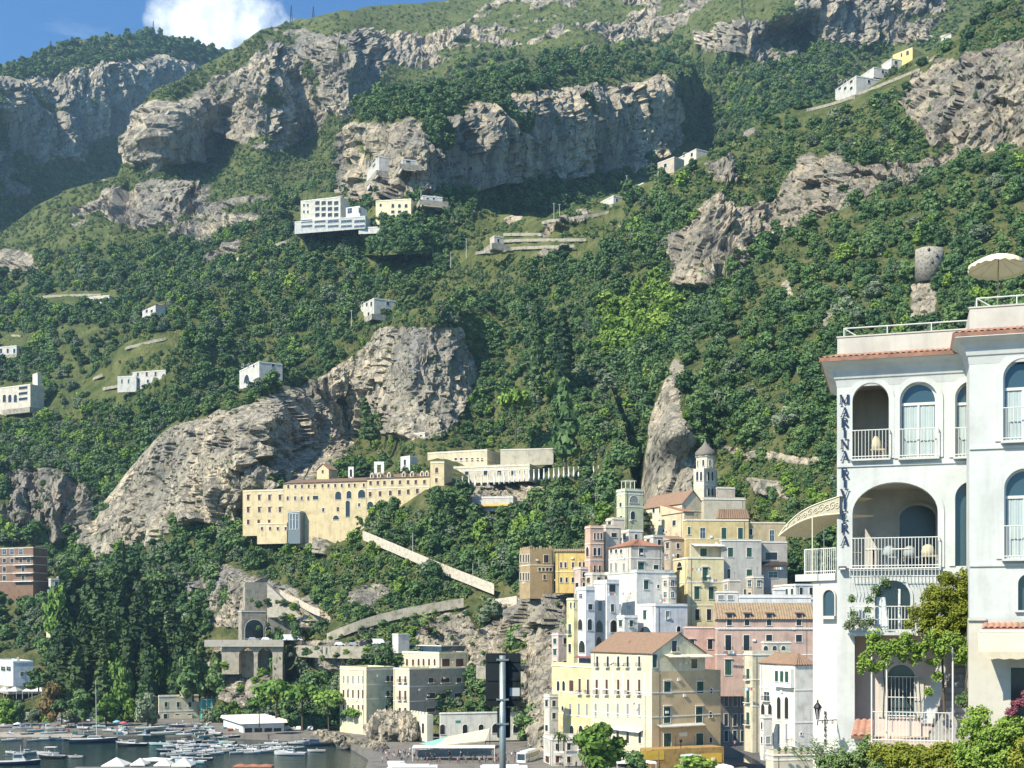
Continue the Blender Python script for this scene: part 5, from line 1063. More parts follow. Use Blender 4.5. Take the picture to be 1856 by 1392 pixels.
# slope from the hotel garden down to the square
b = MB(); b.face([(9, 34, 33.2), (60, 34, 33.2), (60, 56, 33.2), (9, 56, 33.2)], STONE); b.face([(9, 56, 33.2), (60, 56, 33.2), (170, 300, 2), (20, 300, 2)], STONE); tag(b.build('ground'), 'garden terrace ground and slope below the white hotel', kind='structure')
b = MB(); b.face([(-14, 14, 36.4), (10, 14, 36.4), (10, 29, 36.4), (-14, 29, 36.4)], asphalt); b.face([(-14, 29, 36.4), (10, 29, 36.4), (10, 29, 30), (-14, 29, 30)], STONE); tag(b.build('road'), 'lower coast road carrying the dark sign post', kind='structure')
road_m = paint((.10, .10, .10), .9, .15, .5, .2)
b = MB(); P = [at(1318, 1345, 338), at(1356, 1343, 338), at(1478, 1392, 288), at(1392, 1396, 288)]; P2 = [Vector((q.x, q.y, 7.6)) for q in P]; b.face(P2, road_m)
e = [P2[0], P2[3]]; b.build('road')['kind'] = 'structure'; bpy.data.objects[-1] if False else None
h = House('parapet', 'dark stone parapet along the lane leading to the shaded alley', 'wall'); b = MB(); q0, q1 = P2[0]+Vector((-.5, 0, -6)), P2[3]+Vector((-.5, 0, -6)); b.frame_box(q0, q1-q0, (.5, 0, 0), (0, 0, 7.0), STONE); b.build('wall', h.root); h.root.location = q0
# lower row along the square: white arcaded wall, crenellated block, boulder, riprap
h = House('arcaded_wall', 'long white wall with round arches at the back of the square', 'building')
h.mass(797, 798, 945, 1293, 1345, 402, 6, (0.71, 0.69, 0.59), par=.2, part='wall'); h.win([802, 843, 872], 1322, 9, 18, 'ka', 'R', name='arch'); h.win([800, 870], 1320, 13, 14, 'ka', 'R', name='arch') if False else None; h.win([899, 937], 1320, 14, 17, 'ka', 'R', name='arch')
c, u, n, wm2, hm = h.spot(830, 1308, 9, 5, 'R'); pl = MB(); pl.frame_box(c-u*.8-Vector((0, 0, .4)), u*1.6, n*.06, (0, 0, .8), plain((.05, .25, .2))); pl.build('plaque', h.root)
h = House('crenellated_block', 'cream block with small battlements beside the shaded apartment house', 'building'); h.mass(742, 774, 785, 1296, 1345, 404, 30, (0.68, 0.64, 0.49), par=0); h.win([767], 1320, 4, 18, 'k', 'L')
mr = MB()
for i in range(6): q = h.C+h.dl*(h.Ll*i/6); mr.frame_box((q.x, q.y, h.z1), (*(h.dl*h.Ll*.09), 0), (*(h.dr*.4), 0), (0, 0, .8), paint((.78, .74, .56)))
mr.build('battlements', h.root)
def boulder(name, px, py, Y, w, hgt, label, seed, cat='rock', group=None, m=m_near):
    c = at(px, py, Y); rx, rz = w/2/F*Y, hgt/F*Y; n, k = 64, 44; V = []
    th, ph = np.meshgrid(np.linspace(0, math.pi, k+1), np.linspace(0, 2*math.pi, n, endpoint=False), indexing='ij')
    X, Yy, Z = np.sin(th)*np.cos(ph), np.sin(th)*np.sin(ph), np.cos(th)
    d = 1+.20*facet(X*1.7+seed, Yy*1.7, Z*1.4, seed)+.10*facet(X*4+seed, Yy*4, Z*3, seed+2)+.05*facet(X*9, Yy*9, Z*7, seed+4)
    P = np.stack([X*d*rx, Yy*d*rx*.8, Z*d*rz*.62+rz*.42], -1).reshape(-1, 3)
    b = MB(); Fc = [(i*n+j, (i+1)*n+j, (i+1)*n+(j+1) % n, i*n+(j+1) % n) for i in range(k) for j in range(n)]
    b.quads(P, Fc, m, False); o = b.build(name); o.location = c
    a = o.data.attributes.new('rock', 'FLOAT', 'POINT'); a.data.foreach_set('value', np.full(len(P), .95, np.float32))
    return tag(o, label, cat, group)
boulder('boulder', 705, 1348, 412, 78, 60, 'big pale boulder with bushes standing at the water edge below the apartments', 3)
boulder('boulder', 738, 1342, 408, 40, 44, 'dark boulder leaning on the right side of the big pale boulder', 5)
r0 = boulder('riprap_rock', 600, 1352, 425, 16, 10, 'pale breakwater stone in the heap along the quay edge', 9, 'rock', 'breakwater stones by the quay')
rng = np.random.default_rng(4)
for i in range(64):
    t = i/64; px = 575+t*125+rng.normal()*5; c = r0.copy(); COL.objects.link(c); Yq = 437-62*t+rng.normal()*2; c.location = ((px-CX)/F*Yq, Yq, .1+1.5*rng.random()); s = .6+1.0*rng.random(); c.scale = (s, s, s*.9); c.rotation_euler = (0, 0, rng.random()*6.28)
# the apartment hotel on the square
h = House('apartment_house', 'four storey cream apartment house with a brown shaded face, shuttered windows and roof pavilion', 'building')
fw, sh_ = (.70, .63, .42), (.50, .41, .31)  # lit wall colour and its darker shaded copy
h.mass(616, 664, 716, 1214, 1345, 432, 40, fw, par=.9, bands=(1242, 1268), part='west_block'); h.win([623, 631, 640, 650, 658], 1232, 3, 14, 'y', 'L'); h.win([623, 631, 640, 650, 658], 1258, 3, 16, 'b', 'L'); h.win([623, 631, 640, 650, 658], 1282, 3, 9, 'b', 'L'); h.win([703, 711], 1230, 6, 10, 'b', 'R', bal=True); h.win([703, 711], 1257, 6, 10, 'b', 'R', bal=True); h.win([701, 709], 1283, 6, 9, 'b', 'R')
h.mass(713, 742, 848, 1213, 1345, 424, 40, fw, par=.3, bands=(1245, 1272), part='main_block'); h.win([725, 735], 1231, 4, 11, 'b', 'L', bal=True); h.win([725, 735], 1260, 4, 17, 'b', 'L', bal=True); h.win([725, 735], 1287, 4, 9, 'b', 'L')
for yy, hh_ in ((1233, 9), (1261, 10), (1287, 7)):
    h.win([781, 831.5], yy, 9 if yy < 1240 else 15, hh_, 'b', 'R', bal=yy < 1280); h.win([807], yy, 15, hh_, 'b', 'R', bal=yy < 1280)
w_ = MB(); w_.frame_box((*h.C, h.z0), (*(h.dr*h.Lr), 0), (*(-h.dl*.012), 0), (0, 0, h.z1-h.z0), paint(sh_)); w_.build('shade_coat', h.root)  # darker coat paints the right face's shade over the cream wall
c1 = h.C+h.dr*(h.Lr*.5); 
h.mass(694, 796, 848.5, 1184, 1213, 436, 40, fw, par=.4, part='top_storey', clear=False); h.win([706, 717, 728, 738, 749, 759, 768, 778, 788], 1200, 4, 13, 'ba', 'L'); h.win([808, 833], 1201, 14, 14, 'b', 'R')
h.mass(721, 800, 842, 1170, 1184, 445, 40, (0.26, 0.29, 0.30), par=.1, part='roof_pavilion', mat=GLASS, clear=False); h.mass(711, 722, 742, 1149, 1184, 452, 35, (0.54, 0.54, 0.52), par=.1, part='lift_house', clear=False)
# harbour house, green scaffolding, restaurant, kiosk roofs
h = House('harbour_house', 'cream two storey house with green shutters behind the hauled out boats'); h.mass(287, 288, 360, 1262, 1318, 506, 6, (0.70, 0.66, 0.49), par=.4, bands=(1290,)); h.win([301, 323, 344], 1277, 5.5, 9, 'g', 'R'); h.win([300, 321, 343], 1299, 7, 10, 'g', 'R')
ch = MB(); q = at(331, 1262, 508); ch.box(q.x-1.2, q.x+1.2, 508, 510, q.z-.5, q.z+2, paint((.7, .6, .45))); ch.build('chimney', h.root)
h = House('scaffolded_house', 'house wrapped in translucent green scaffold netting beside the cream harbour house'); h.mass(362, 366, 446, 1267, 1318, 505, 8, (0.04, 0.26, 0.23), par=0, mat=plain((.06, .36, .30), .5)); h.win([388, 404], 1281, 5, 9, 'k', 'R'); h.win([388, 404], 1297, 5, 8, 'k', 'R')
fr = MB(); 
for px in range(366, 447, 9): q = h.face(px, 'R')[0]; fr.tube([(q.x, q.y-.3, h.z0), (q.x, q.y-.3, h.z1+1)], .07, TRIM, 4)
for zz in (.2, .45, .7, .98): q, q2 = h.face(366, 'R')[0], h.face(446, 'R')[0]; zc = h.z0+(h.z1-h.z0)*zz; fr.tube([(q.x, q.y-.3, zc), (q2.x, q2.y-.3, zc)], .07, TRIM, 4)
fr.build('scaffold_poles', h.root)
h = House('restaurant', 'low glazed harbour restaurant under a wide white folded roof', 'restaurant'); h.mass(405, 440, 515, 1312, 1340, 441, 14, (0.61, 0.61, 0.57), par=0, part='wall', mat=paint((.74, .73, .68))); h.win([412, 421, 430], 1325, 7, 9, 'd', 'L'); h.win([450, 468, 486, 503], 1325, 14, 11, 'k', 'R')
rf = MB(); z0 = h.z1; A0 = Vector((*h.C, z0))-Vector((*h.dr, 0))*1-Vector((*h.dl, 0))*1; U_, V_ = Vector((*h.dr, 0))*(h.Lr+2), Vector((*h.dl, 0))*(h.Ll+2)
for i in range(8):
    a_, b_ = A0+V_*(i/8), A0+V_*((i+1)/8); m_ = (a_+b_)/2+Vector((0, 0, 1.1)); rf.face([a_, a_+U_, m_+U_, m_], CLOTH); rf.face([m_, m_+U_, b_+U_, b_], CLOTH); rf.face([a_, m_, b_], CLOTH)
rf.build('roof', h.root)
def canopy(name, label, px0, px1, py, Y, depth, zpost, m, cat='canopy', peaks=1, rise=1.2, post=.07):
    e = empty(name, at((px0+px1)/2, py, Y)-Vector((0, 0, zpost)), label, cat); p0, p1 = at(px0, py, Y), at(px1, py, Y); b = MB(); L = p1.x-p0.x
    for i in range(peaks):
        xa, xb = p0.x+L*i/peaks, p0.x+L*(i+1)/peaks; z = p0.z; ap = ((xa+xb)/2, Y+depth/2, z+rise); q = [(xa, Y, z), (xb, Y, z), (xb, Y+depth, z), (xa, Y+depth, z)]
        for k in range(4):
            b.face([q[k], q[(k+1) % 4], ap], m); d_ = (0, 0, -.3); b.face([q[k], tuple(np.add(q[k], d_)), tuple(np.add(q[(k+1) % 4], d_)), q[(k+1) % 4]], m)
    b.build('roof', e)
    for x in [p0.x+.1+(L-.2)*i/peaks for i in range(peaks+1)]:
        for y in (Y+.1, Y+depth-.1): pb_ = MB(); pb_.tube([(x, y, p0.z), (x, y, p0.z-zpost)], post, WIRON, 5); pb_.build('leg', e)
    return e
canopy('pavilion', 'low white roofed landing pavilion in front of the restaurant', 409, 475, 1338, 446, 6, 2.8, paint((.74, .73, .68)), 'pavilion', 1, .5)
canopy('tent', 'white peaked tent at the water edge nearest the left corner', 183, 225, 1388, 352, 7, 3, CLOTH, 'tent', 1, 2.0); canopy('tent', 'white peaked tent second along the near jetty', 235, 262, 1386, 354, 6, 3, CLOTH, 'tent', 1, 1.6); canopy('tent', 'white peaked tent third along the near jetty', 278, 308, 1387, 353, 6, 3, CLOTH, 'tent', 1, 1.7); canopy('tent', 'white peaked tent under the largest group of boats', 310, 346, 1388, 352, 6, 3, CLOTH, 'tent', 1, 2.0)
canopy('sunshade', 'long white flat sunshade over the near jetty', 248, 306, 1378, 362, 5, 2.5, CLOTH, 'sunshade', 1, .6)
canopy('sunshade', 'orange red sunshade at the lower edge of the harbour', 422, 492, 1389, 352, 4, 2.4, paint((.40, .17, .10)), 'sunshade', 3, .5)
canopy('tent', 'cream beach pavilion pair on the terrace above the beach', -6, 30, 1252, 520, 7, 3.5, CLOTH, 'tent', 2, 1.6); canopy('tent', 'cream beach pavilion right of the other on the terrace', 40, 76, 1252, 520, 7, 3.5, CLOTH, 'tent', 2, 1.6)
canopy('sunshade', 'yellow awning among the trees left of the cream harbour house', 212, 235, 1284, 498, 3, 3, paint((.72, .62, .2)), 'sunshade', 1, .2)
sheet('jetty', [(-118, 338), (-88, 338), (-88, 344.5), (-118, 344.5)], 1.1, pave, 'near concrete jetty carrying the white tents', wall=3)
b = MB(); b.box(-210, -170, 514, 519, -2, at(0, 1292, 514).z, STONE); tag(b.build('terrace_wall'), 'rough stone terrace wall holding the beach pavilions', 'wall')
b = MB(); b.box(-168, -128, 508, 510, -2, at(0, 1292, 508).z-1, STONE); tag(b.build('terrace_wall'), 'low stone wall behind the beach boats left of the cream house', 'wall')
# bus shelter, market tent
canopy('bus_shelter', 'long flat white shelter roof over the crowd on the square', 747, 897, 1354, 350, 6, 3.9, paint((.78, .77, .72)), 'shelter', 1, .25, .1)
h = House('ticket_hall', 'dark glazed hall behind the waiting crowd on the square', 'building'); h.mass(756, 758, 893, 1359, 1380, 359, 4, (0.04, 0.05, 0.06), par=0, mat=GLASS)
e = empty('market_tent', at(835, 1345, 385), 'cream peaked awning roof slanting above the bus shelter', 'tent'); b = MB(); a0, a1, a2, a3 = at(788, 1352, 380), at(880, 1342, 380), at(888, 1320, 392), at(812, 1335, 392)
b.face([a0, a1, a2, a3], paint((.66, .60, .42))); b.face([a0+Vector((0, .1, -.4)), a1+Vector((0, .1, -.4)), a1, a0], paint((.66, .60, .42))); b.face([a0, a3, at(760, 1348, 388)], plain((.25, .50, .42))); b.build('roof', e)
for q in (a0, a1, a2, a3): b = MB(); b.tube([q, (q.x, q.y, 2)], .1, IRON, 5); b.build('leg', e)
# ---------------------------------------------------------------- boats
def boat(name, L, W, hull, deck, label, cabin=None, mast=0, shade=False, motor=True, cat='boat', group=None, inside=None):
    e = empty(name, (0, 0, 0), label, cat, group); b = MB(); n = 12; rows = []
    for i in range(n+1):
        t = i/n; x = (t-.5)*L; w = W/2*(1-max(0, (t-.45)/.55)**2.2)*(.86+.14*min(1, t*4)); sh_ = .55+.35*t*t; k = -.15-.1*(1-t)
        rows.append([(x, 0, k), (x, w*.62, k+.12), (x+.12*t, w*.96, .35), (x+.22*t, w, sh_*L*.11+.25)])
    V = []; Fc = []
    for r in rows:
        V += [(a, -c, d) for a, c, d in r[::-1]]+list(r[1:])
    m = 7
    for i in range(n):
        for j in range(m-1): Fc.append((i*m+j, i*m+j+1, (i+1)*m+j+1, (i+1)*m+j))
    b.quads(V, Fc, hull, True); b.face([V[j] for j in range(m)], hull)
    b.build('hull', e); top = [r[3] for r in rows]
    d = MB()
    for i in range(n):
        a0, a1 = top[i], top[i+1]; z = -.12 if inside and 1 <= i < 8 else 0
        d.face([(a0[0], -a0[1], a0[2]-.04+z*3), (a1[0], -a1[1], a1[2]-.04+z*3), (a1[0], a1[1], a1[2]-.04+z*3), (a0[0], a0[1], a0[2]-.04+z*3)], inside if z else deck)
    for sg in (-1, 1): d.tube([(a[0], sg*a[1], a[2]) for a in top], .06, deck, 4)
    d.build('deck', e); zt = .11*L*.62+.2
    if cabin:
        c = MB(); cl, cw, chh = cabin; x0 = -.12*L
        P = [(x0, -cw/2, zt), (x0+cl, -cw/2*.8, zt), (x0+cl, cw/2*.8, zt), (x0, cw/2, zt)]; Q = [(x0+.1, -cw/2*.9, zt+chh), (x0+cl*.72, -cw/2*.75, zt+chh), (x0+cl*.72, cw/2*.75, zt+chh), (x0+.1, cw/2*.9, zt+chh)]
        for i in range(4): c.face([P[i], P[(i+1) % 4], Q[(i+1) % 4], Q[i]], deck)
        c.face(Q, deck); c.frame_box((x0, -cw/2-.05, zt+chh), (cl*.78, 0, 0), (0, cw+.1, 0), (0, 0, .07), deck); o = c.build('cabin', e); g = MB()
        for sg in (-1, 1): y0 = sg*cw/2*.96; g.face([(x0+.2, y0, zt+chh*.5), (x0+cl*.7, y0*.88, zt+chh*.5), (x0+cl*.64, y0*.84, zt+chh*.9), (x0+.25, y0*.94, zt+chh*.9)], GLASS)
        g.face([(x0+cl*.93+.1, -cw*.36, zt+chh*.4), (x0+cl*.93+.1, cw*.36, zt+chh*.4), (x0+cl*.76+.1, cw*.34, zt+chh*.95), (x0+cl*.76+.1, -cw*.34, zt+chh*.95)], GLASS); g.build('windows', o)
    else:
        c = MB(); c.frame_box((-.05*L, -.3, zt-.2), (.5, 0, 0), (0, .6, 0), (0, 0, .8), deck); c.face([(.05*L, -.4, zt+.1), (.05*L, .4, zt+.1), (.0*L, .36, zt+.7), (.0*L, -.36, zt+.7)], GLASS); c.build('console', e)
    if motor: c = MB(); c.frame_box((-L/2-.45, -.18, .1), (.4, 0, 0), (0, .36, 0), (0, 0, .8), plain((.05, .05, .06), .3)); c.build('outboard_motor', e)
    if shade:
        c = MB(); c.frame_box((-.35*L, -W*.4, zt+1.6), (.5*L, 0, 0), (0, W*.8, 0), (0, 0, .07), CLOTH)
        for x in (-.33*L, .13*L):
            for y in (-W*.36, W*.36): c.tube([(x, y, zt-.1), (x, y, zt+1.6)], .035, WIRON, 4)
        c.build('sunshade', e)
    if mast:
        c = MB(); c.tube([(.06*L, 0, zt), (.04*L, 0, zt+mast)], .11, WIRON, 6, .07); c.build('mast', e); c = MB(); c.tube([(.05*L, 0, zt+1.6), (-.38*L, 0, zt+1.5)], .22, plain((.04, .07, .09), .8), 8); c.build('boom_cover', e)
        c = MB(); 
        for q in ((-.49*L, 0, zt), (.49*L, 0, zt+.4), (.05*L, W*.48, zt), (.05*L, -W*.48, zt)): c.tube([(.04*L, 0, zt+mast*.97), q], .018, IRON, 3)
        c.tube([(.05*L, -W*.3, zt+mast*.55), (.05*L, W*.3, zt+mast*.55)], .04, WIRON, 4); c.build('rigging', e)
    return e
BW, BN, BT, BK = plain((.58, .58, .56), .3), plain((.03, .05, .09), .25), plain((.35, .62, .62), .3), plain((.03, .03, .035), .25)
WOOD = plain((.32, .20, .10), .5); INS = plain((.45, .42, .36), .6)
def moor(e, px, py, rot, s=1.0, z=0.0, label=None):
    Y = (CH-z)*F/(py-HZ); e.location = ((px-CX)/F*Y, Y, z+.05); e.rotation_euler = (0, 0, math.radians(rot)); e.scale = (s, s, s)
    if label: e['label'] = label
    return e
moor(boat('sailing_yacht', 15.5, 4.2, BN, BW, 'dark hulled sailing yacht with a tall bare mast moored by the beach', (5.5, 2.6, .9), 19.5, False, False, 'yacht'), 170, 1346, 4)
moor(boat('fishing_boat', 11.5, 3.6, BN, BW, 'dark blue fishing boat with white wheelhouse in the lower left corner', (3.6, 2.4, 2.0), 4.5, False, False), 34, 1386, 8)
moor(boat('cabin_boat', 9.5, 3, BK, BW, 'black and white cabin boat with its bow to the yacht stern', (3.2, 2.2, 1.0)), 240, 1352, 184)
moor(boat('motor_boat', 8, 2.6, BK, BW, 'dark hulled open motor boat in the middle of the left basin', None, 0, False, True, inside=INS), 95, 1374, 175)
moor(boat('motor_boat', 7, 2.4, BW, BW, 'white motor boat with a raised white sunshade behind the fishing boat', None, 0, True, True, inside=INS), 88, 1368, 178)
moor(boat('dinghy', 4.5, 1.8, BW, INS, 'short white dinghy right of the dark open motor boat', None, 0, False, True, inside=WOOD), 137, 1374, 178)
moor(boat('motor_boat', 9.5, 2.9, BW, BW, 'long white motor boat lying alone in front of the boulder shore', (2.6, 1.9, .8)), 526, 1369, 176)
moor(boat('dinghy', 5.5, 1.9, BW, INS, 'slim white rowing boat between the long motor boat and the rocks', None, 0, False, False, inside=WOOD), 574, 1363, 180)
moor(boat('motor_boat', 8, 2.8, BN, BN, 'dark blue covered boat against the quay stones', (4, 2.3, 1.0), 0, False, False), 573, 1351, 182)
moor(boat('motor_boat', 9, 2.9, BT, BW, 'pale turquoise boat among the tents at the near jetty', (2.5, 1.9, .9)), 345, 1384, 170)
moor(boat('inflatable_boat', 9, 3, paint((.66, .62, .48), .6), BW, 'cream inflatable boat hauled out on the quay beside the harbour house', None, 0, False, False, inside=INS), 273, 1323, 12, 1.15, 2.4)
moor(boat('inflatable_boat', 9, 3, paint((.66, .62, .48), .6), BW, 'second cream inflatable boat hauled out nearer the water', None, 0, False, False, inside=INS), 300, 1332, 14, 1.1, 2.3)
moor(boat('motor_boat', 7, 2.5, BT, BW, 'turquoise boat moored under the hauled out inflatables', None, 0, False, True, inside=INS), 290, 1351, 178)
kinds = [boat('small_boat', 6.2, 2.2, BW, BW, 'small white open boat moored among others in the harbour', None, 0, False, True, 'boat', 'small white boats', INS), boat('small_boat', 6, 2.2, BT, INS, 'small turquoise open boat moored among others in the harbour', None, 0, False, True, 'boat', 'small turquoise boats', WOOD),
         boat('small_boat', 7, 2.5, BW, BW, 'small white cabin boat moored among others in the harbour', (2.2, 1.7, .9), 0, False, True, 'boat', 'small white cabin boats', INS), boat('small_boat', 6, 2.1, BN, BW, 'small dark blue open boat moored among others in the harbour', None, 0, False, True, 'boat', 'small dark blue boats', INS)]
spots = [(15, 1343), (27, 1342), (62, 1343), (78, 1342), (90, 1341), (113, 1341), (128, 1342), (310, 1354), (322, 1352), (336, 1357), (350, 1353), (330, 1365), (318, 1371), (352, 1369), (368, 1371), (384, 1362), (362, 1359), (376, 1353), (398, 1356), (410, 1360), (424, 1359), (440, 1361), (452, 1357), (464, 1362), (478, 1364), (492, 1361), (506, 1358), (484, 1355), (520, 1356), (540, 1357), (300, 1362), (552, 1346), (536, 1349), (20, 1366), (48, 1367), (395, 1347), (412, 1348), (378, 1345), (352, 1345), (334, 1347), (314, 1346), (305, 1368), (345, 1361), (372, 1364), (404, 1364), (430, 1366), (447, 1355), (418, 1353), (388, 1368), (457, 1366), (500, 1351), (515, 1364), (470, 1353), (326, 1376), (366, 1378), (205, 1344), (222, 1346)]
used = set()
for i, (px, py) in enumerate(spots):
    k = (0, 0, 2, 0, 1, 0, 3, 2)[i % 8]; e = kinds[k] if k not in used else copy_tree(kinds[k]); used.add(k); moor(e, px, py, rng.uniform(-30, 30)+(180 if rng.random() < .5 else 0), .62+.42*rng.random())
# ---------------------------------------------------------------- road vehicles
def car(label, body, L=4.2, W=1.75, H=1.45, van=False, group=None, name='car', cat='car'):
    e = empty(name, (0, 0, 0), label, cat, group); b = MB(); hw = W/2
    prof = [(-L/2, .35), (-L/2, .8), (-L*.42, .9), (-L*.36, H) if not van else (-L*.48, H), (L*.12, H) if not van else (L*.2, H), (L*.27, .92) if not van else (L*.36, 1.0), (L*.47, .78), (L/2, .6), (L/2, .35)]
    n = len(prof); V = [(x, -hw*(.86 if z > 1 else 1), z) for x, z in prof]+[(x, hw*(.86 if z > 1 else 1), z) for x, z in prof]
    b.quads(V, [(i, i+1, n+i+1, n+i) for i in range(n-1)]+[tuple(range(n))[::-1], tuple(range(n, 2*n))], body); b.build('body', e); g = MB()
    x0, x1 = (-L*.37, L*.2) if not van else (L*.02, L*.3)
    for sg in (-1, 1): g.face([(x0, sg*(hw*.98), .95), (x1, sg*(hw*.98), .95), (x1-.45, sg*(hw*.87), H-.08), (x0+.15, sg*(hw*.87), H-.08)], GLASS)
    g.build('windows', e)
    for x in (-L*.3, L*.31):
        for sg in (-1, 1): w = MB(); w.tube([(x, sg*(hw-.18), .32), (x, sg*(hw+.02), .32)], .32, BK, 10); w.build('wheel', e)
    return e
def coach(label, c=(.80, .80, .79), L=11.5):
    e = empty('coach', (0, 0, 0), label, 'bus'); b = MB(); m = plain(c, .3); b.box(-L/2, L/2, -1.25, 1.25, .35, 3.25, m); b.box(-L/2+.5, L/2-2, -1.0, 1.0, 3.252, 3.5, m); b.build('body', e); g = MB()
    for sg in (-1, 1): g.frame_box((-L/2+.3, sg*1.252, 1.6), (L-.6, 0, 0), (0, sg*.03, 0), (0, 0, 1.2), GLASS)
    g.frame_box((L/2+.002, -1.1, 1.2), (.03, 0, 0), (0, 2.2, 0), (0, 0, 1.7), GLASS); g.frame_box((-L/2-.03, -1.1, 1.6), (.028, 0, 0), (0, 2.2, 0), (0, 0, 1.3), GLASS); g.build('windows', e)
    for x in (-L*.3, L*.3):
        for sg in (-1, 1): w = MB(); w.tube([(x, sg*1.0, .48), (x, sg*1.28, .48)], .48, BK, 10); w.build('wheel', e)
    return e
def park(e, px, py, Y, rot, label=None):
    e.location = at(px, py, Y); e.rotation_euler = (0, 0, math.radians(rot))
    if label: e['label'] = label
    return e
park(coach('white coach with its dark rear window towards the harbour beside the corner house'), 957, 1382, 352, 250)
c = coach('white coach roof at the lower edge of the square, left one'); c.location = (-24, 311, 2); c.rotation_euler = (0, 0, .03)
c = copy_tree(c); c.location = (-2, 310, 2); c['label'] = 'white coach roof at the lower edge of the square, right one behind the sign pole'
c = car('white minibus parked at the left of the near coach', plain((.8, .8, .78), .3), 6.5, 2.1, 2.5, True, name='minibus', cat='minibus'); c.location = (-29, 327, 2)
CARW, CARD, CARS = plain((.75, .75, .73), .3), plain((.03, .035, .04), .2), plain((.35, .36, .37), .25)
def on_road(px, hk, e, dz=.6, py=1168): q = surf(hk, px, py); e.location = (q.x, q.y-6.2, q.z+dz); return e
rc = [car('white van on the coast road above the apartment house', CARW, 5.5, 2, 2.3, True, name='van', cat='van'), car('pale parked car on the coast road left of the white van', CARW), car('dark parked car on the coast road behind the roof of the apartment house', CARD), car('silver car on the coast road near the stone wall foot', CARS)]
for e, px in zip(rc, (681, 612, 660, 635)): on_road(px, 'prom', e, .45, 1172)
for i, (px, lb, m_) in enumerate(((950, 'dark car in the road queue behind the sign', CARD), (964, 'white car in the road queue right of the sign', CARW), (980, 'dark car right of the white one in the road queue', CARD), (994, 'last dark car of the road queue by the yellow palazzo', CARD))): on_road(px, 'prom', car(lb, m_), .45, 1216)
for px, lb, m_ in ((480, 'white car leaving the tunnel mouth on the viaduct', CARW), (456, 'silver car on the viaduct before the tunnel', CARS), (528, 'white bus sized van parked right of the tunnel arches', CARW)): e = car(lb, m_, 4.2 if px < 500 else 8, 1.75 if px < 500 else 2.3, 1.45 if px < 500 else 2.6, px > 500, name='car' if px < 500 else 'van', cat='car' if px < 500 else 'van'); e.location = Vector((vx(px), Yv+4, vz(1162)+.01))
e = car('dark car driving down the lane from the alley', CARD); e.location = Vector((*at(1440, 1375, 305).xy, 7.62)); e.rotation_euler = (0, 0, -1.0)
# ---------------------------------------------------------------- people
def person_mesh(name, shirt, legs, hair=(.05, .035, .025), stride=.12):
    J = [((0, 0, .93), .15, .11), ((0, 0, 1.15), .15, .10), ((0, 0, 1.38), .17, .10), ((0, 0, 1.50), .06, .06), ((0, .01, 1.56), .065, .07), ((0, .02, 1.66), .085, .10), ((0, .01, 1.76), .05, .06),
         ((.09, 0, .86), .09, .09), ((.1, stride, .48), .065, .065), ((.1, stride*.3, .08), .045, .05), ((.1, stride*.3+.14, .03), .04, .03), ((-.09, 0, .86), .09, .09), ((-.1, -stride, .48), .065, .065), ((-.1, -stride*1.8, .08), .045, .05), ((-.1, -stride*1.8+.14, .03), .04, .03),
         ((.2, 0, 1.42), .055, .055), ((.25, -.03, 1.15), .042, .042), ((.26, .08, .92), .034, .034), ((.26, .12, .82), .03, .035), ((-.2, 0, 1.42), .055, .055), ((-.25, .03, 1.15), .042, .042), ((-.26, .1, .92), .034, .034), ((-.26, .14, .82), .03, .035)]
    E = [(0, 1), (1, 2), (2, 3), (3, 4), (4, 5), (5, 6), (0, 7), (7, 8), (8, 9), (9, 10), (0, 11), (11, 12), (12, 13), (13, 14), (2, 15), (15, 16), (16, 17), (17, 18), (2, 19), (19, 20), (20, 21), (21, 22)]
    me = bpy.data.meshes.new('rig'); me.from_pydata([j[0] for j in J], E, []); o = bpy.data.objects.new('rig', me); COL.objects.link(o)
    o.modifiers.new('skin', 'SKIN'); o.modifiers.new('sub', 'SUBSURF').levels = 1
    for v, j in zip(me.skin_vertices[0].data, J): v.radius = (j[1], j[2])
    me.skin_vertices[0].data[0].use_root = True
    dg = bpy.context.evaluated_depsgraph_get(); out = bpy.data.meshes.new_from_object(o.evaluated_get(dg)); out.name = name; bpy.data.objects.remove(o)
    sk = plain((.45, .28, .20), .6)
    for m in (sk, plain(shirt, .8), plain(legs, .8), plain(hair, .7)): out.materials.append(m) if True else None
    for f in out.polygons:
        c = f.center; f.use_smooth = True; f.material_index = 3 if c.z > 1.69 or (c.z > 1.6 and c.y < -.02) else 1 if (.92 < c.z < 1.49 and (abs(c.x) < .2 or c.z > 1.18)) else 2 if .12 < c.z <= .92 and abs(c.x) < .2 else 3 if c.z <= .09 else 0
    return out
pk = [('white', (.7, .7, .68), (.05, .06, .10)), ('dark blue', (.03, .04, .08), (.12, .11, .10)), ('dull red', (.25, .05, .05), (.08, .08, .10)), ('pale blue', (.3, .42, .55), (.30, .27, .22)), ('black', (.02, .02, .022), (.03, .03, .035)), ('pink', (.45, .25, .27), (.06, .06, .08)), ('grey', (.3, .3, .3), (.10, .09, .08))]
pms = [person_mesh('person', s, l) for _, s, l in pk]
spots = [(rng.uniform(690, 960), rng.uniform(342, 374)) for _ in range(125)]+[(rng.uniform(20, 150), rng.uniform(456, 462)) for _ in range(14)]+[(rng.uniform(1000, 1060), rng.uniform(330, 345)) for _ in range(12)]
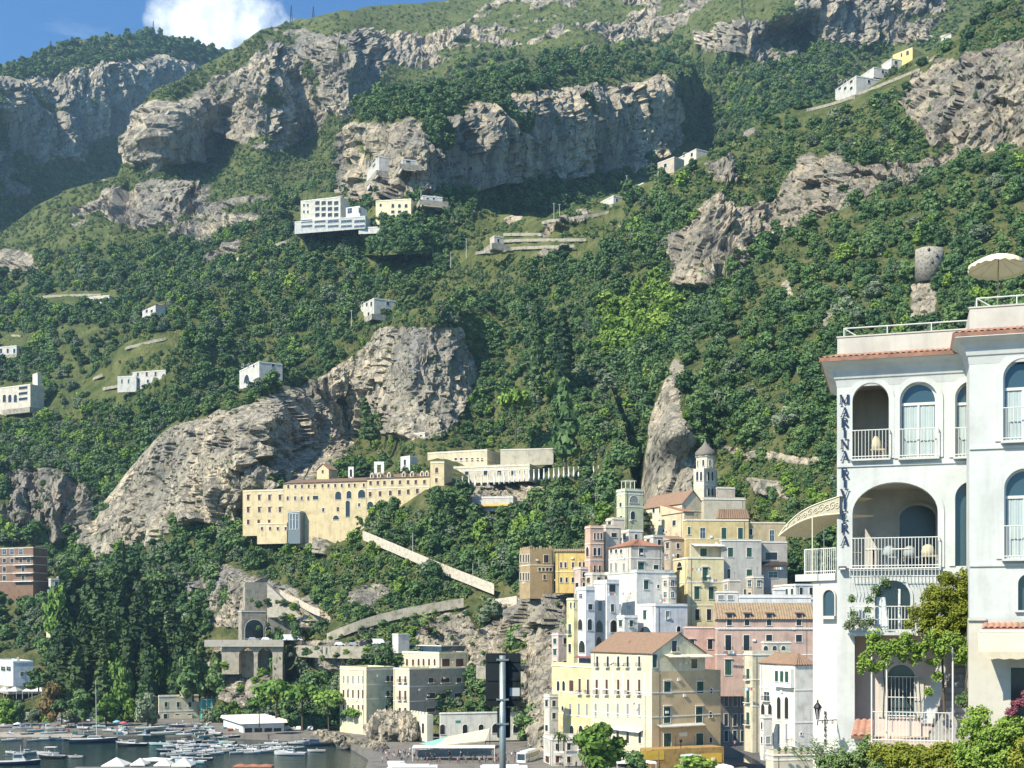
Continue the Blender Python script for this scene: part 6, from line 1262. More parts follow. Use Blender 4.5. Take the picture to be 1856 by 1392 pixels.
for i, (px, Y) in enumerate(spots):
    k = int(rng.integers(len(pk))); where = ('in the crowd on the square by the bus shelter', 'standing on the beach behind the moored boats', 'on the pavement before the yellow palazzo')[0 if i < 125 else 1 if i < 139 else 2]
    o = bpy.data.objects.new('person', pms[k]); COL.objects.link(o); o.location = ((px-CX)/F*Y, Y, 2.0); o.rotation_euler = (0, 0, rng.random()*6.28); s = .93+.14*rng.random(); o.scale = (s, s, s)
    tag(o, 'person in a %s top %s' % (pk[k][0], where), 'person', 'people in %s tops %s' % (pk[k][0], where))
o = bpy.data.objects.new('person', pms[5]); COL.objects.link(o); q = at(1332, 1352, 331); o.location = (q.x, q.y, 7.62); o.scale = (1.15,)*3; tag(o, 'person in a pink top walking alone in the sunlit lane mouth', 'person')
# ---------------------------------------------------------------- lamp posts, masts and poles
def pole(name, px, py0, py1, Y, r, label, cat, m=None, arms=0, z=None):
    p0, p1 = at(px, py1, Y), at(px, py0, Y); e = empty(name, p0, label, cat); b = MB(); b.tube([p0-Vector((0, 0, 2)), p1], r, m or WIRON, 5, r*.7); b.build('pole', e)
    if arms:
        b = MB()
        for k in range(arms): b.tube([p1-Vector((.9, 0, .3+.7*k)), p1+Vector((.9, 0, -.3-.7*k))], r*.6, m or WIRON, 4)
        b.build('cross_arms', e)
    return e
for px, y0, y1, hk, lb in ((366, 578, 602, 'massif', 'grey utility pole standing free of the trees right of the valley terraces'), (410, 608, 632, 'massif', 'grey utility pole in the woods left of the white loggia house'), (323, 575, 604, 'massif', 'utility pole beside the terraces below the veranda villa'), (637, 562, 586, 'ridge', 'utility pole left of the white cube house'), (1004, 368, 392, 'ridge', 'utility pole at the left end of the upper vineyard'), (1014, 370, 392, 'ridge', 'second utility pole right beside its twin at the upper vineyard'), (845, 432, 462, 'ridge', 'twin pole left of the vineyard terraces'), (817, 458, 480, 'ridge', 'slim pole below the long pale terrace slab'), (763, 345, 365, 'ridge', 'pole above the roadside building at the cliff foot'), (1136, 318, 340, 'ridge', 'pole on the skyline near the small white house'), (748, 965, 1002, 'prom', 'lamp pole beside the pale stairway'), (868, 1015, 1032, 'prom', 'lamp pole near the lower end of the stairway'), (857, 1021, 1032, 'prom', 'short lamp pole near the stairway end')):
    q = surf(hk, px, y1); pole('utility_pole', px, y0, y1, q.y-5, .13*q.y/700, lb, 'pole', None, 1 if hk != 'prom' else 0)
for px, y0, y1, Y, lb in ((92, 74, 98, 1860, 'steel lattice mast on the far left skyline'), (278, 38, 64, 2140, 'steel lattice mast on the skyline beside the cloud'), (528, 10, 42, 1640, 'steel lattice mast on the skyline right of the cloud'), (568, 12, 36, 1640, 'thin mast right of the lattice mast on the skyline'), (914, -4, 18, 1840, 'pylon at the top edge of the green slope'), (1345, -4, 28, 1390, 'twin legged pylon on top of the far right crag')):
    p0, p1 = at(px, y1, Y), at(px, y0, Y); e = empty('pylon', p0, lb, 'pylon'); b = MB(); s = 2.2; H = p1.z-p0.z
    for a, c in ((-s, -s), (s, -s), (s, s), (-s, s)): b.tube([p0+Vector((a, c, -12)), p1+Vector((a*.12, c*.12, 0))], .22, IRON, 4)
    for k in range(6): t = k/6; u_ = s*(1-.88*t); b.tube([p0+Vector((-u_, -u_, H*t)), p0+Vector((u_*.85, -u_*.85, H*(t+.16)))], .14, IRON, 3); b.tube([p0+Vector((u_, -u_, H*t)), p0+Vector((-u_*.85, -u_*.85, H*(t+.16)))], .14, IRON, 3)
    b.build('lattice', e)
for px, y0, y1, Y, lb in ((23, 1262, 1300, 500, 'tall quay lamp post among the bright trees at the left'), (418, 1283, 1320, 470, 'quay lamp post left of the restaurant'), (1234, 1346, 1392, 318, 'street lamp standing before the yellow arcade screens')):
    p0, p1 = at(px, y1, Y), at(px, y0, Y); e = empty('street_lamp', p0, lb, 'street lamp'); b = MB(); b.tube([p0-Vector((0, 0, 1)), p1], .09, IRON, 6); b.build('post', e); b = MB(); b.lathe(p1, [(.1, 0), (.32, .1), (.28, .5), (.5, .55), (.05, .9)], IRON, 8); b.build('lantern', e)
# the dark road sign seen from behind, in front of everything
Ys = 22; e = empty('road_sign', at(910.5, 1450, Ys), 'dark back of two road signs clamped to a grey steel pole', 'sign'); steel = paint((.30, .34, .33), .45, .12, 6, .2, .6); back = paint((.012, .018, .02), .55, .25, 4, .3)
def sx(px): return (px-CX)/F*Ys
def sz(py): return CH+(HZ-py)/F*Ys
b = MB(); b.tube([(sx(911), Ys, 36.3), (sx(911), Ys, sz(1188))], .058, steel, 16); b.build('pole', e)
def rounded(b, x0, x1, z0, z1, y0, y1, r, m):
    pts = [(cx_+r*math.cos(a), cz_+r*math.sin(a)) for cx_, cz_, s in ((x1-r, z1-r, 0), (x0+r, z1-r, 1), (x0+r, z0+r, 2), (x1-r, z0+r, 3)) for a in [math.pi/2*(s+i/4) for i in range(5)]]; n = len(pts)
    b.quads([(x, y0, z) for x, z in pts]+[(x, y1, z) for x, z in pts], [tuple(range(n)), tuple(range(n, 2*n))[::-1]]+[(i, n+i, n+(i+1) % n, (i+1) % n) for i in range(n)], m)
b = MB(); rounded(b, sx(880), sx(944), sz(1281), sz(1184), Ys+.07, Ys+.10, .04, back); b.build('upper_panel', e)
b = MB(); rounded(b, sx(901), sx(925), sz(1338), sz(1282.5), Ys+.07, Ys+.10, .03, back); b.build('lower_panel', e)
b = MB(); rounded(b, sx(924), sx(942), sz(1262), sz(1247), Ys+.066, Ys+.069, .01, plain((.42, .44, .44), .6)); b.build('sticker', e)
for py in (1196, 1268, 1312):
    b = MB(); b.frame_box((sx(900), Ys-.07, sz(py)-.012), (sx(922)-sx(900), 0, 0), (0, .012, 0), (0, 0, .03), steel)
    for px in (901, 921): b.frame_box((sx(px)-.012, Ys-.075, sz(py)-.012), (.024, 0, 0), (0, .146, 0), (0, 0, .03), steel)
    b.build('clamp', e)
# ---------------------------------------------------------------- shore clutter at the left and shop fronts at the right
rng = np.random.default_rng(33)
hauled = [(8, 1318), (40, 1322), (64, 1326), (100, 1322), (128, 1318), (150, 1321), (200, 1326), (222, 1321), (246, 1330), (316, 1325), (334, 1333), (356, 1326), (372, 1336), (390, 1331), (322, 1317), (350, 1316)]
for i, (px, py) in enumerate(hauled):
    e = copy_tree(kinds[(0, 2, 1, 0, 3)[i % 5]]); moor(e, px, py, rng.uniform(-50, 50)+(180 if i % 2 else 0), .85+.3*rng.random(), 2.25); e['label'] = 'small %s boat hauled out on the quay at the left' % ('white open', 'white cabin', 'turquoise', 'white open', 'dark blue')[i % 5]; e['group'] = 'boats hauled out on the quay'
kc = [car('white car parked in the row under the trees behind the beach', CARW, group='cars parked behind the beach'), car('dark car parked in the row under the trees behind the beach', CARD, group='cars parked behind the beach'), car('grey car parked in the row under the trees behind the beach', CARS, group='cars parked behind the beach')]
for i in range(20):
    e = kc[i] if i < 3 else copy_tree(kc[int(rng.integers(3))]); px = 10+i*17+rng.normal()*3 if i < 15 else 520+(i-15)*22; Y = 494 if i < 15 else 452; e.location = ((px-CX)/F*Y, Y, 2.0); e.rotation_euler = (0, 0, rng.choice([0, 1.57, 3.14])+rng.normal()*.1)
for i, (px, py, m_, lb) in enumerate(((32, 1322, (.62, .66, .66), 'pale blue beach parasol near the left edge of the quay'), (212, 1318, (.25, .45, .55), 'blue beach parasol left of the hauled inflatable boats'), (224, 1320, (.5, .12, .14), 'red beach parasol beside the blue one'), (120, 1316, (.74, .73, .68), 'white beach parasol behind the bathers'), (164, 1312, (.70, .62, .40), 'straw coloured parasol behind the yacht'))):
    Y = 38*F/(py-HZ); p = at(px, py, Y); e = empty('parasol', p, lb, 'parasol'); b = MB(); b.tube([p, p+Vector((0, 0, 2.4))], .04, WIRON, 5); b.build('pole', e); b = MB(); b.lathe(p, [(.02, 2.6), (.8, 2.35), (1.6, 1.95), (1.6, 1.8)], paint(m_, .9), 10); b.build('canopy', e)
canopy('shop_awning', 'pale shop awning at the street corner left of the big leafy tree', 1004, 1058, 1364, 332, 3, 3, paint((.62, .60, .52)), 'awning', 1, .4)
canopy('market_awning', 'white market awning behind the big leafy tree', 1088, 1160, 1370, 308, 3, 3, CLOTH, 'awning', 2, .4); canopy('market_awning', 'white market awning lower and right of the leafy tree', 1118, 1190, 1382, 302, 3, 3, CLOTH, 'awning', 2, .4); canopy('market_awning', 'pale green market awning by the street lamp', 1236, 1272, 1370, 308, 3, 3, paint((.40, .55, .46)), 'awning', 1, .4); canopy('market_awning', 'white awning over a shop at the bottom of the lane', 1296, 1330, 1390, 300, 3, 3, CLOTH, 'awning', 1, .6)
h = House('terrace', 'cream roof terrace with parapet at the lower right beside the lane', 'terrace'); h.mass(1388, 1402, 1486, 1368, 1420, 268, 12, (0.54, 0.50, 0.38), par=.8, bands=(1378,))
for i, px in enumerate((1412, 1424, 1438, 1452, 1464)): p = at(px, 1366, 266+i*.2); e = empty('flower_pot', p, 'clay pot with a small bush on the cream roof terrace', 'pot', 'pots on the roof terrace'); b = MB(); b.lathe(p, [(.2, 0), (.3, .5)], TILE, 8); b.build('pot', e); b = MB(); b.lathe(p, [(.1, .5), (.45, .8), (.3, 1.3), (.05, 1.5)], paint((.06, .10, .03), .9), 7, False); b.build('bush', e)
for px, py in ((300, 1331), (322, 1330), (340, 1328), (362, 1331), (384, 1326), (262, 1334), (226, 1330), (20, 1330), (50, 1331), (86, 1330), (110, 1329), (376, 1320), (404, 1338), (420, 1337), (180, 1318), (160, 1328)):
    e = copy_tree(kinds[int(rng.integers(4))]); moor(e, px, py, rng.uniform(-60, 60)+180*(px % 2), .6+.35*rng.random(), 2.25); e['label'] = 'small boat lying among the gear on the quay before the beach houses'; e['group'] = 'boats among the gear on the quay'
GEAR = [plain(c, .8) for c in ((.10, .22, .30), (.38, .34, .26), (.30, .10, .06), (.50, .50, .46), (.05, .12, .10))]
for i in range(70):
    px = rng.uniform(0, 640); py = rng.uniform(1306, 1334) if px < 400 else rng.uniform(1310, 1326); Y = 38*F/(py-HZ); p = at(px, py, Y); w, d, hgt = rng.uniform(.7, 2.2), rng.uniform(.6, 1.2), rng.uniform(.4, 1.3); a = rng.random()*3
    b = MB(); ax, ay = Vector((math.cos(a), math.sin(a), 0)), Vector((-math.sin(a), math.cos(a), 0)); m = GEAR[i % 5]
    q = [p+ax*w/2*sx_+ay*d/2*sy_ for sx_, sy_ in ((-1, -1), (1, -1), (1, 1), (-1, 1))]; t = [v+Vector((0, 0, hgt*.7)) for v in q]; r0_, r1_ = (t[0]+t[3])/2+Vector((0, 0, hgt*.3)), (t[1]+t[2])/2+Vector((0, 0, hgt*.3))
    for k in range(4): b.face([q[k], q[(k+1) % 4], t[(k+1) % 4], t[k]], m)
    b.face([t[0], t[1], r1_, r0_], m); b.face([t[2], t[3], r0_, r1_], m); b.face([t[1], t[2], r1_], m); b.face([t[3], t[0], r0_], m)
    tag(b.build('covered_gear'), '%s tarpaulin covered heap of gear standing on the harbour quay' % ('blue', 'sand coloured', 'brown red', 'grey', 'dark green')[i % 5], 'gear', '%s covered heaps on the quay' % ('blue', 'sand coloured', 'brown red', 'grey', 'dark green')[i % 5])
for z in (1198, 1232, 1266):
    b = MB(); b.box(sx(882), sx(942), Ys+.055, Ys+.069, sz(z)-.02, sz(z)+.02, back); b.build('stiffener', bpy.data.objects['road_sign'])
# ---------------------------------------------------------------- the white hotel beside the viewpoint
from mathutils.geometry import tessellate_polygon
HU, HN = Vector((.956, -.2934, 0)), Vector((-.2934, -.956, 0)); HA = Vector(((1517-CX)/F*47.5, 47.5, 0)); UZ = Vector((0, 0, 1))
def fp(px, py, d=0.0):
    k = (px-CX)/F; A = HA+HN*d; s = (k*A.y-A.x)/(HU.x-k*HU.y); y = A.y+s*HU.y
    return s, CH+(HZ-py)/F*y
def T(s, z, d=0.0): return HA+HU*s+HN*d+UZ*z
PLAS = paint((.50, .525, .505), .85, .08, .5, .45, bmp=.01); PLAS2 = paint((.49, .475, .42), .85, .10, .5, .5); PINKW = paint((.56, .47, .42), .9, .07, .6, .2); RAILM = plain((.60, .61, .57), .4)
EAVE = tiles_mat((.42, .23, .16), (.30, .155, .11), 5.0); CREAMY = paint((.50, .46, .34), .85, .06, 1, .15); CURT = plain((.36, .43, .43), .9); HGL = glass_mat((.035, .07, .085), .05)
def arch_pts(s0, s1, z0, zt, rise=None, n=18):
    rise = rise or (s1-s0)/2; c = (s0+s1)/2; r = (s1-s0)/2; zs = zt-rise
    return [(s0, z0), (s1, z0)]+[(c+r*math.cos(math.pi*i/n), zs+rise*math.sin(math.pi*i/n)) for i in range(n+1)]
def pierced(b, outer, holes, m, d=0.0, t=.35, mr=None):
    polys = [[Vector((s, z, 0)) for s, z in outer]]+[[Vector((s, z, 0)) for s, z in h] for h in holes]
    flat = [q for p in polys for q in p]
    n0 = len(b.v); b.v += [tuple(T(q.x, q.y, d)) for q in flat]; k = b.mat(m)
    for tri in tessellate_polygon(polys):
        a, c, e = (flat[i] for i in tri); o = (c-a).cross(e-a).z
        b.f.append(tuple(n0+i for i in (tri if o > 0 else tri[::-1]))); b.m.append(k); b.sm.append(False)
    for h in holes:
        for (s0, z0), (s1, z1) in zip(h, h[1:]+h[:1]): b.face([T(s0, z0, d), T(s0, z0, d-t), T(s1, z1, d-t), T(s1, z1, d)], mr or m)
def moulding(b, h, w, m, d=0.0, t=.045):
    "raised band round an arch (jambs and head)"
    c = (h[0][0]+h[1][0])/2; pts = h[1:]+h[:1]; ztop = max(z for _, z in h); s0, s1 = h[0][0], h[1][0]; r = (s1-s0)/2; zs = min(z for _, z in h[2:]); rise = ztop-zs
    out = []
    for i, (s, z) in enumerate(pts):
        if i in (0, len(pts)-1): out.append((s+(w if s > c else -w), z))
        else: a = math.atan2((z-zs)/max(rise, .01), (s-c)/r); out.append((c+(r+w)*math.cos(a), zs+(rise+w)*math.sin(a)))
    for i in range(len(pts)-1):
        p, q, P, Q = pts[i], pts[i+1], out[i], out[i+1]
        b.face([T(*p, d+t), T(*P, d+t), T(*Q, d+t), T(*q, d+t)], m); b.face([T(*P, d+t), T(*P, d), T(*Q, d), T(*Q, d+t)], m); b.face([T(*p, d), T(*p, d+t), T(*q, d+t), T(*q, d)], m)
def slab(b, s0, s1, z0, z1, d0, d1, m): b.frame_box(T(s0, z0, d0), HU*(s1-s0), HN*(d1-d0), UZ*(z1-z0), m)
def rail(root, s0, s1, z0, h, d, name='railing', step=.115, belly=0.0, side=True):
    b = MB(); k = max(2, int((s1-s0)/step))
    def prof(s): 
        return [T(s, z0+h*t, d+belly*math.sin(math.pi*min(1, t*1.25))*(1-t*.5)) for t in ((0, .15, .3, .5, .7, .85, 1) if belly else (0, 1))]
    for i in range(k+1): b.tube(prof(s0+(s1-s0)*i/k), .011 if i % k else .018, RAILM, 5, cap=False)
    for zz in ((h, .08) if not belly else (h, .5*h, .08)):
        dd = d+(belly*math.sin(math.pi*min(1, zz/h*1.25))*(1-zz/h*.5) if belly else 0); b.tube([T(s0, z0+zz, dd), T(s1, z0+zz, dd)], .02, RAILM, 6)
    if side:
        for s in (s0, s1): b.tube([T(s, z0+h, d), T(s, z0+h, 0)], .018, RAILM, 5); b.tube([T(s, z0+.08, d), T(s, z0+.08, 0)], .015, RAILM, 5)
    return b.build(name, root)
def glass_door(root, h, d=-.22, transom=None, curtain=True, open_left=0.0):
    s0, s1 = h[0][0], h[1][0]; z0 = h[0][1]; zt = max(z for _, z in h); zs = min(z for _, z in h[2:]); b = MB(); b.face([T(s, z, d) for s, z in h], HGL); w = b.build('glass_door', root); f = MB()
    def inner(e): return arch_pts(s0+e, s1-e, z0+e, zt-e, (zt-zs)-e*.3)
    A, Bq = inner(.0), inner(.075)
    for i in range(len(A)): j = (i+1) % len(A); f.face([T(*A[i], d+.06), T(*A[j], d+.06), T(*Bq[j], d+.06), T(*Bq[i], d+.06)], RAILM); f.face([T(*Bq[i], d+.06), T(*Bq[j], d+.06), T(*Bq[j], d), T(*Bq[i], d)], RAILM)
    zt_ = transom if transom else zs-.05
    slab(f, s0+.06, s1-.06, zt_-.05, zt_+.05, d+.002, d+.062, RAILM); c = (s0+s1)/2; slab(f, c-.035, c+.035, z0+.07, zt_-.05, d+.002, d+.055, RAILM); f.build('frame', w)
    if curtain:
        cu = MB(); n = 44; V = []
        for i in range(n+1):
            s = s0+.1+(s1-s0-.2)*i/n; dd = d+.012+.01*math.sin(i*1.9)+.006*math.sin(i*.7); V += [T(s, z0+.1, dd), T(s, zt_-.06, dd+.004)]
        cu.quads(V, [(2*i, 2*i+2, 2*i+3, 2*i+1) for i in range(n)], CURT, True); cu.build('curtain', w)
    return w
def room(b, s0, s1, z0, z1, d0, d1, m, back=None, left=True, fl=None):
    q = lambda s, z, d: T(s, z, d)
    b.face([q(s0, z0, d1), q(s1, z0, d1), q(s1, z1, d1), q(s0, z1, d1)], back or m); b.face([q(s0, z1, d0), q(s0, z1, d1), q(s1, z1, d1), q(s1, z1, d0)], m); b.face([q(s0, z0, d0), q(s1, z0, d0), q(s1, z0, d1), q(s0, z0, d1)], fl or m); b.face([q(s1, z0, d0), q(s1, z1, d0), q(s1, z1, d1), q(s1, z0, d1)], m)
    if left: b.face([q(s0, z0, d0), q(s0, z0, d1), q(s0, z1, d1), q(s0, z1, d0)], m)
root = empty('seaside_hotel', T(2.5, 33.3, -3), 'white arcaded hotel with red tile eaves, balconies and vertical name letters', 'hotel')
def hole(px0, px1, yt, yb, d=0.0, rise_px=None):
    s0, z0 = fp(px0, yb, d); s1, _ = fp(px1, yb, d); zt = fp((px0+px1)/2, yt, d)[1]; return arch_pts(s0, s1, z0, zt, None if rise_px is None else rise_px/F*46.5)
S0, SR = 0.0, fp(1757, 800)[0]; S1 = fp(1800, 800)[0]
zpar, zev, zb = fp(1600, 607)[1], fp(1600, 645)[1], 33.2
a1, a2, a3 = hole(1545, 1611, 694, 833), hole(1631, 1699, 692, 831), hole(1731, 1795, 690, 829)
big = hole(1545, 1700, 874, 1030, 0, 56); tall = hole(1731, 1795, 872, 1026); w3 = hole(1586, 1650, 1052, 1141)
zc = fp(1560, 1152)[1]; sl, _ = fp(1549, 1152); low = [(sl, zb+.01), (S1-.02, zb+.01), (S1-.02, zc), (sl, zc)]
b = MB(); pierced(b, [(S0, zb), (S1, zb), (S1, zev+.1), (S0, zev+.1)], [a1, a2, a3, big, tall, w3, low], PLAS)
for h_, w_ in ((a1, .2), (a2, .2), (a3, .2), (big, .22), (tall, .2)): moulding(b, h_, w_, PLAS)
zf1, zf2 = fp(1600, 842)[1], fp(1600, 1032)[1]
slab(b, S0, S1, zf1-.05, zf1+.03, .001, .05, PLAS)
b.face([T(S0, zb, 0), T(S0, zev, 0), T(S0, zev, -.4), T(S0, zb, -.4)], PLAS)
b.face([T(S0, zf1-.2, -.4), T(S0, zev, -.4), T(S0, zev, -7), T(S0, zf1-.2, -7)], PLAS); b.face([T(S0, zb, -.4), T(S0, zf2, -.4), T(S0, zf2, -7), T(S0, zb, -7)], PLAS)
b.face([T(S0, zb, -7), T(S0, zpar, -7), T(S1+4, zpar, -7), T(S1+4, zb, -7)], PLAS); b.face([T(S0, zev+.1, 0), T(S1, zev+.1, 0), T(S1, zev+.1, -7), T(S0, zev+.1, -7)], PLAS)
room(b, S0+.3, a1[1][0]+.12, a1[0][1], fp(1570, 688)[1], -.35, -2.4, PLAS2)                           # upper loggia
room(b, S0+.02, big[1][0]+.1, big[0][1], fp(1600, 868)[1], -.35, -4.2, PLAS2, left=False)              # breakfast loggia, open to the sea
for px, dd in ((1578, -4.1), (1612, -3.0), (1632, -4.15)):
    s_, _ = fp(px, 900, -dd*0); 
for dd in (-1.9, -3.4): slab(b, S0+.02, S0+.32, big[0][1], fp(1600, 868)[1]-.02, dd-.25, dd+.1, PLAS2)
b.build('facade', root)
b = MB(); da = arch_pts(big[1][0]-1.35, big[1][0]+.02, big[0][1]+.02, fp(1600, 900)[1], .5); b.face([T(s, z, -4.15) for s, z in da], DARK); o = b.build('inner_doorway', root); b = MB(); moulding(b, da, .12, PLAS2, -4.14, .06); b.build('frame', o)
glass_door(root, a2, transom=fp(1660, 731)[1]); glass_door(root, a3, transom=fp(1760, 730)[1])
b = MB(); b.face([T(s, z, -.25) for s, z in tall], HGL); b.build('window', root)
b = MB(); s0_, s1_, z0_ = w3[0][0], w3[1][0], w3[0][1]; b.face([T(s, z, -.2) for s, z in w3], glass_mat((.01, .02, .03), .05)); o = b.build('arched_window', root); f = MB(); slab(f, s0_+.82, s0_+.90, z0_, z0_+1.5, -.19, -.12, RAILM); moulding(f, w3, .10, PLAS, 0, .05); f.build('frame', o)
for sa, sb, nm in ((s0_+.03, s0_+.5, 'curtain'),):
    cu = MB(); n = 14; V = []
    for i in range(n+1): V += [T(sa+(sb-sa)*i/n, z0_+.02, -.18+.02*math.sin(i*1.7)), T(sa+(sb-sa)*i/n*.7, z0_+1.2, -.18+.02*math.sin(i*1.7))]
    cu.quads(V, [(2*i, 2*i+2, 2*i+3, 2*i+1) for i in range(n)], plain((.6, .66, .66), .9), True); cu.build(nm, o)
for h_, nm in ((a1, 0), (a2, 0), (a3, 0)):
    slb = MB(); slab(slb, h_[0][0]-.06, h_[1][0]+.06, h_[0][1]-.07, h_[0][1], .001, .2, PLAS); bo = slb.build('balcony', root); rail(bo, h_[0][0]-.02, h_[1][0]+.02, h_[0][1], 1.05, .17)
slb = MB(); slab(slb, big[0][0]-.1, big[1][0]+.1, big[0][1]-.1, big[0][1], .001, .22, PLAS); bo = slb.build('balcony', root); rail(bo, big[0][0]-.02, big[1][0]+.04, big[0][1], 1.1, .18)
# parapet, tiled eave and coved cornice
def eave(sa, sb, ze, d0, out, name, left_end=True, zp=None, drail=.0):
    b = MB(); n = 8; prof = [(.005, -1.0), (.06, -.72), (.10, -.70), (.16, -.45), (.30, -.26), (.52, -.14), (out-.06, -.08), (out-.04, -.01)]
    for (x0, y0), (x1, y1) in zip(prof[:-1], prof[1:]):
        b.face([T(sa-(x0 if left_end else 0), ze+y0, d0+x0), T(sb, ze+y0, d0+x0), T(sb, ze+y1, d0+x1), T(sa-(x1 if left_end else 0), ze+y1, d0+x1)], PLAS)
        if left_end: b.face([T(sa-x0, ze+y0, d0-6), T(sa-x0, ze+y0, d0+x0), T(sa-x1, ze+y1, d0+x1), T(sa-x1, ze+y1, d0-6)], PLAS)
    b.build('cornice', root)
    b = MB(); tiled(b, T(sa-(out if left_end else 0), ze, d0+out), T(sb, ze, d0+out), T(sb, ze+.19, d0-.02), T(sa, ze+.19, d0-.02), EAVE, .2, .06)
    if left_end: tiled(b, T(sa-out, ze, d0-6), T(sa-out, ze, d0+out), T(sa, ze+.19, d0-.02), T(sa, ze+.19, d0-6), EAVE, .2, .06)
    b.build('tiled_eave', root)
    b = MB(); slab(b, sa+.01, sb, ze+.1, zp, d0-.25, d0-.03, PLAS2); slab(b, sa-.02, sb, zp, zp+.05, d0-.28, d0+.0, PLAS2)
    if left_end: slab(b, sa+.01, sa+.23, ze+.1, zp, d0-6, d0-.252, PLAS2)
    b.build('parapet', root)
    b = MB(); L = sb-sa; k = max(2, round(L/1.42))
    for i in range(k+1): b.tube([T(sa+.25+(L-.3)*i/k, zp, d0-.15), T(sa+.25+(L-.3)*i/k, zp+.36, d0-.15)], .022, RAILM, 6)
    b.tube([T(sa+.25, zp+.36, d0-.15), T(sb-.05, zp+.36, d0-.15)], .025, RAILM, 6); b.tube([T(sa+.25, zp+.36, d0-.15), T(sa+.75, zp+.03, d0-.15)], .02, RAILM, 5); b.tube([T(sa+.25, zp+.36, d0-.15), T(sa+.25, zp+.36, d0-5)], .022, RAILM, 5)
    b.build('roof_railing', root)
eave(S0, SR+.3, fp(1550, 652)[1], 0, .62, 'e', True, zpar)
# right block stands forward of the left one
DR = 2.2; R0 = fp(1757, 800, DR)[0]; R1 = R0+4.2
b1, b2, b3 = hole(1818, 1892, 649, 800, DR), hole(1820, 1896, 849, 1013, DR), hole(1845, 1884, 1040, 1106, DR)
zr = fp(1800, 600, DR)[1]; zlow = fp(1800, 1122, DR)[1]; zdoor = fp(1800, 1194, DR)[1]; dr0 = [(fp(1832, 1260, DR)[0], zb+.02), (R1-.02, zb+.02), (R1-.02, zdoor-.3), (fp(1832, 1260, DR)[0], zdoor-.3)]
b = MB(); pierced(b, [(R0, zlow), (R1, zlow), (R1, zr+.1), (R0, zr+.1)], [b1, b2, b3], PLAS, DR); moulding(b, b1, .26, PLAS, DR); moulding(b, b2, .26, PLAS, DR)
b.face([T(R0, zlow, 0), T(R0, zlow, DR), T(R0, zr+.1, DR), T(R0, zr+.1, 0)][::-1], PLAS); b.face([T(R1, zb, DR), T(R1, zb, -7), T(R1, zr, -7), T(R1, zr, DR)], PLAS); b.face([T(R0, zr+.1, DR), T(R1, zr+.1, DR), T(R1, zr+.1, -6.9), T(R0, zr+.1, -6.9)], PLAS)
for py in (811, 1024): zz = fp(1800, py, DR)[1]; slab(b, R0, R1, zz-.05, zz+.04, DR+.001, DR+.055, PLAS)
b.build('east_facade', root)
b = MB(); pierced(b, [(R0-.03, zb), (R1, zb), (R1, zlow), (R0-.03, zlow)], [dr0], paint((.50, .48, .41), .85, .08, .5, .4), DR+.05, .5); slab(b, R0-.06, R0+.55, zlow-.05, zlow+.04, DR+.051, DR+.14, PLAS2); b.face([T(R0-.03, zb, 0), T(R0-.03, zb, DR+.05), T(R0-.03, zlow, DR+.05), T(R0-.03, zlow, 0)][::-1], PLAS2); b.face([T(dr0[0][0], zb, DR-.45), T(R1, zb, DR-.45), T(R1, zdoor, DR-.45), T(dr0[0][0], zdoor, DR-.45)], DARK); b.build('ground_floor', root)
glass_door(root, b1, DR-.22, fp(1850, 703, DR)[1]); glass_door(root, b2, DR-.22, fp(1850, 900, DR)[1]); b = MB(); b.face([T(s, z, DR-.2) for s, z in b3], HGL); o = b.build('arched_window', root); f = MB(); moulding(f, b3, .08, PLAS, DR, .05); slab(f, b3[0][0]-.1, b3[1][0]+.1, b3[0][1]-.07, b3[0][1], DR+.001, DR+.12, PLAS); f.build('frame', o)
for h_ in (b1, b2): slb = MB(); slab(slb, h_[0][0]-.08, h_[1][0]+.06, h_[0][1]-.08, h_[0][1], DR+.002, DR+.24, PLAS); bo = slb.build('balcony', root); rail(bo, h_[0][0]-.04, h_[1][0]+.02, h_[0][1], 1.12, DR+.2, side=False)
eave(R0, R1, fp(1800, 606, DR)[1], DR, .55, 'e', True, fp(1800, 556, DR)[1])
# awning over the restaurant door
za = fp(1800, 1142, DR)[1]; sa_, sb_ = fp(1776, 1142, DR)[0], R1; b = MB(); tiled(b, T(sa_+.05, za+.06, DR+.45), T(sb_, za+.06, DR+.45), T(sb_, za+.22, DR+.06), T(sa_+.1, za+.22, DR+.06), EAVE, .2, .07); b.tube([T(sa_-.05, za-.06, DR+.5), T(sb_, za-.06, DR+.5)], .09, PLAS2, 10); b.build('awning_box', root)
b = MB(); n = 20
for i in range(n):
    u0, u1 = sa_-.1+(sb_-sa_+.1)*i/n, sa_-.1+(sb_-sa_+.1)*(i+1)/n
    b.face([T(u0, za-.72, DR+1.35), T(u1, za-.72, DR+1.35), T(u1, za-.06, DR+.52), T(u0, za-.06, DR+.52)], CREAMY); b.face([T(u0, za-.98+.04*(i % 2), DR+1.36), T(u1, za-.98+.04*((i+1) % 2), DR+1.36), T(u1, za-.72, DR+1.35), T(u0, za-.72, DR+1.35)], CREAMY)
b.build('awning', root)
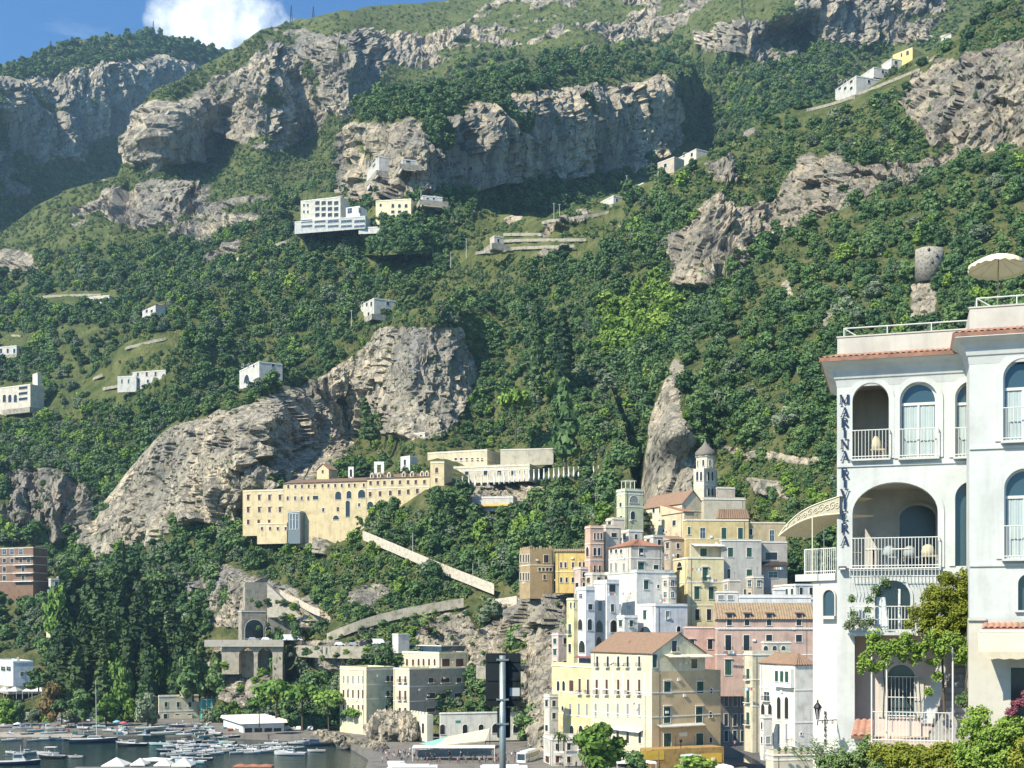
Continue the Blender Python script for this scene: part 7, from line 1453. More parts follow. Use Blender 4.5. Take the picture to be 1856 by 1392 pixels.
# lower left: recessed pink wall, barred window, cage balcony
b = MB(); lw = hole(1608, 1658, 1205, 1300, -1.1); pierced(b, [(sl-.2, zb), (S1, zb), (S1, zc), (sl-.2, zc)], [lw], PINKW, -1.1, .3); b.face([T(sl, zb, 0), T(sl, zc, 0), T(sl, zc, -1.1), T(sl, zb, -1.1)], PINKW); b.face([T(sl, zc, 0), T(S1, zc, 0), T(S1, zc, -1.1), T(sl, zc, -1.1)], PLAS)
for sg in (lw[0][0]-.32, lw[1][0]): slab(b, sg, sg+.32, lw[0][1], lw[0][1]+1.45, -1.098, -1.04, PLAS2)
b.build('lower_wall', root); b = MB(); b.face([T(s, z, -1.3) for s, z in lw], HGL); o = b.build('barred_window', root); rail(o, lw[0][0]-.12, lw[1][0]+.12, lw[0][1], 1.55, -.98, 'window_grille', .13, .12, False)
sc0, sc1 = fp(1541, 1100)[0], fp(1702, 1100)[0]; zk0, zk1 = fp(1600, 1080)[1], fp(1600, 1031)[1]
b = MB(); k = int((sc1-sc0)/.125)
for i in range(k+1):
    s = sc0+(sc1-sc0)*i/k; mid = w3[0][0]-.12 < s < w3[1][0]+.12; zlo = zk1-(.28 if mid else .85)
    b.tube([T(s, zk1, .24), T(s, zk1-.22, .26), T(s, zk1-.5 if not mid else zlo, .42), T(s, zlo, .34)], .012, RAILM, 5, cap=False)
for zz, dd in ((zk1, .24), (zk1-.28, .27)): b.tube([T(sc0, zz, dd), T(sc1, zz, dd)], .018, RAILM, 6)
for s in (sc0, sc1): b.tube([T(s, zk1, .24), T(s, zk1, 0)], .016, RAILM, 5)
b.build('window_cage', root)
sb0, sb1 = fp(1540, 1140)[0], fp(1652, 1140)[0]; zbk = fp(1580, 1146)[1]; b = MB(); slab(b, sb0-.05, sb1+.05, zbk-.1, zbk, .002, .62, PLAS); slab(b, sb0-.03, sb0+1.15, zbk-.14, zbk+.3, .46, .6, PLAS); bo = b.build('balcony', root); rail(bo, sb0, sb1, zbk, .95, .5, belly=.14)
# terrace in front with white pergola frame, railing and stair
zt_ = fp(1650, 1346, 1.6)[1]; t0, t1 = fp(1580, 1340, 1.6)[0], fp(1727, 1340, 1.6)[0]
b = MB(); slab(b, t0-.2, t1+.3, zb, zt_, -1.09, 1.68, paint((.50, .42, .34), .9, .15, 2, .3)); ter = b.build('terrace', root); rail(ter, t0, t1, zt_, 1.08, 1.6)
e = empty('pergola_frame', T(t0, zt_, 1.6), 'white square pergola frame on the small terrace before the barred window', 'pergola'); ztop = fp(1650, 1171, 1.6)[1]
b = MB(); b.tube([T(t0, ztop, 1.6), T(t1, ztop, 1.6)], .035, RAILM, 6); b.tube([T(t0, ztop, 1.6), T(t0, ztop, -1)], .03, RAILM, 6); b.tube([T(t1, ztop, 1.6), T(t1, ztop, -1)], .03, RAILM, 6); b.build('beam', e)
for s, d_ in ((t0, 1.6), (t1, 1.6), (t0+.5, .2), (t1-.35, .2)): b = MB(); b.tube([T(s, zt_, d_), T(s, ztop, d_)], .032, RAILM, 6); b.build('post', e)
e = empty('stairway', T(t1-.6, zt_, 0), 'steep white outside stair with solid balustrade right of the barred window', 'stairs'); b = MB(); g0, g1 = fp(1672, 1300, .6), fp(1712, 1186, .6)
b.face([T(g0[0], g0[1]-.2, .6), T(g0[0]+.32, g0[1]-.2, .6), T(g1[0]+.05, g1[1]-.9, .6), T(g1[0], g1[1], .6), T(g0[0]+.05, g0[1]+.55, .6)], PLAS); b.frame_box(T(g0[0]-.03, g0[1]+.5, .52), T(g1[0], g1[1], .52)-T(g0[0], g0[1]+.5, .52), HN*.14, UZ*.06, PLAS); b.build('balustrade', e)
b = MB()
for i in range(11): z_ = zt_+.24*i; slab(b, g0[0]+.25+.075*i, g0[0]+1.6, z_, z_+.238, -.9+.0*i, .55-.06*i, paint((.30, .30, .29), .9, .2, 3, .3))
b.build('steps', e)
h_ = empty('porch_roof', T(.6, 34.5, .6), 'little red tiled porch roof beside the garden hedge', 'porch'); b = MB(); p0, p1 = fp(1543, 1333, .9), fp(1578, 1333, .9); tiled(b, T(p0[0], p0[1], 1.1), T(p1[0]+.1, p1[1], 1.1), T(p1[0]+.1, p1[1]+.5, .02), T(p0[0]+.1, p0[1]+.5, .02), EAVE, .2, .07); b.build('roof', h_); b = MB(); slab(b, p0[0]+.1, p1[0]+.1, zb, p0[1]-.05, .02, .8, PLAS); b.build('wall', h_)
# side wing with upper terrace and scrolled canopy
wd = Vector((-.62, .785, 0)); wn = Vector((-.785, -.62, 0)); W0 = T(0, 0, -.05)
def ws(px): k = (px-CX)/F; return (k*W0.y-W0.x)/(wd.x-k*wd.y)
Lw = ws(1473.5); zw1 = CH+(HZ-1054)/F*49; b = MB(); LITW = paint((.55, .555, .51), .85, .06, .5, .35)  # LITW: hotel plaster made paler, its sunlit look put into the colour
o_ = W0+UZ*zb; b.face([o_+wd*Lw, o_, o_+UZ*(zw1-zb), o_+wd*Lw+UZ*(zw1-zb)], LITW); b.face([o_+wd*Lw-wn*5, o_+wd*Lw, o_+wd*Lw+UZ*(zw1-zb), o_+wd*Lw-wn*5+UZ*(zw1-zb)], LITW)
b.build('side_wing', root); b = MB(); b.frame_box(W0+wd*(Lw+.75)+UZ*zw1+wn*.12, -wd*(Lw+.75), -wn*5, UZ*.26, LITW); tb = b.build('upper_terrace', root)
c = W0+wd*ws(1505)+UZ*(CH+(HZ-1093)/F*48.2); window(root, c, -wd, wn, .52, .98, 'da', False, PLAS2, 'arched_window', .05)
b = MB(); zt2 = zw1+.26; k = 15; s_a, s_b = .02, Lw+.35
for i in range(k+1): q = W0+wd*(s_a+(s_b-s_a)*i/k)+wn*.04; b.tube([q+UZ*zt2, q+UZ*(zt2+.95)], .013 if i < k else .03, RAILM, 5)
for zz in (.95, .1): b.tube([W0+wd*s_a+wn*.04+UZ*(zt2+zz), W0+wd*s_b+wn*.04+UZ*(zt2+zz)], .022, RAILM, 6)
for i in range(12): q = W0+wd*s_b+wn*.04-wn*(3.5*i/11); b.tube([q+UZ*zt2, q+UZ*(zt2+.95)], .013, RAILM, 5)
b.tube([W0+wd*s_b+wn*.04+UZ*(zt2+.95), W0+wd*s_b-wn*3.5+UZ*(zt2+.95)], .022, RAILM, 6); b.build('railing', tb)
e = empty('canopy', W0+wd*1.2+UZ*(zt2+1), 'cream barrel canopy with wrought iron scrolls over the side terrace', 'canopy')
P0, P1 = at(1411, 972, 48.6), at(1522, 899, 47.3); Q1 = at(1522, 931, 47.3); sw = Vector((.86, .51, 0))*1.75; N_ = 14; b = MB(); fa = MB(); CAN = paint((.56, .50, .34), .9, .05, 1, .1); LACE = plain((.66, .62, .46), .6)
def up(t): return P0+(P1-P0)*t+UZ*(.42*math.sin(math.pi*t**.8)*(1-.35*t))
def lo(t): return P0+(Q1-P0)*t+UZ*(.26*math.sin(math.pi*t**.85))
for i in range(N_):
    t0_, t1_ = i/N_, (i+1)/N_; b.face([lo(t0_), lo(t0_)+sw, lo(t1_)+sw, lo(t1_)], CAN, True); b.face([up(t0_), up(t1_), up(t1_)+sw, up(t0_)+sw], CAN, True)
b.build('cloth', e)
fa.tube([up(i/20) for i in range(21)], .022, LACE, 5); fa.tube([lo(i/20) for i in range(21)], .028, LACE, 5); fa.tube([lo(i/20)+sw for i in range(21)], .022, LACE, 5)
for i, (t, r, sg) in enumerate(((.14, .06, 1), (.24, .08, -1), (.33, .10, 1), (.43, .10, -1), (.52, .13, 1), (.62, .12, -1), (.70, .17, 1), (.80, .14, -1), (.88, .16, 1), (.95, .14, -1))):
    c = (up(t)*.5+lo(t)*.5)+UZ*.02*sg; dx = (up(t+.01)-up(t)).normalized(); fa.tube([c+dx*(sg*r*(1-j/26)*math.cos(j*.42))+UZ*(r*(1-j/26)*math.sin(j*.42))+Vector((0, -.012, 0)) for j in range(22)], .013, LACE, 4)
fa.build('scrollwork', e)
b = MB(); b.face([up(i/14)+Vector((0, .02, 0)) for i in range(15)]+[lo(i/14)+Vector((0, .02, 0)) for i in range(14, -1, -1)], plain((.40, .37, .27), .9)); b.build('fascia', e)
for t, o2 in ((.56, Vector((0, 0, 0))), (.36, sw*.7)): b = MB(); q = lo(t)+o2; b.tube([q, Vector((q.x, q.y, zt2))], .022, LACE, 6); b.build('post', e)
# vertical name letters standing off the wall
NAVY = plain((.015, .03, .075), .35)
def glyph(b, ch, s, z, w, h, d, m, th=.03):
    x = lambda a: s+(a-.5)*w
    def bar(a0, c0, a1, c1, t): p, q = T(x(a0), z+(c0-.5)*h, d), T(x(a1), z+(c1-.5)*h, d); dr_ = (q-p); L = dr_.length; dr_ /= L; sd = dr_.cross(HN); b.frame_box(p-sd*t/2, dr_*L, sd*t, HN*.03, m)
    T_, t_ = w*.24, w*.08; ser = lambda a, c: bar(a-.13, c, a+.13, c, t_)
    if ch == 'M': bar(.12, 0, .12, 1, t_); bar(.12, 1, .5, .12, T_*.9); bar(.5, .12, .86, 1, t_); bar(.86, 0, .86, 1, T_); ser(.12, .02); ser(.86, .02)
    if ch == 'A': bar(.12, 0, .5, 1, t_); bar(.5, 1, .86, 0, T_); bar(.25, .36, .72, .36, t_); ser(.12, .02); ser(.86, .02)
    if ch == 'N': bar(.15, 0, .15, 1, t_); bar(.15, 1, .85, 0, T_); bar(.85, 0, .85, 1, t_); ser(.15, .02); ser(.85, .98)
    if ch == 'I': bar(.5, 0, .5, 1, T_); ser(.5, .02); ser(.5, .98)
    if ch == 'V': bar(.12, 1, .5, 0, T_); bar(.5, 0, .88, 1, t_); ser(.12, .98); ser(.88, .98)
    if ch == 'E': bar(.28, 0, .28, 1, T_); bar(.2, .97, .85, .97, t_); bar(.2, .5, .7, .5, t_); bar(.2, .03, .88, .03, t_)
    if ch == 'L': bar(.28, 0, .28, 1, T_); bar(.2, .03, .85, .03, t_)
    if ch in 'R':
        bar(.25, 0, .25, 1, T_); pts = [(.25, .97)]+[(.5+.27*math.sin(a), .74+.235*math.cos(a)) for a in [math.pi*i/6 for i in range(7)]]+[(.25, .5)]
        for p, q in zip(pts[:-1], pts[1:]): bar(*p, *q, t_*1.5)
        bar(.5, .5, .88, 0, T_*.9); ser(.25, .02)
    if ch == 'O':
        for i in range(12): a0, a1 = 2*math.pi*i/12, 2*math.pi*(i+1)/12; bar(.5+.36*math.cos(a0), .5+.46*math.sin(a0), .5+.36*math.cos(a1), .5+.46*math.sin(a1), t_*2)
e = empty('hotel_sign', T(.25, 45, 0), 'navy serif letters MARINA RIVIERA stacked down the hotel corner', 'sign'); b = MB()
for ch, py in zip('MARINARIVIERA', (724, 747, 766, 785, 805, 826, 857, 875, 895, 914, 935, 957, 980)):
    s_, z_ = fp(1531 if ch != 'M' else 1530.5, py, .06); glyph(b, ch, s_, z_, .36 if ch in 'M' else .32, .35, .06, NAVY)
b.build('lettering', e)
e = empty('wall_sign', W0+wd*.9+UZ*36.4, 'small dark iron letters running down the bright side wall behind the lamp', 'sign'); b = MB()
for i, (ch, py) in enumerate(zip('RALLEVORO', (1291, 1298, 1305, 1311, 1318, 1323, 1331, 1341, 1347))):
    q = W0+wd*ws(1497.5)+wn*.04+UZ*(CH+(HZ-py)/F*48.3); sv = (HU.copy(), HN.copy(), HA.copy()); HU, HN, HA = -wd, wn, Vector((q.x, q.y, 0)); glyph(b, ch, 0, q.z, .11, .13, 0, IRON); HU, HN, HA = sv
b.build('lettering', e)
# wall lantern on its scrolled bracket
e = empty('wall_lantern', at(1481, 1318, 46.4), 'black lantern on a scrolled iron bracket against the bright side wall', 'lantern'); c = at(1482, 1304, 46.4); gl = plain((.55, .56, .52), .3); LW = W0+wd*.0+wn*.03
b = MB(); b.lathe(c, [(.055, 0), (.12, .40), (.16, .42), (.15, .46), (.10, .54), (.05, .60), (.025, .64), (.04, .68), (.01, .73)], IRON, 8, False); b.build('cage', e); b = MB(); b.lathe(c+UZ*.03, [(.062, 0), (.118, .36)], gl, 6, False); b.build('glass', e)
b = MB(); wall_pt = Vector((*LW.xy, CH+(HZ-1305.5)/F*47.3)); b.tube([c-UZ*.22, c-UZ*.03], .02, IRON, 6); b.tube([c-UZ*.05, wall_pt], .018, IRON, 6); L_ = wall_pt-(c-UZ*.05)
for t, r in ((.25, .06), (.5, .07), (.78, .085)): o2 = c-UZ*.05+L_*t-UZ*(r+.01); b.tube([o2+L_.normalized()*(r*(1-j/24)*math.cos(j*.45))+UZ*(r*(1-j/24)*math.sin(j*.45)) for j in range(20)], .01, IRON, 4)
b.build('bracket', e)
e = empty('wall_spotlight', T(.1, fp(1530, 1038)[1], .2), 'black floodlight box on the hotel corner below the letters', 'light'); b = MB(); s_, z_ = fp(1527, 1030, .2); b.frame_box(T(s_-.14, z_-.05, .08), HU*.28, HN*.2, UZ*.12, IRON); b.build('housing', e); b = MB(); b.frame_box(T(s_-.11, z_-.045, .281), HU*.22, HN*.01, UZ*.06, gl); b.build('lens', e)
# terrace umbrella
um = at(1808, 548, 45.6); e = empty('umbrella', um, 'cream scalloped parasol open on the upper roof terrace', 'umbrella'); tp = at(1810, 464, 45.6); ax = Vector((.05, .1, 1)).normalized()
b = MB(); b.tube([um-UZ*.5, tp+UZ*.05], .022, plain((.45, .38, .25), .6), 8); b.build('pole', e); b = MB(); ns = 40; V = []; rr = (0, .25, .5, .75, .93, 1.0, 1.0); zz = (0, -.03, -.11, -.24, -.36, -.41, -.54); tx = ax.cross(Vector((0, 1, 0))).normalized(); ty = ax.cross(tx)
for r_, z_ in zip(rr, zz):
    for k in range(ns):
        a = 2*math.pi*k/ns; sag = 1-.05*r_*(1-abs(math.cos(5*a))); scal = (.05*abs(math.sin(10*a)) if z_ < -.5 else 0); V.append(tp+(tx*math.cos(a)+ty*math.sin(a))*(1.06*r_*sag)+ax*(z_+scal))
b.quads(V, [(i*ns+k, i*ns+(k+1) % ns, (i+1)*ns+(k+1) % ns, (i+1)*ns+k) for i in range(len(rr)-1) for k in range(ns)], paint((.78, .72, .50), .9, .04, 2, .1), False); b.build('canopy', e)
b = MB()
for k in range(10): a = 2*math.pi*k/10; b.tube([tp-ax*.05, tp+(tx*math.cos(a)+ty*math.sin(a))*1.0-ax*.43], .008, plain((.45, .38, .25), .6), 4)
b.build('ribs', e)
# chairs and tables on the loggias
def chair(label, s, z, d, m, group=None, rz=0.0, tall=.9):
    e = empty('wicker_chair', T(s, z, d), label, 'chair', group, rz); e0 = Vector(e.location); b = MB(); q = lambda x, y, zz: e0+Vector((x, y, zz)); b.frame_box(q(-.24, -.24, .42), (.48, 0, 0), (0, .48, 0), (0, 0, .06), m); b.build('seat', e)
    b = MB(); b.lathe(q(0, .2, .44), [(.23, 0), (.25, .2), (.2, .38), (.08, tall-.44)], m, 10); b.build('backrest', e)
    for x in (-.21, .21):
        for y in (-.21, .21): b = MB(); b.tube([q(x, y, 0), q(x, y, .42)], .02, m, 5); b.build('leg', e)
    return e
WICK, WICK2 = plain((.42, .39, .28), .7), plain((.26, .30, .31), .7)
chair('pale wicker chair behind the railing of the upper arched loggia', a1[1][0]-.45, a1[0][1], -1.0, WICK, None, 0, 1.0)
zb_ = big[0][1]; sb_0 = big[0][0]
for i, (ds, dd, lb) in enumerate(((1.35, -1.3, 'grey wicker chair left of the two dining tables in the big loggia'), (2.1, -1.6, 'grey wicker chair between the dining tables in the big loggia'), (2.75, -.75, 'round backed pale wicker chair at the right end of the big loggia'))): chair(lb, sb_0+ds, zb_, dd, WICK2 if i < 2 else WICK)
for ds, dd, lb in ((.75, -.9, 'small table with a white cloth at the left of the big loggia'), (1.75, -1.0, 'small table with a white cloth in the middle of the big loggia')):
    e = empty('table', T(sb_0+ds, zb_, dd), lb, 'table'); b = MB(); b.lathe(T(sb_0+ds, zb_+.72, dd), [(.38, 0), (.38, .03)], CLOTH, 14); b.build('table_top', e); b = MB(); b.lathe(T(sb_0+ds, zb_, dd), [(.22, 0), (.04, .05), (.04, .72)], IRON, 8); b.build('leg', e)
# ---------------------------------------------------------------- planting round the hotel, nearest trees
def plant(name, label, cat, blobs, mat, leaf=.05, seed=0, stems=(), squash=.8, dens=420, part='foliage', group=None):
    "blobs: (px,py,depth,radius_m); a thing with a leafy part and woody stems"
    c0 = at(*blobs[0][:3]); e = empty(name, c0, label, cat, group); rng = np.random.default_rng(500+seed); v, f, cl = [], [], []
    for px, py, Y, r in blobs:
        c = np.array(at(px, py, Y)); ns = max(4, int((r/.14)**2*1.7)); sub = []
        for k in range(ns):
            dv = rng.normal(size=3); dv /= np.linalg.norm(dv); sub.append((c+dv*r*.9*rng.random()**.45*np.array([1, .8, squash]), .07+.13*rng.random()+.05*r, rng.random()))
        for cc, rr, tone in sub:
            n = int(dens*1.25*(rr/.15)**2*(.045/leaf)**1.5/8)+8
            for q in range(n):
                dv = rng.normal(size=3); dv /= np.linalg.norm(dv); p_ = cc+dv*rr*rng.random()**.4; nn = dv*.5+rng.normal(size=3)*.6+np.array([-.2, -.2, .5]); nn /= np.linalg.norm(nn)
                a_ = np.cross(nn, rng.normal(size=3)); a_ /= np.linalg.norm(a_)+1e-9; b_ = np.cross(nn, a_); s_ = leaf*(.55+.7*rng.random()); k = len(v)
                v += [p_-a_*s_, p_-b_*s_*.55, p_+a_*s_, p_+b_*s_*.55]; f.append((k, k+1, k+2, k+3)); cl.append(float(np.clip(.55*tone+.45*rng.random(), 0, 1)))
    me = bpy.data.meshes.new(part); me.from_pydata([tuple(p) for p in v], [], f); me.materials.append(mat); a = me.attributes.new('clump', 'FLOAT', 'FACE'); a.data.foreach_set('value', np.array(cl, np.float32))
    o = bpy.data.objects.new(part, me); COL.objects.link(o); o.parent = e; o.matrix_parent_inverse = pinv(e)
    for st in stems: b = MB(); b.tube([at(*q[:3]) for q in st[0]], st[1], BARK, 6, st[1]*.5); b.build('stem', e)
    return e
plant('creeper', 'big yellow green creeper mass climbing the hotel between its two blocks', 'creeper', [(1735, 1075, 45.4, .75), (1700, 1095, 45.5, .7), (1728, 1130, 45.4, .75), (1690, 1130, 45.5, .55), (1745, 1050, 45.4, .5), (1672, 1138, 45.6, .3), (1665, 1108, 45.8, .4), (1655, 1130, 45.7, .3), (1690, 1075, 45.6, .4), (1718, 1052, 45.5, .45), (1700, 1150, 45.3, .45), (1745, 1110, 45.2, .6)], FOL['yellow'], .05, 1, [(((1712, 1300, 45.2), (1708, 1200, 45.2), (1716, 1120, 45.4)), .05)])
plant('vine', 'green vine trained over the white pergola frame', 'vine', [(1592+i*15, 1160+(i % 3)*9, 44.8, .38) for i in range(12)]+[(1580, 1178, 44.7, .3), (1568, 1195, 44.8, .34), (1562, 1212, 44.8, .22), (1588, 1205, 44.7, .3), (1640, 1190, 44.8, .25), (1660, 1196, 44.8, .25), (1600, 1185, 44.7, .24), (1612, 1196, 44.7, .2), (1690, 1200, 45, .26), (1700, 1225, 45, .22), (1745, 1195, 44.8, .35), (1680, 1250, 45.1, .2), (1752, 1180, 44.6, .3)], FOL['bright'], .06, 2, [(((1601, 1300, 45.0), (1603, 1240, 45.0), (1598, 1180, 44.8)), .03), (((1755, 1300, 44.4), (1750, 1240, 44.4), (1762, 1170, 44.6)), .05)], dens=300)
plant('vine', 'thin ivy curling round the arched window and cage bars', 'vine', [(1586, 1068, 46.3, .18), (1578, 1085, 46.2, .15), (1600, 1056, 46.2, .16), (1573, 1105, 46.2, .12), (1576, 1125, 46.1, .14), (1545, 1085, 46.8, .1), (1546, 1115, 46.8, .12)], FOL['dark'], .045, 3, dens=300)
plant('flower_box', 'planted flower box on the bellied balcony left of the arched window', 'plant', [(1550, 1128, 46.3, .18), (1562, 1130, 46.2, .18), (1574, 1130, 46.1, .16), (1540, 1132, 46.4, .14)], FOL['olive'], .045, 4)
plant('hedge', 'yellow and green variegated hedge along the foot of the terrace railing', 'hedge', [(1600+i*18, 1376+(i % 2)*8, 43.0, .55) for i in range(9)]+[(1600+i*20, 1362, 43.2, .34) for i in range(8)], FOL['yellow'], .055, 5, dens=520)
plant('shrub', 'dark green shrub at the corner of the side wing', 'shrub', [(1540, 1385, 43.5, .7), (1580, 1370, 43.4, .6), (1570, 1345, 43.3, .32), (1505, 1392, 43.6, .6), (1590, 1392, 43, .5)], FOL['dark'], .055, 6, dens=420)
plant('shrub', 'large green shrub with dull red tips right of the terrace', 'shrub', [(1765, 1320, 42.5, .65), (1800, 1340, 42.2, .8), (1840, 1330, 42, .8), (1760, 1370, 42.2, .7), (1800, 1390, 42, .8), (1775, 1290, 42.7, .4), (1850, 1380, 42, .7)], FOL['bright'], .06, 7, dens=420)
plant('bougainvillea', 'pink flowering bougainvillea at the right edge below the cream awning', 'bougainvillea', [(1846, 1274, 42, .22), (1860, 1258, 42, .25), (1832, 1288, 42, .15)], foliage_mat('foliage_pink', (.05, .04, .03), (.18, .05, .08), (.30, .09, .13)), .05, 8)
plant('shrub', 'yellow leaved shrub in the lower right corner', 'shrub', [(1845, 1372, 41.5, .38), (1856, 1350, 41.5, .3)], FOL['yellow'], .06, 9)
plant('ivy', 'dark ivy covering the shaded wall beside the restaurant door', 'ivy', [(1776, 1215, 44.6, .35), (1782, 1250, 44.4, .35), (1762, 1262, 44.4, .3), (1745, 1270, 44.4, .3)], FOL['dark'], .05, 10)
# wiry shoots in front of the side wing
e = empty('shoots', at(1515, 1392, 44), 'wiry green shoots rising before the bright side wall', 'plant'); rng = np.random.default_rng(8)
stm = plain((.10, .15, .06), .8); b = MB()
for i in range(46):
    px, py = 1500+rng.normal()*22, 1392; p = at(px, py, 44.0); dx = rng.normal()*.45; hgt = .5+.7*rng.random(); b.tube([p, p+Vector((dx*.4, 0, hgt*.6)), p+Vector((dx, 0, hgt*.95)), p+Vector((dx*1.5, 0, hgt))], .009, stm, 4, .004)
    for q in range(5): t = .35+.6*q/5; c = p+Vector((dx*t, 0, hgt*t)); s = .07; b.face([c, c+Vector((s, .02, s*.6)), c+Vector((s*1.9, 0, s*.5)), c+Vector((s, -.02, s*.1))], stm); b.face([c, c+Vector((-s, .02, s*.7)), c+Vector((-s*1.8, 0, s*.7)), c+Vector((-s, -.02, s*.2))], stm)
b.build('shoot_tangle', e)
# ---------------------------------------------------------------- single trees one can point at
SPEC = {}
def tree_at(name, label, cat, px, py, Y, hpx, wpx, shape, mat, seed=0, group=None, leaves=52, nl=16):
    key = (shape, mat, seed % 3)
    if key not in SPEC:
        s = 300+seed % 3*7
        cl, tr = {'round': (round_clumps(s, nl, leaves, .05, .2, .45), trunk_fn(.35, .03)), 'cypress': (cypress_clumps(s, 22, .09, 38, .028), trunk_fn(.15, .015, 0, 0)), 'pine': (flat_pine_clumps(s, 20, leaves, .05), trunk_fn(.72, .028, .04, 5, .3, .78)),
                  'cedar': ([(.0+.02*i % 3, 0, .16+.8*i/9, .24*(1-i/10.5)+.03, 40, .045, .35) for i in range(10)], trunk_fn(.5, .025, 0, 0)), 'palm': (None, None)}[shape]
        tb = MB(); tr(tb); SPEC[key] = (cloud_mesh('crown', cl, FOL[mat], s), tb.mesh('trunk'))
    cr, trk = SPEC[key]; H = hpx/F*Y; Wd = wpx/F*Y; e = empty(name, at(px, py, Y), label, cat, group, (seed*1.7) % 6.28)
    k = Wd/({'round': .95, 'cypress': .2, 'pine': 1.05, 'cedar': .56}[shape]); e.scale = (k, k, H)
    for nm, me in (('crown', cr), ('trunk', trk)): o = bpy.data.objects.new(nm, me); COL.objects.link(o); o.parent = e
    return e
q = surf('ridge', 972, 690); tree_at('cypress_tree', 'taller of the two dark cypresses standing alone on the middle slope', 'cypress', 972, 700, 638, 154, 27, 'cypress', 'cypress', 1)
tree_at('cypress_tree', 'right one of the two dark cypresses standing alone on the middle slope', 'cypress', 1021, 692, 638, 128, 31, 'cypress', 'cypress', 2)
tree_at('cedar_tree', 'dark layered cedar at the right end of the grey terrace wall', 'cedar', 1025, 842, 548, 160, 62, 'cedar', 'dark', 1)
tree_at('umbrella_pine', 'bright umbrella pine among dark trees above the convent terraces', 'pine', 935, 795, 600, 92, 60, 'pine', 'bright', 1)
for i, (px, py, h_, w_, lb) in enumerate(((500, 1322, 92, 84, 'broad umbrella pine nearest the viaduct pier'), (548, 1324, 86, 78, 'broad umbrella pine in the middle of the harbour pine group'), (596, 1322, 72, 66, 'umbrella pine at the right of the harbour pine group'), (650, 1330, 50, 62, 'low umbrella pine in front of the cream apartment wing'), (692, 1325, 36, 42, 'small bushy pine between the apartment house and the boulder'), (470, 1318, 58, 46, 'slim pine behind the restaurant roof'))):
    tree_at('umbrella_pine', lb, 'pine tree', px, py, 452-i*4, h_, w_, 'pine', 'pine', i)
tree_at('round_tree', 'large leafy green tree in front of the yellow palazzo', 'tree', 1088, 1400, 306, 92, 92, 'round', 'bright', 4, None, 70, 20); tree_at('round_tree', 'low wide bush at the lower edge right of the palazzo tree', 'tree', 1150, 1402, 304, 42, 56, 'round', 'dark', 5); tree_at('round_tree', 'clipped green bush by the yellow arcade screens', 'tree', 1262, 1404, 302, 36, 78, 'round', 'bright', 2); tree_at('round_tree', 'dark tree on the slope between the road sign and the palazzo', 'tree', 962, 1345, 392, 70, 62, 'round', 'dark', 3); tree_at('round_tree', 'bushy tree on the road bank left of the palazzo', 'tree', 930, 1290, 410, 40, 44, 'round', 'olive', 4)
for px, py, h_, w_, sh_, m_, lb in ((92, 1305, 72, 44, 'round', 'brown', 'rust brown tree at the edge of the cypress wood'), (12, 1318, 54, 50, 'round', 'bright', 'bright green tree at the left edge behind the beach'), (34, 1312, 44, 26, 'round', 'dark', 'narrow dark tree right of the bright tree on the beach'), (112, 1318, 52, 50, 'pine', 'dark', 'dark flat topped tree behind the beach bathers'), (145, 1305, 56, 52, 'round', 'dark', 'round dark tree left of the yacht mast'), (192, 1312, 56, 50, 'round', 'pine', 'light green tree just right of the yacht mast'), (268, 1315, 62, 44, 'round', 'olive', 'feathery grey green tree left of the cream harbour house'), (70, 1250, 40, 50, 'round', 'dark', 'dark bush beside the beach pavilions'), (505, 1245, 110, 44, 'round', 'dark', 'tall dark tree against the right viaduct pier'), (565, 1260, 80, 70, 'round', 'olive', 'dull green tree above the harbour pine group'), (610, 1250, 62, 60, 'round', 'dark', 'dark tree left of the cream apartment wing'), (395, 1260, 80, 50, 'round', 'dark', 'dark tree behind the green scaffolding'), (350, 1265, 90, 60, 'round', 'dark', 'dark tree behind the cream harbour house'), (535, 1170, 50, 26, 'round', 'dark', 'dark tree right of the tunnel buttress')):
    tree_at('pine_tree' if sh_ == 'pine' else 'broadleaf_tree', lb, 'tree', px, py, {True: 470}.get(py > 1300, 505), h_, w_, sh_, m_, int(px))
tree_at('cypress_tree', 'short cypress at the foot of the hillside beside the golden house', 'cypress', 1030, 1000, 440, 60, 12, 'cypress', 'cypress', 1); tree_at('dark_tree', 'dark conical tree at the foot of the lit cliff rib', 'tree', 672, 805, 640, 84, 40, 'cedar', 'cypress', 2)
# the cypress wood above the beach
rng = np.random.default_rng(21); wood = []
for i in range(74):
    t = rng.random(); px = 110+250*rng.random(); base = 1130+170*rng.random()**.8
    if base < 1010+ (330-px)*.45: base += 60
    wood.append((px, base))
wood.sort(key=lambda q: q[1])
for i, (px, base) in enumerate(wood):
    Y = 600-(base-1130)*.52; pine = rng.random() < .30
    if pine: tree_at('pine_tree', 'light green pine crown rising among the dark cypresses above the beach', 'pine tree', px, base, Y, rng.uniform(80, 120), rng.uniform(44, 62), 'round', 'pine', int(rng.integers(9)), 'light green pines in the cypress wood')
    else: tree_at('cypress_tree', 'tall dark cypress in the wood above the beach', 'cypress', px, base, Y, rng.uniform(95, 150), rng.uniform(26, 40), 'cypress', 'cypress', int(rng.integers(9)), 'dark cypresses in the wood above the beach')
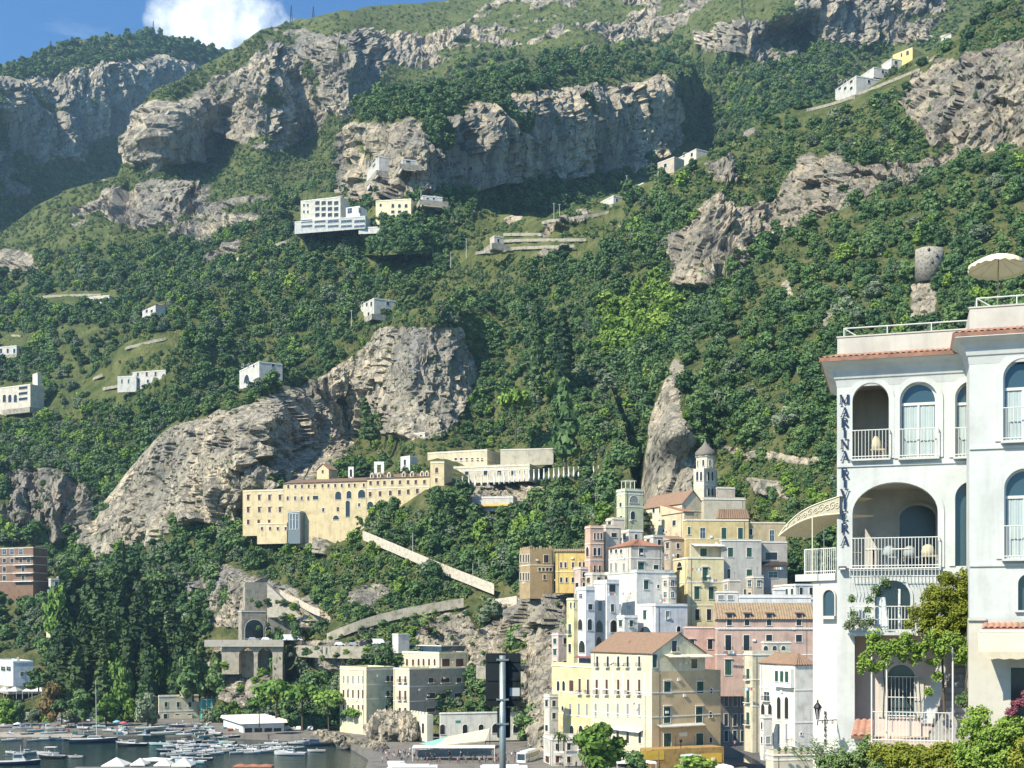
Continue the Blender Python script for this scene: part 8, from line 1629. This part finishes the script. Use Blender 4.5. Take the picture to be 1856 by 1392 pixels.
# two palms before the palazzo
PALM = plain((.07, .11, .03), .7)
for j, (px, py, hp) in enumerate(((1012, 1362, 46), (1022, 1362, 40))):
    Y = 330; p = at(px, py, Y); H = hp/F*Y; e = empty('palm_tree', p, ('taller left' if j == 0 else 'shorter right')+' palm of the pair before the yellow palazzo wing', 'palm tree'); b = MB(); b.tube([p, p+UZ*(H*.7)], .2, BARK, 7, .15); b.build('trunk', e); b = MB(); top = p+UZ*(H*.72)
    for k in range(26):
        a = k*2.4; el = .9-1.5*(k/26); L = 1.5+.3*rng.random(); pts = [top+Vector((math.cos(a)*L*t*math.cos(el*(1-.3*t)), math.sin(a)*L*t*math.cos(el*(1-.3*t)), L*t*math.sin(el)-.7*L*t*t)) for t in (0, .3, .6, 1)]
        for q, r in zip(pts[:-1], pts[1:]): sd = (r-q).cross(UZ).normalized()*.16; b.face([q-sd, r-sd, r+UZ*.08, q+UZ*.08], PALM); b.face([q+sd, q+UZ*.08, r+UZ*.08, r+sd], PALM)
    b.build('fronds', e)
# bushes rooted in the old stone walls along the coast road
rng = np.random.default_rng(77)
for i, (px, py, Y) in enumerate([(525+i*17+rng.normal()*5, 1176+rng.uniform(-4, 22), 476-i*3.2) for i in range(11)]+[(580+i*19, 1166-i*4.6+rng.uniform(-8, 14), 474-i*1.5) for i in range(15)]+[(445+rng.uniform(0, 90), 1085+rng.uniform(0, 70), 507) for _ in range(14)]+[(404+rng.uniform(0, 105), 1192+rng.uniform(0, 60), 496) for _ in range(9)]+[(650+i*24, 985+i*9.2+rng.uniform(0, 9), 552-i*7) for i in range(11)]):
    s = rng.uniform(7, 17); tree_at('wall_shrub', 'scrubby shrub rooted in the stone walls and ramps above the harbour', 'shrub', px, py+s*.5, Y-1.5, s, s*1.25, 'round', ('dark', 'olive', 'bright', 'scrub')[int(rng.integers(4))], int(rng.integers(6)), 'shrubs rooted in the stone walls')
for i, (px, py, h_, w_, m_) in enumerate(((30, 1322, 30, 30, 'dark'), (62, 1318, 34, 34, 'olive'), (84, 1322, 28, 26, 'bright'), (128, 1316, 32, 36, 'olive'), (214, 1312, 40, 40, 'dark'), (236, 1308, 44, 34, 'bright'), (250, 1312, 34, 30, 'dark'), (378, 1312, 30, 34, 'olive'), (400, 1312, 36, 36, 'dark'), (425, 1310, 40, 36, 'bright'), (454, 1310, 46, 40, 'dark'), (528, 1318, 40, 40, 'dark'), (572, 1318, 44, 44, 'olive'), (622, 1318, 40, 40, 'dark'), (636, 1324, 30, 34, 'bright'))):
    tree_at('quay_tree', 'small garden tree along the back of the harbour quay', 'tree', px, py, 488, h_, w_, 'round', m_, i, 'garden trees along the quay')
# ---------------------------------------------------------------- small houses wedged between the larger ones
fill = [  # xl xc xr yt yb Y a colour roof label
    (1098, 1112, 1132, 940, 1000, 421, 18, (.60, .52, .40), 'flat', 'small beige house directly behind the pink house with rooftop railing'),
    (1124, 1140, 1166, 962, 1020, 416, 20, (.58, .56, .50), 'flat', 'small white house below the pale green tower house'),
    (1166, 1184, 1206, 972, 1030, 412, 22, (.56, .54, .48), 'flat', 'small white house at the foot of the church nave'),
    (1204, 1216, 1242, 978, 1040, 404, 16, (.48, .40, .30), 'shed', 'brownish house between the orange hip roof and the ochre house'),
    (1200, 1212, 1226, 1045, 1110, 378, 18, (.50, .47, .40), 'flat', 'thin grey house squeezed between the buttressed tower and the yellow tower house'),
    (1118, 1132, 1156, 1118, 1200, 369, 22, (.60, .60, .57), 'flat', 'low white house with two arches left of the cubic white house'),
    (1040, 1052, 1066, 1030, 1090, 401, 20, (.60, .46, .38), 'flat', 'narrow salmon house below the golden yellow house'),
    (1060, 1074, 1096, 1040, 1090, 395, 22, (.58, .52, .42), 'flat', 'cream house above the stepped white terrace house'),
    (1310, 1322, 1342, 1052, 1090, 376, 10, (.50, .45, .36), 'flat', 'small tan house beneath the plain grey plastered house'),
    (1352, 1366, 1384, 1046, 1090, 378, 12, (.46, .42, .35), 'flat', 'small dun house beneath the balcony with brown awning'),
    (1000, 1012, 1036, 1150, 1215, 384, 24, (.55, .45, .40), 'flat', 'low dull pink house at the cliff edge above the palazzo wing'),
    (986, 996, 1012, 1262, 1385, 352, 24, (.58, .55, .46), 'flat', 'narrow pale house at the outer left corner of the palazzo'),
    (985, 1000, 1062, 1340, 1390, 338, 10, (.56, .53, .46), 'flat', 'low shop building with dark openings at the foot of the palazzo wing'),
    (1378, 1384, 1400, 1300, 1385, 300, 14, (.60, .58, .52), 'flat', 'slender white house front beside the arched loggia house')]
for i, (xl, xc, xr, yt, yb, Y, a, col, roof, lb) in enumerate(fill):
    r = random.Random(40+i); h = House('townhouse', lb); h.mass(xl, xc, xr, yt, yb, Y, a, col, roof=roof, rise=1.4, tile=TILE, par=.5)
    m = F/Y; step = 3.4*m; y = yt+2.0*m; st = ('g', 'k', 'b', 'y', 'd')[i % 5]
    while y < min(yb-1.2*m, yt+62):
        for x0, x1, f in ((xl, xc, 'L'), (xc, xr, 'R')):
            k = max(1, int((x1-x0)/(3.0*m*(.75 if f == 'L' else 1))))
            for q in range(k):
                if r.random() < .85: h.win([x0+(x1-x0)*(q+.5)/k], y, min(1.0*m, (x1-x0)/k*.5), 1.7*m, st if r.random() < .6 else 'k', f, hood=r.random() < .3, bal=(r.random() < .25 and f == 'R'))
        y += step
# washing on the balconies and lines
CL = [plain(c, .9) for c in ((.7, .7, .68), (.12, .2, .36), (.5, .12, .1), (.55, .5, .3), (.25, .4, .35))]
for i, (px, py, Y) in enumerate(((1204, 1086, 376), (1212, 1004, 380), (1262, 1030, 382), (1290, 1050, 382), (1356, 1246, 316), (1110, 1075, 372), (1320, 1180, 350), (1410, 1028, 388))):
    p = at(px, py, Y); e = empty('laundry', p, 'washing line with %s hung out %s' % (('pale sheets', 'mixed shirts', 'dark and pale clothes', 'bright towels', 'small garments', 'white linen', 'coloured cloths', 'faded shirts')[i], ('below the buttressed tower', 'near the orange hip roof', 'of the yellow tower', 'right on the yellow tower house', 'on the cream corner house', 'on the stepped white house', 'on the long pink house', 'by the brown awning')[i]), 'laundry'); b = MB(); b.tube([p+Vector((-1.6, -.5, 0)), p+Vector((1.6, -.5, 0))], .02, IRON, 3); b.build('line', e)
    for k in range(5): x = -1.4+k*.62; b = MB(); b.frame_box(p+Vector((x, -.52, -.75)), (.48, 0, 0), (0, .03, 0), (0, 0, .72), CL[(i+k) % 5]); b.build('cloth', e)
# ---------------------------------------------------------------- the woods
tops = [(-200, 0), (480, 0), (480, 160), (330, 110), (100, 130), (-200, 170)]
P_far = scatter('far', 5, 9, SCRUB+DSCR, .03, zones=[(tops, EVER+DSCR, 1.25, 1)], seed=1, thin=.25)
P_mas = np.vstack([scatter('massif', 4.4, 5.0, SCRUB+SCRUB+DSCR, .10, seed=2, thin=.5, zones=[
    ([(-80, 500), (450, 480), (560, 600), (330, 1100), (-80, 1100)], EVER+OLIVE+DSCR, 1.25, .35), ([(1230, 60), (1560, 90), (1500, 300), (1240, 300)], EVER+DSCR, 1.2, .7),
    ([(850, -60), (1500, -60), (1300, 110), (850, 130)], SCRUB, .55, .8), ([(-80, 300), (230, 300), (330, 420), (150, 500), (-80, 520)], SCRUB+SCRUB+DSCR, .75, .8), ([(100, 590), (330, 590), (330, 760), (100, 780)], SCRUB+OLIVE, .7, .5), ([(480, 20), (860, -20), (860, 120), (700, 160), (560, 60)], SCRUB+SCRUB+DSCR, .6, .85)]),
    scatter('massif', 9, 9, EVER+EVER+OLIVE+BRIGHT, .02, seed=12, thin=.45, zones=[([(100, 590), (330, 590), (330, 760), (100, 780)], OLIVE+EVER, .8, .25), ([(-80, 700), (150, 690), (240, 800), (160, 860), (-80, 860)], BRIGHT+OLIVE, .8, .7), ([(-80, -80), (1900, -80), (1900, 60), (1200, 60), (830, 120), (600, 300), (420, 420), (200, 450), (-80, 500)], EVER+SCRUB, .5, .05)])])
P_wal = np.vstack([scatter('wall', 9, 9.5, EVER, .015, seed=3), scatter('wall', 6, 4, DSCR+SCRUB, .10, seed=13, thin=.2)])
terr = [(860, 385), (1130, 360), (1150, 400), (1080, 470), (880, 480), (840, 470)]
ter2 = [(440, 660), (600, 590), (740, 550), (850, 560), (780, 585), (650, 610), (560, 665), (470, 700)]
yel = [(1090, 560), (1180, 520), (1230, 560), (1200, 620), (1080, 660)]
P_rid = np.vstack([scatter('ridge', 12, 8.2, EVER+EVER+EVER+OLIVE+BRIGHT[:1], .03, thin=.22, zones=[(terr, SCRUB+BRIGHT, .3, .35), ([(180, 660), (330, 600), (330, 720), (200, 760)], OLIVE+SCRUB+EVER, .6, .45), ([(820, 470), (960, 460), (960, 530), (760, 560)], SCRUB+OLIVE, .5, .6), (yel, BRIGHT, 1.2, 1), ([(1400, 60), (1856, -40), (1856, 240), (1240, 400), (1240, 300)], OLIVE+EVER+EVER+SCRUB, .8, .8)], seed=4),
                   scatter('ridge', 6.5, 3.4, SCRUB+DSCR, .13, seed=14, thin=.2)])
P_pro = np.vstack([scatter('prom', 14, 7.5, EVER+EVER+OLIVE+BRIGHT[:1], .0, thin=.15, zones=[(ter2, SCRUB, .3, .45), ([(520, 960), (760, 1000), (760, 1080), (540, 1110)], BRIGHT+EVER, .7, 1), ([(620, 1100), (780, 1090), (780, 1190), (560, 1160)], BRIGHT+SCRUB+EVER, .6, 1), ([(560, 800), (800, 790), (1040, 800), (1040, 850), (600, 850)], BRIGHT+EVER, .6, .9), ([(84, 960), (350, 930), (430, 1060), (400, 1330), (84, 1330)], EVER, .8, .5)], seed=5),
                   scatter('prom', 7, 3.0, SCRUB+DSCR, .17, seed=15, thin=.3)])
P_rig = np.vstack([scatter('right', 17, 7.4, EVER+EVER+EVER+OLIVE+BRIGHT[:1], .0, thin=.15, zones=[([(1300, 830), (1520, 840), (1520, 1000), (1300, 960)], BRIGHT+EVER, .55, 1), ([(1330, 480), (1856, 250), (1856, 300), (1400, 520)], EVER, .85, 1)], seed=6),
                   scatter('right', 8, 2.4, SCRUB+DSCR, .05, seed=16, thin=.3)])
# the trees that show largest stand as objects of their own; the rest of each wood is one mass
vis = (P_rig[:, 7] < 1512) | (P_rig[:, 8] < 560); vis &= P_rig[:, 8] < 940; vis &= np.isin(P_rig[:, 6], EVER+OLIVE+BRIGHT)
score = P_rig[:, 3]/P_rig[:, 1]*vis
order = np.argsort(-score); solo = order[:NSOLO]
rest = np.setdiff1d(np.arange(len(P_rig)), solo)
woods('woods', 'scrub and low trees along the top and ledges of the far blue mountain', P_far)
woods('woods', 'scrub and scattered trees over the slopes of the tall central massif', P_mas)
woods('woods', 'dark belt of trees above and below the long shaded cliff', P_wal)
woods('woods', 'dense green woods over the terraced ridge below the white hotel and crags', P_rid)
woods('woods', 'trees and bushes on the slopes around the yellow convent and stairs', P_pro)
woods('woods', 'trees and bushes on the coast slope between the beach and the brown apartments', np.vstack([scatter('coast', 13, 7.5, EVER+OLIVE+DSCR, .02, seed=7), scatter('town', 8, 1.8, SCRUB+DSCR, .05, seed=8)]))
woods('woods', 'undergrowth and smaller trees of the dark hillside behind the church', P_rig[rest])
# crowns and trunks for the single trees share their meshes kind by kind
SOLO = {}
def solo_tree(kind):
    if kind not in SOLO:
        if kind in OLIVE: cm, fo = round_clumps(40+kind, 12, 60, .042, .25, .48, .9), FOL['olive']
        elif kind in BRIGHT: cm, fo = round_clumps(80+kind, 14, 60, .045, .25, .45, 1), FOL['bright']
        else: cm, fo = round_clumps(20+kind, 15, 60, .045, .28, .43, 1), FOL['dark']
        tb = MB(); trunk_fn(.45, .03)(tb)
        SOLO[kind] = (cloud_mesh('crown', cm, fo, kind+5), tb.mesh('trunk'))
    return SOLO[kind]
TL = {0: ('dark green evergreen tree growing among the woods behind the church', 'evergreen trees on the hillside behind the church'),
      1: ('grey green olive coloured tree growing among the woods behind the church', 'grey green trees on the hillside behind the church'),
      2: ('light yellow green tree growing on the slope behind the church', 'light green trees on the slope behind the church')}
def place_tree(name, x, y, z, sx, sz, spin, kind, label, cat='tree', group=None):
    cr, tr = solo_tree(kind)
    e = empty(name, (x, y, z), label, cat, group, spin); e.scale = (sx, sx, sz)
    for nm, me in (('crown', cr), ('trunk', tr)):
        o = bpy.data.objects.new(nm, me); COL.objects.link(o); o.parent = e
    return e
for i in solo:
    x, y, z, sx, sz, sp, kd = P_rig[i][:7]; kd = int(kd)
    lb, gp = TL[1 if kd in OLIVE else 2 if kd in BRIGHT else 0]
    place_tree('hillside_tree', x, y, z, sx, sz, sp, kd, lb, 'tree', gp)
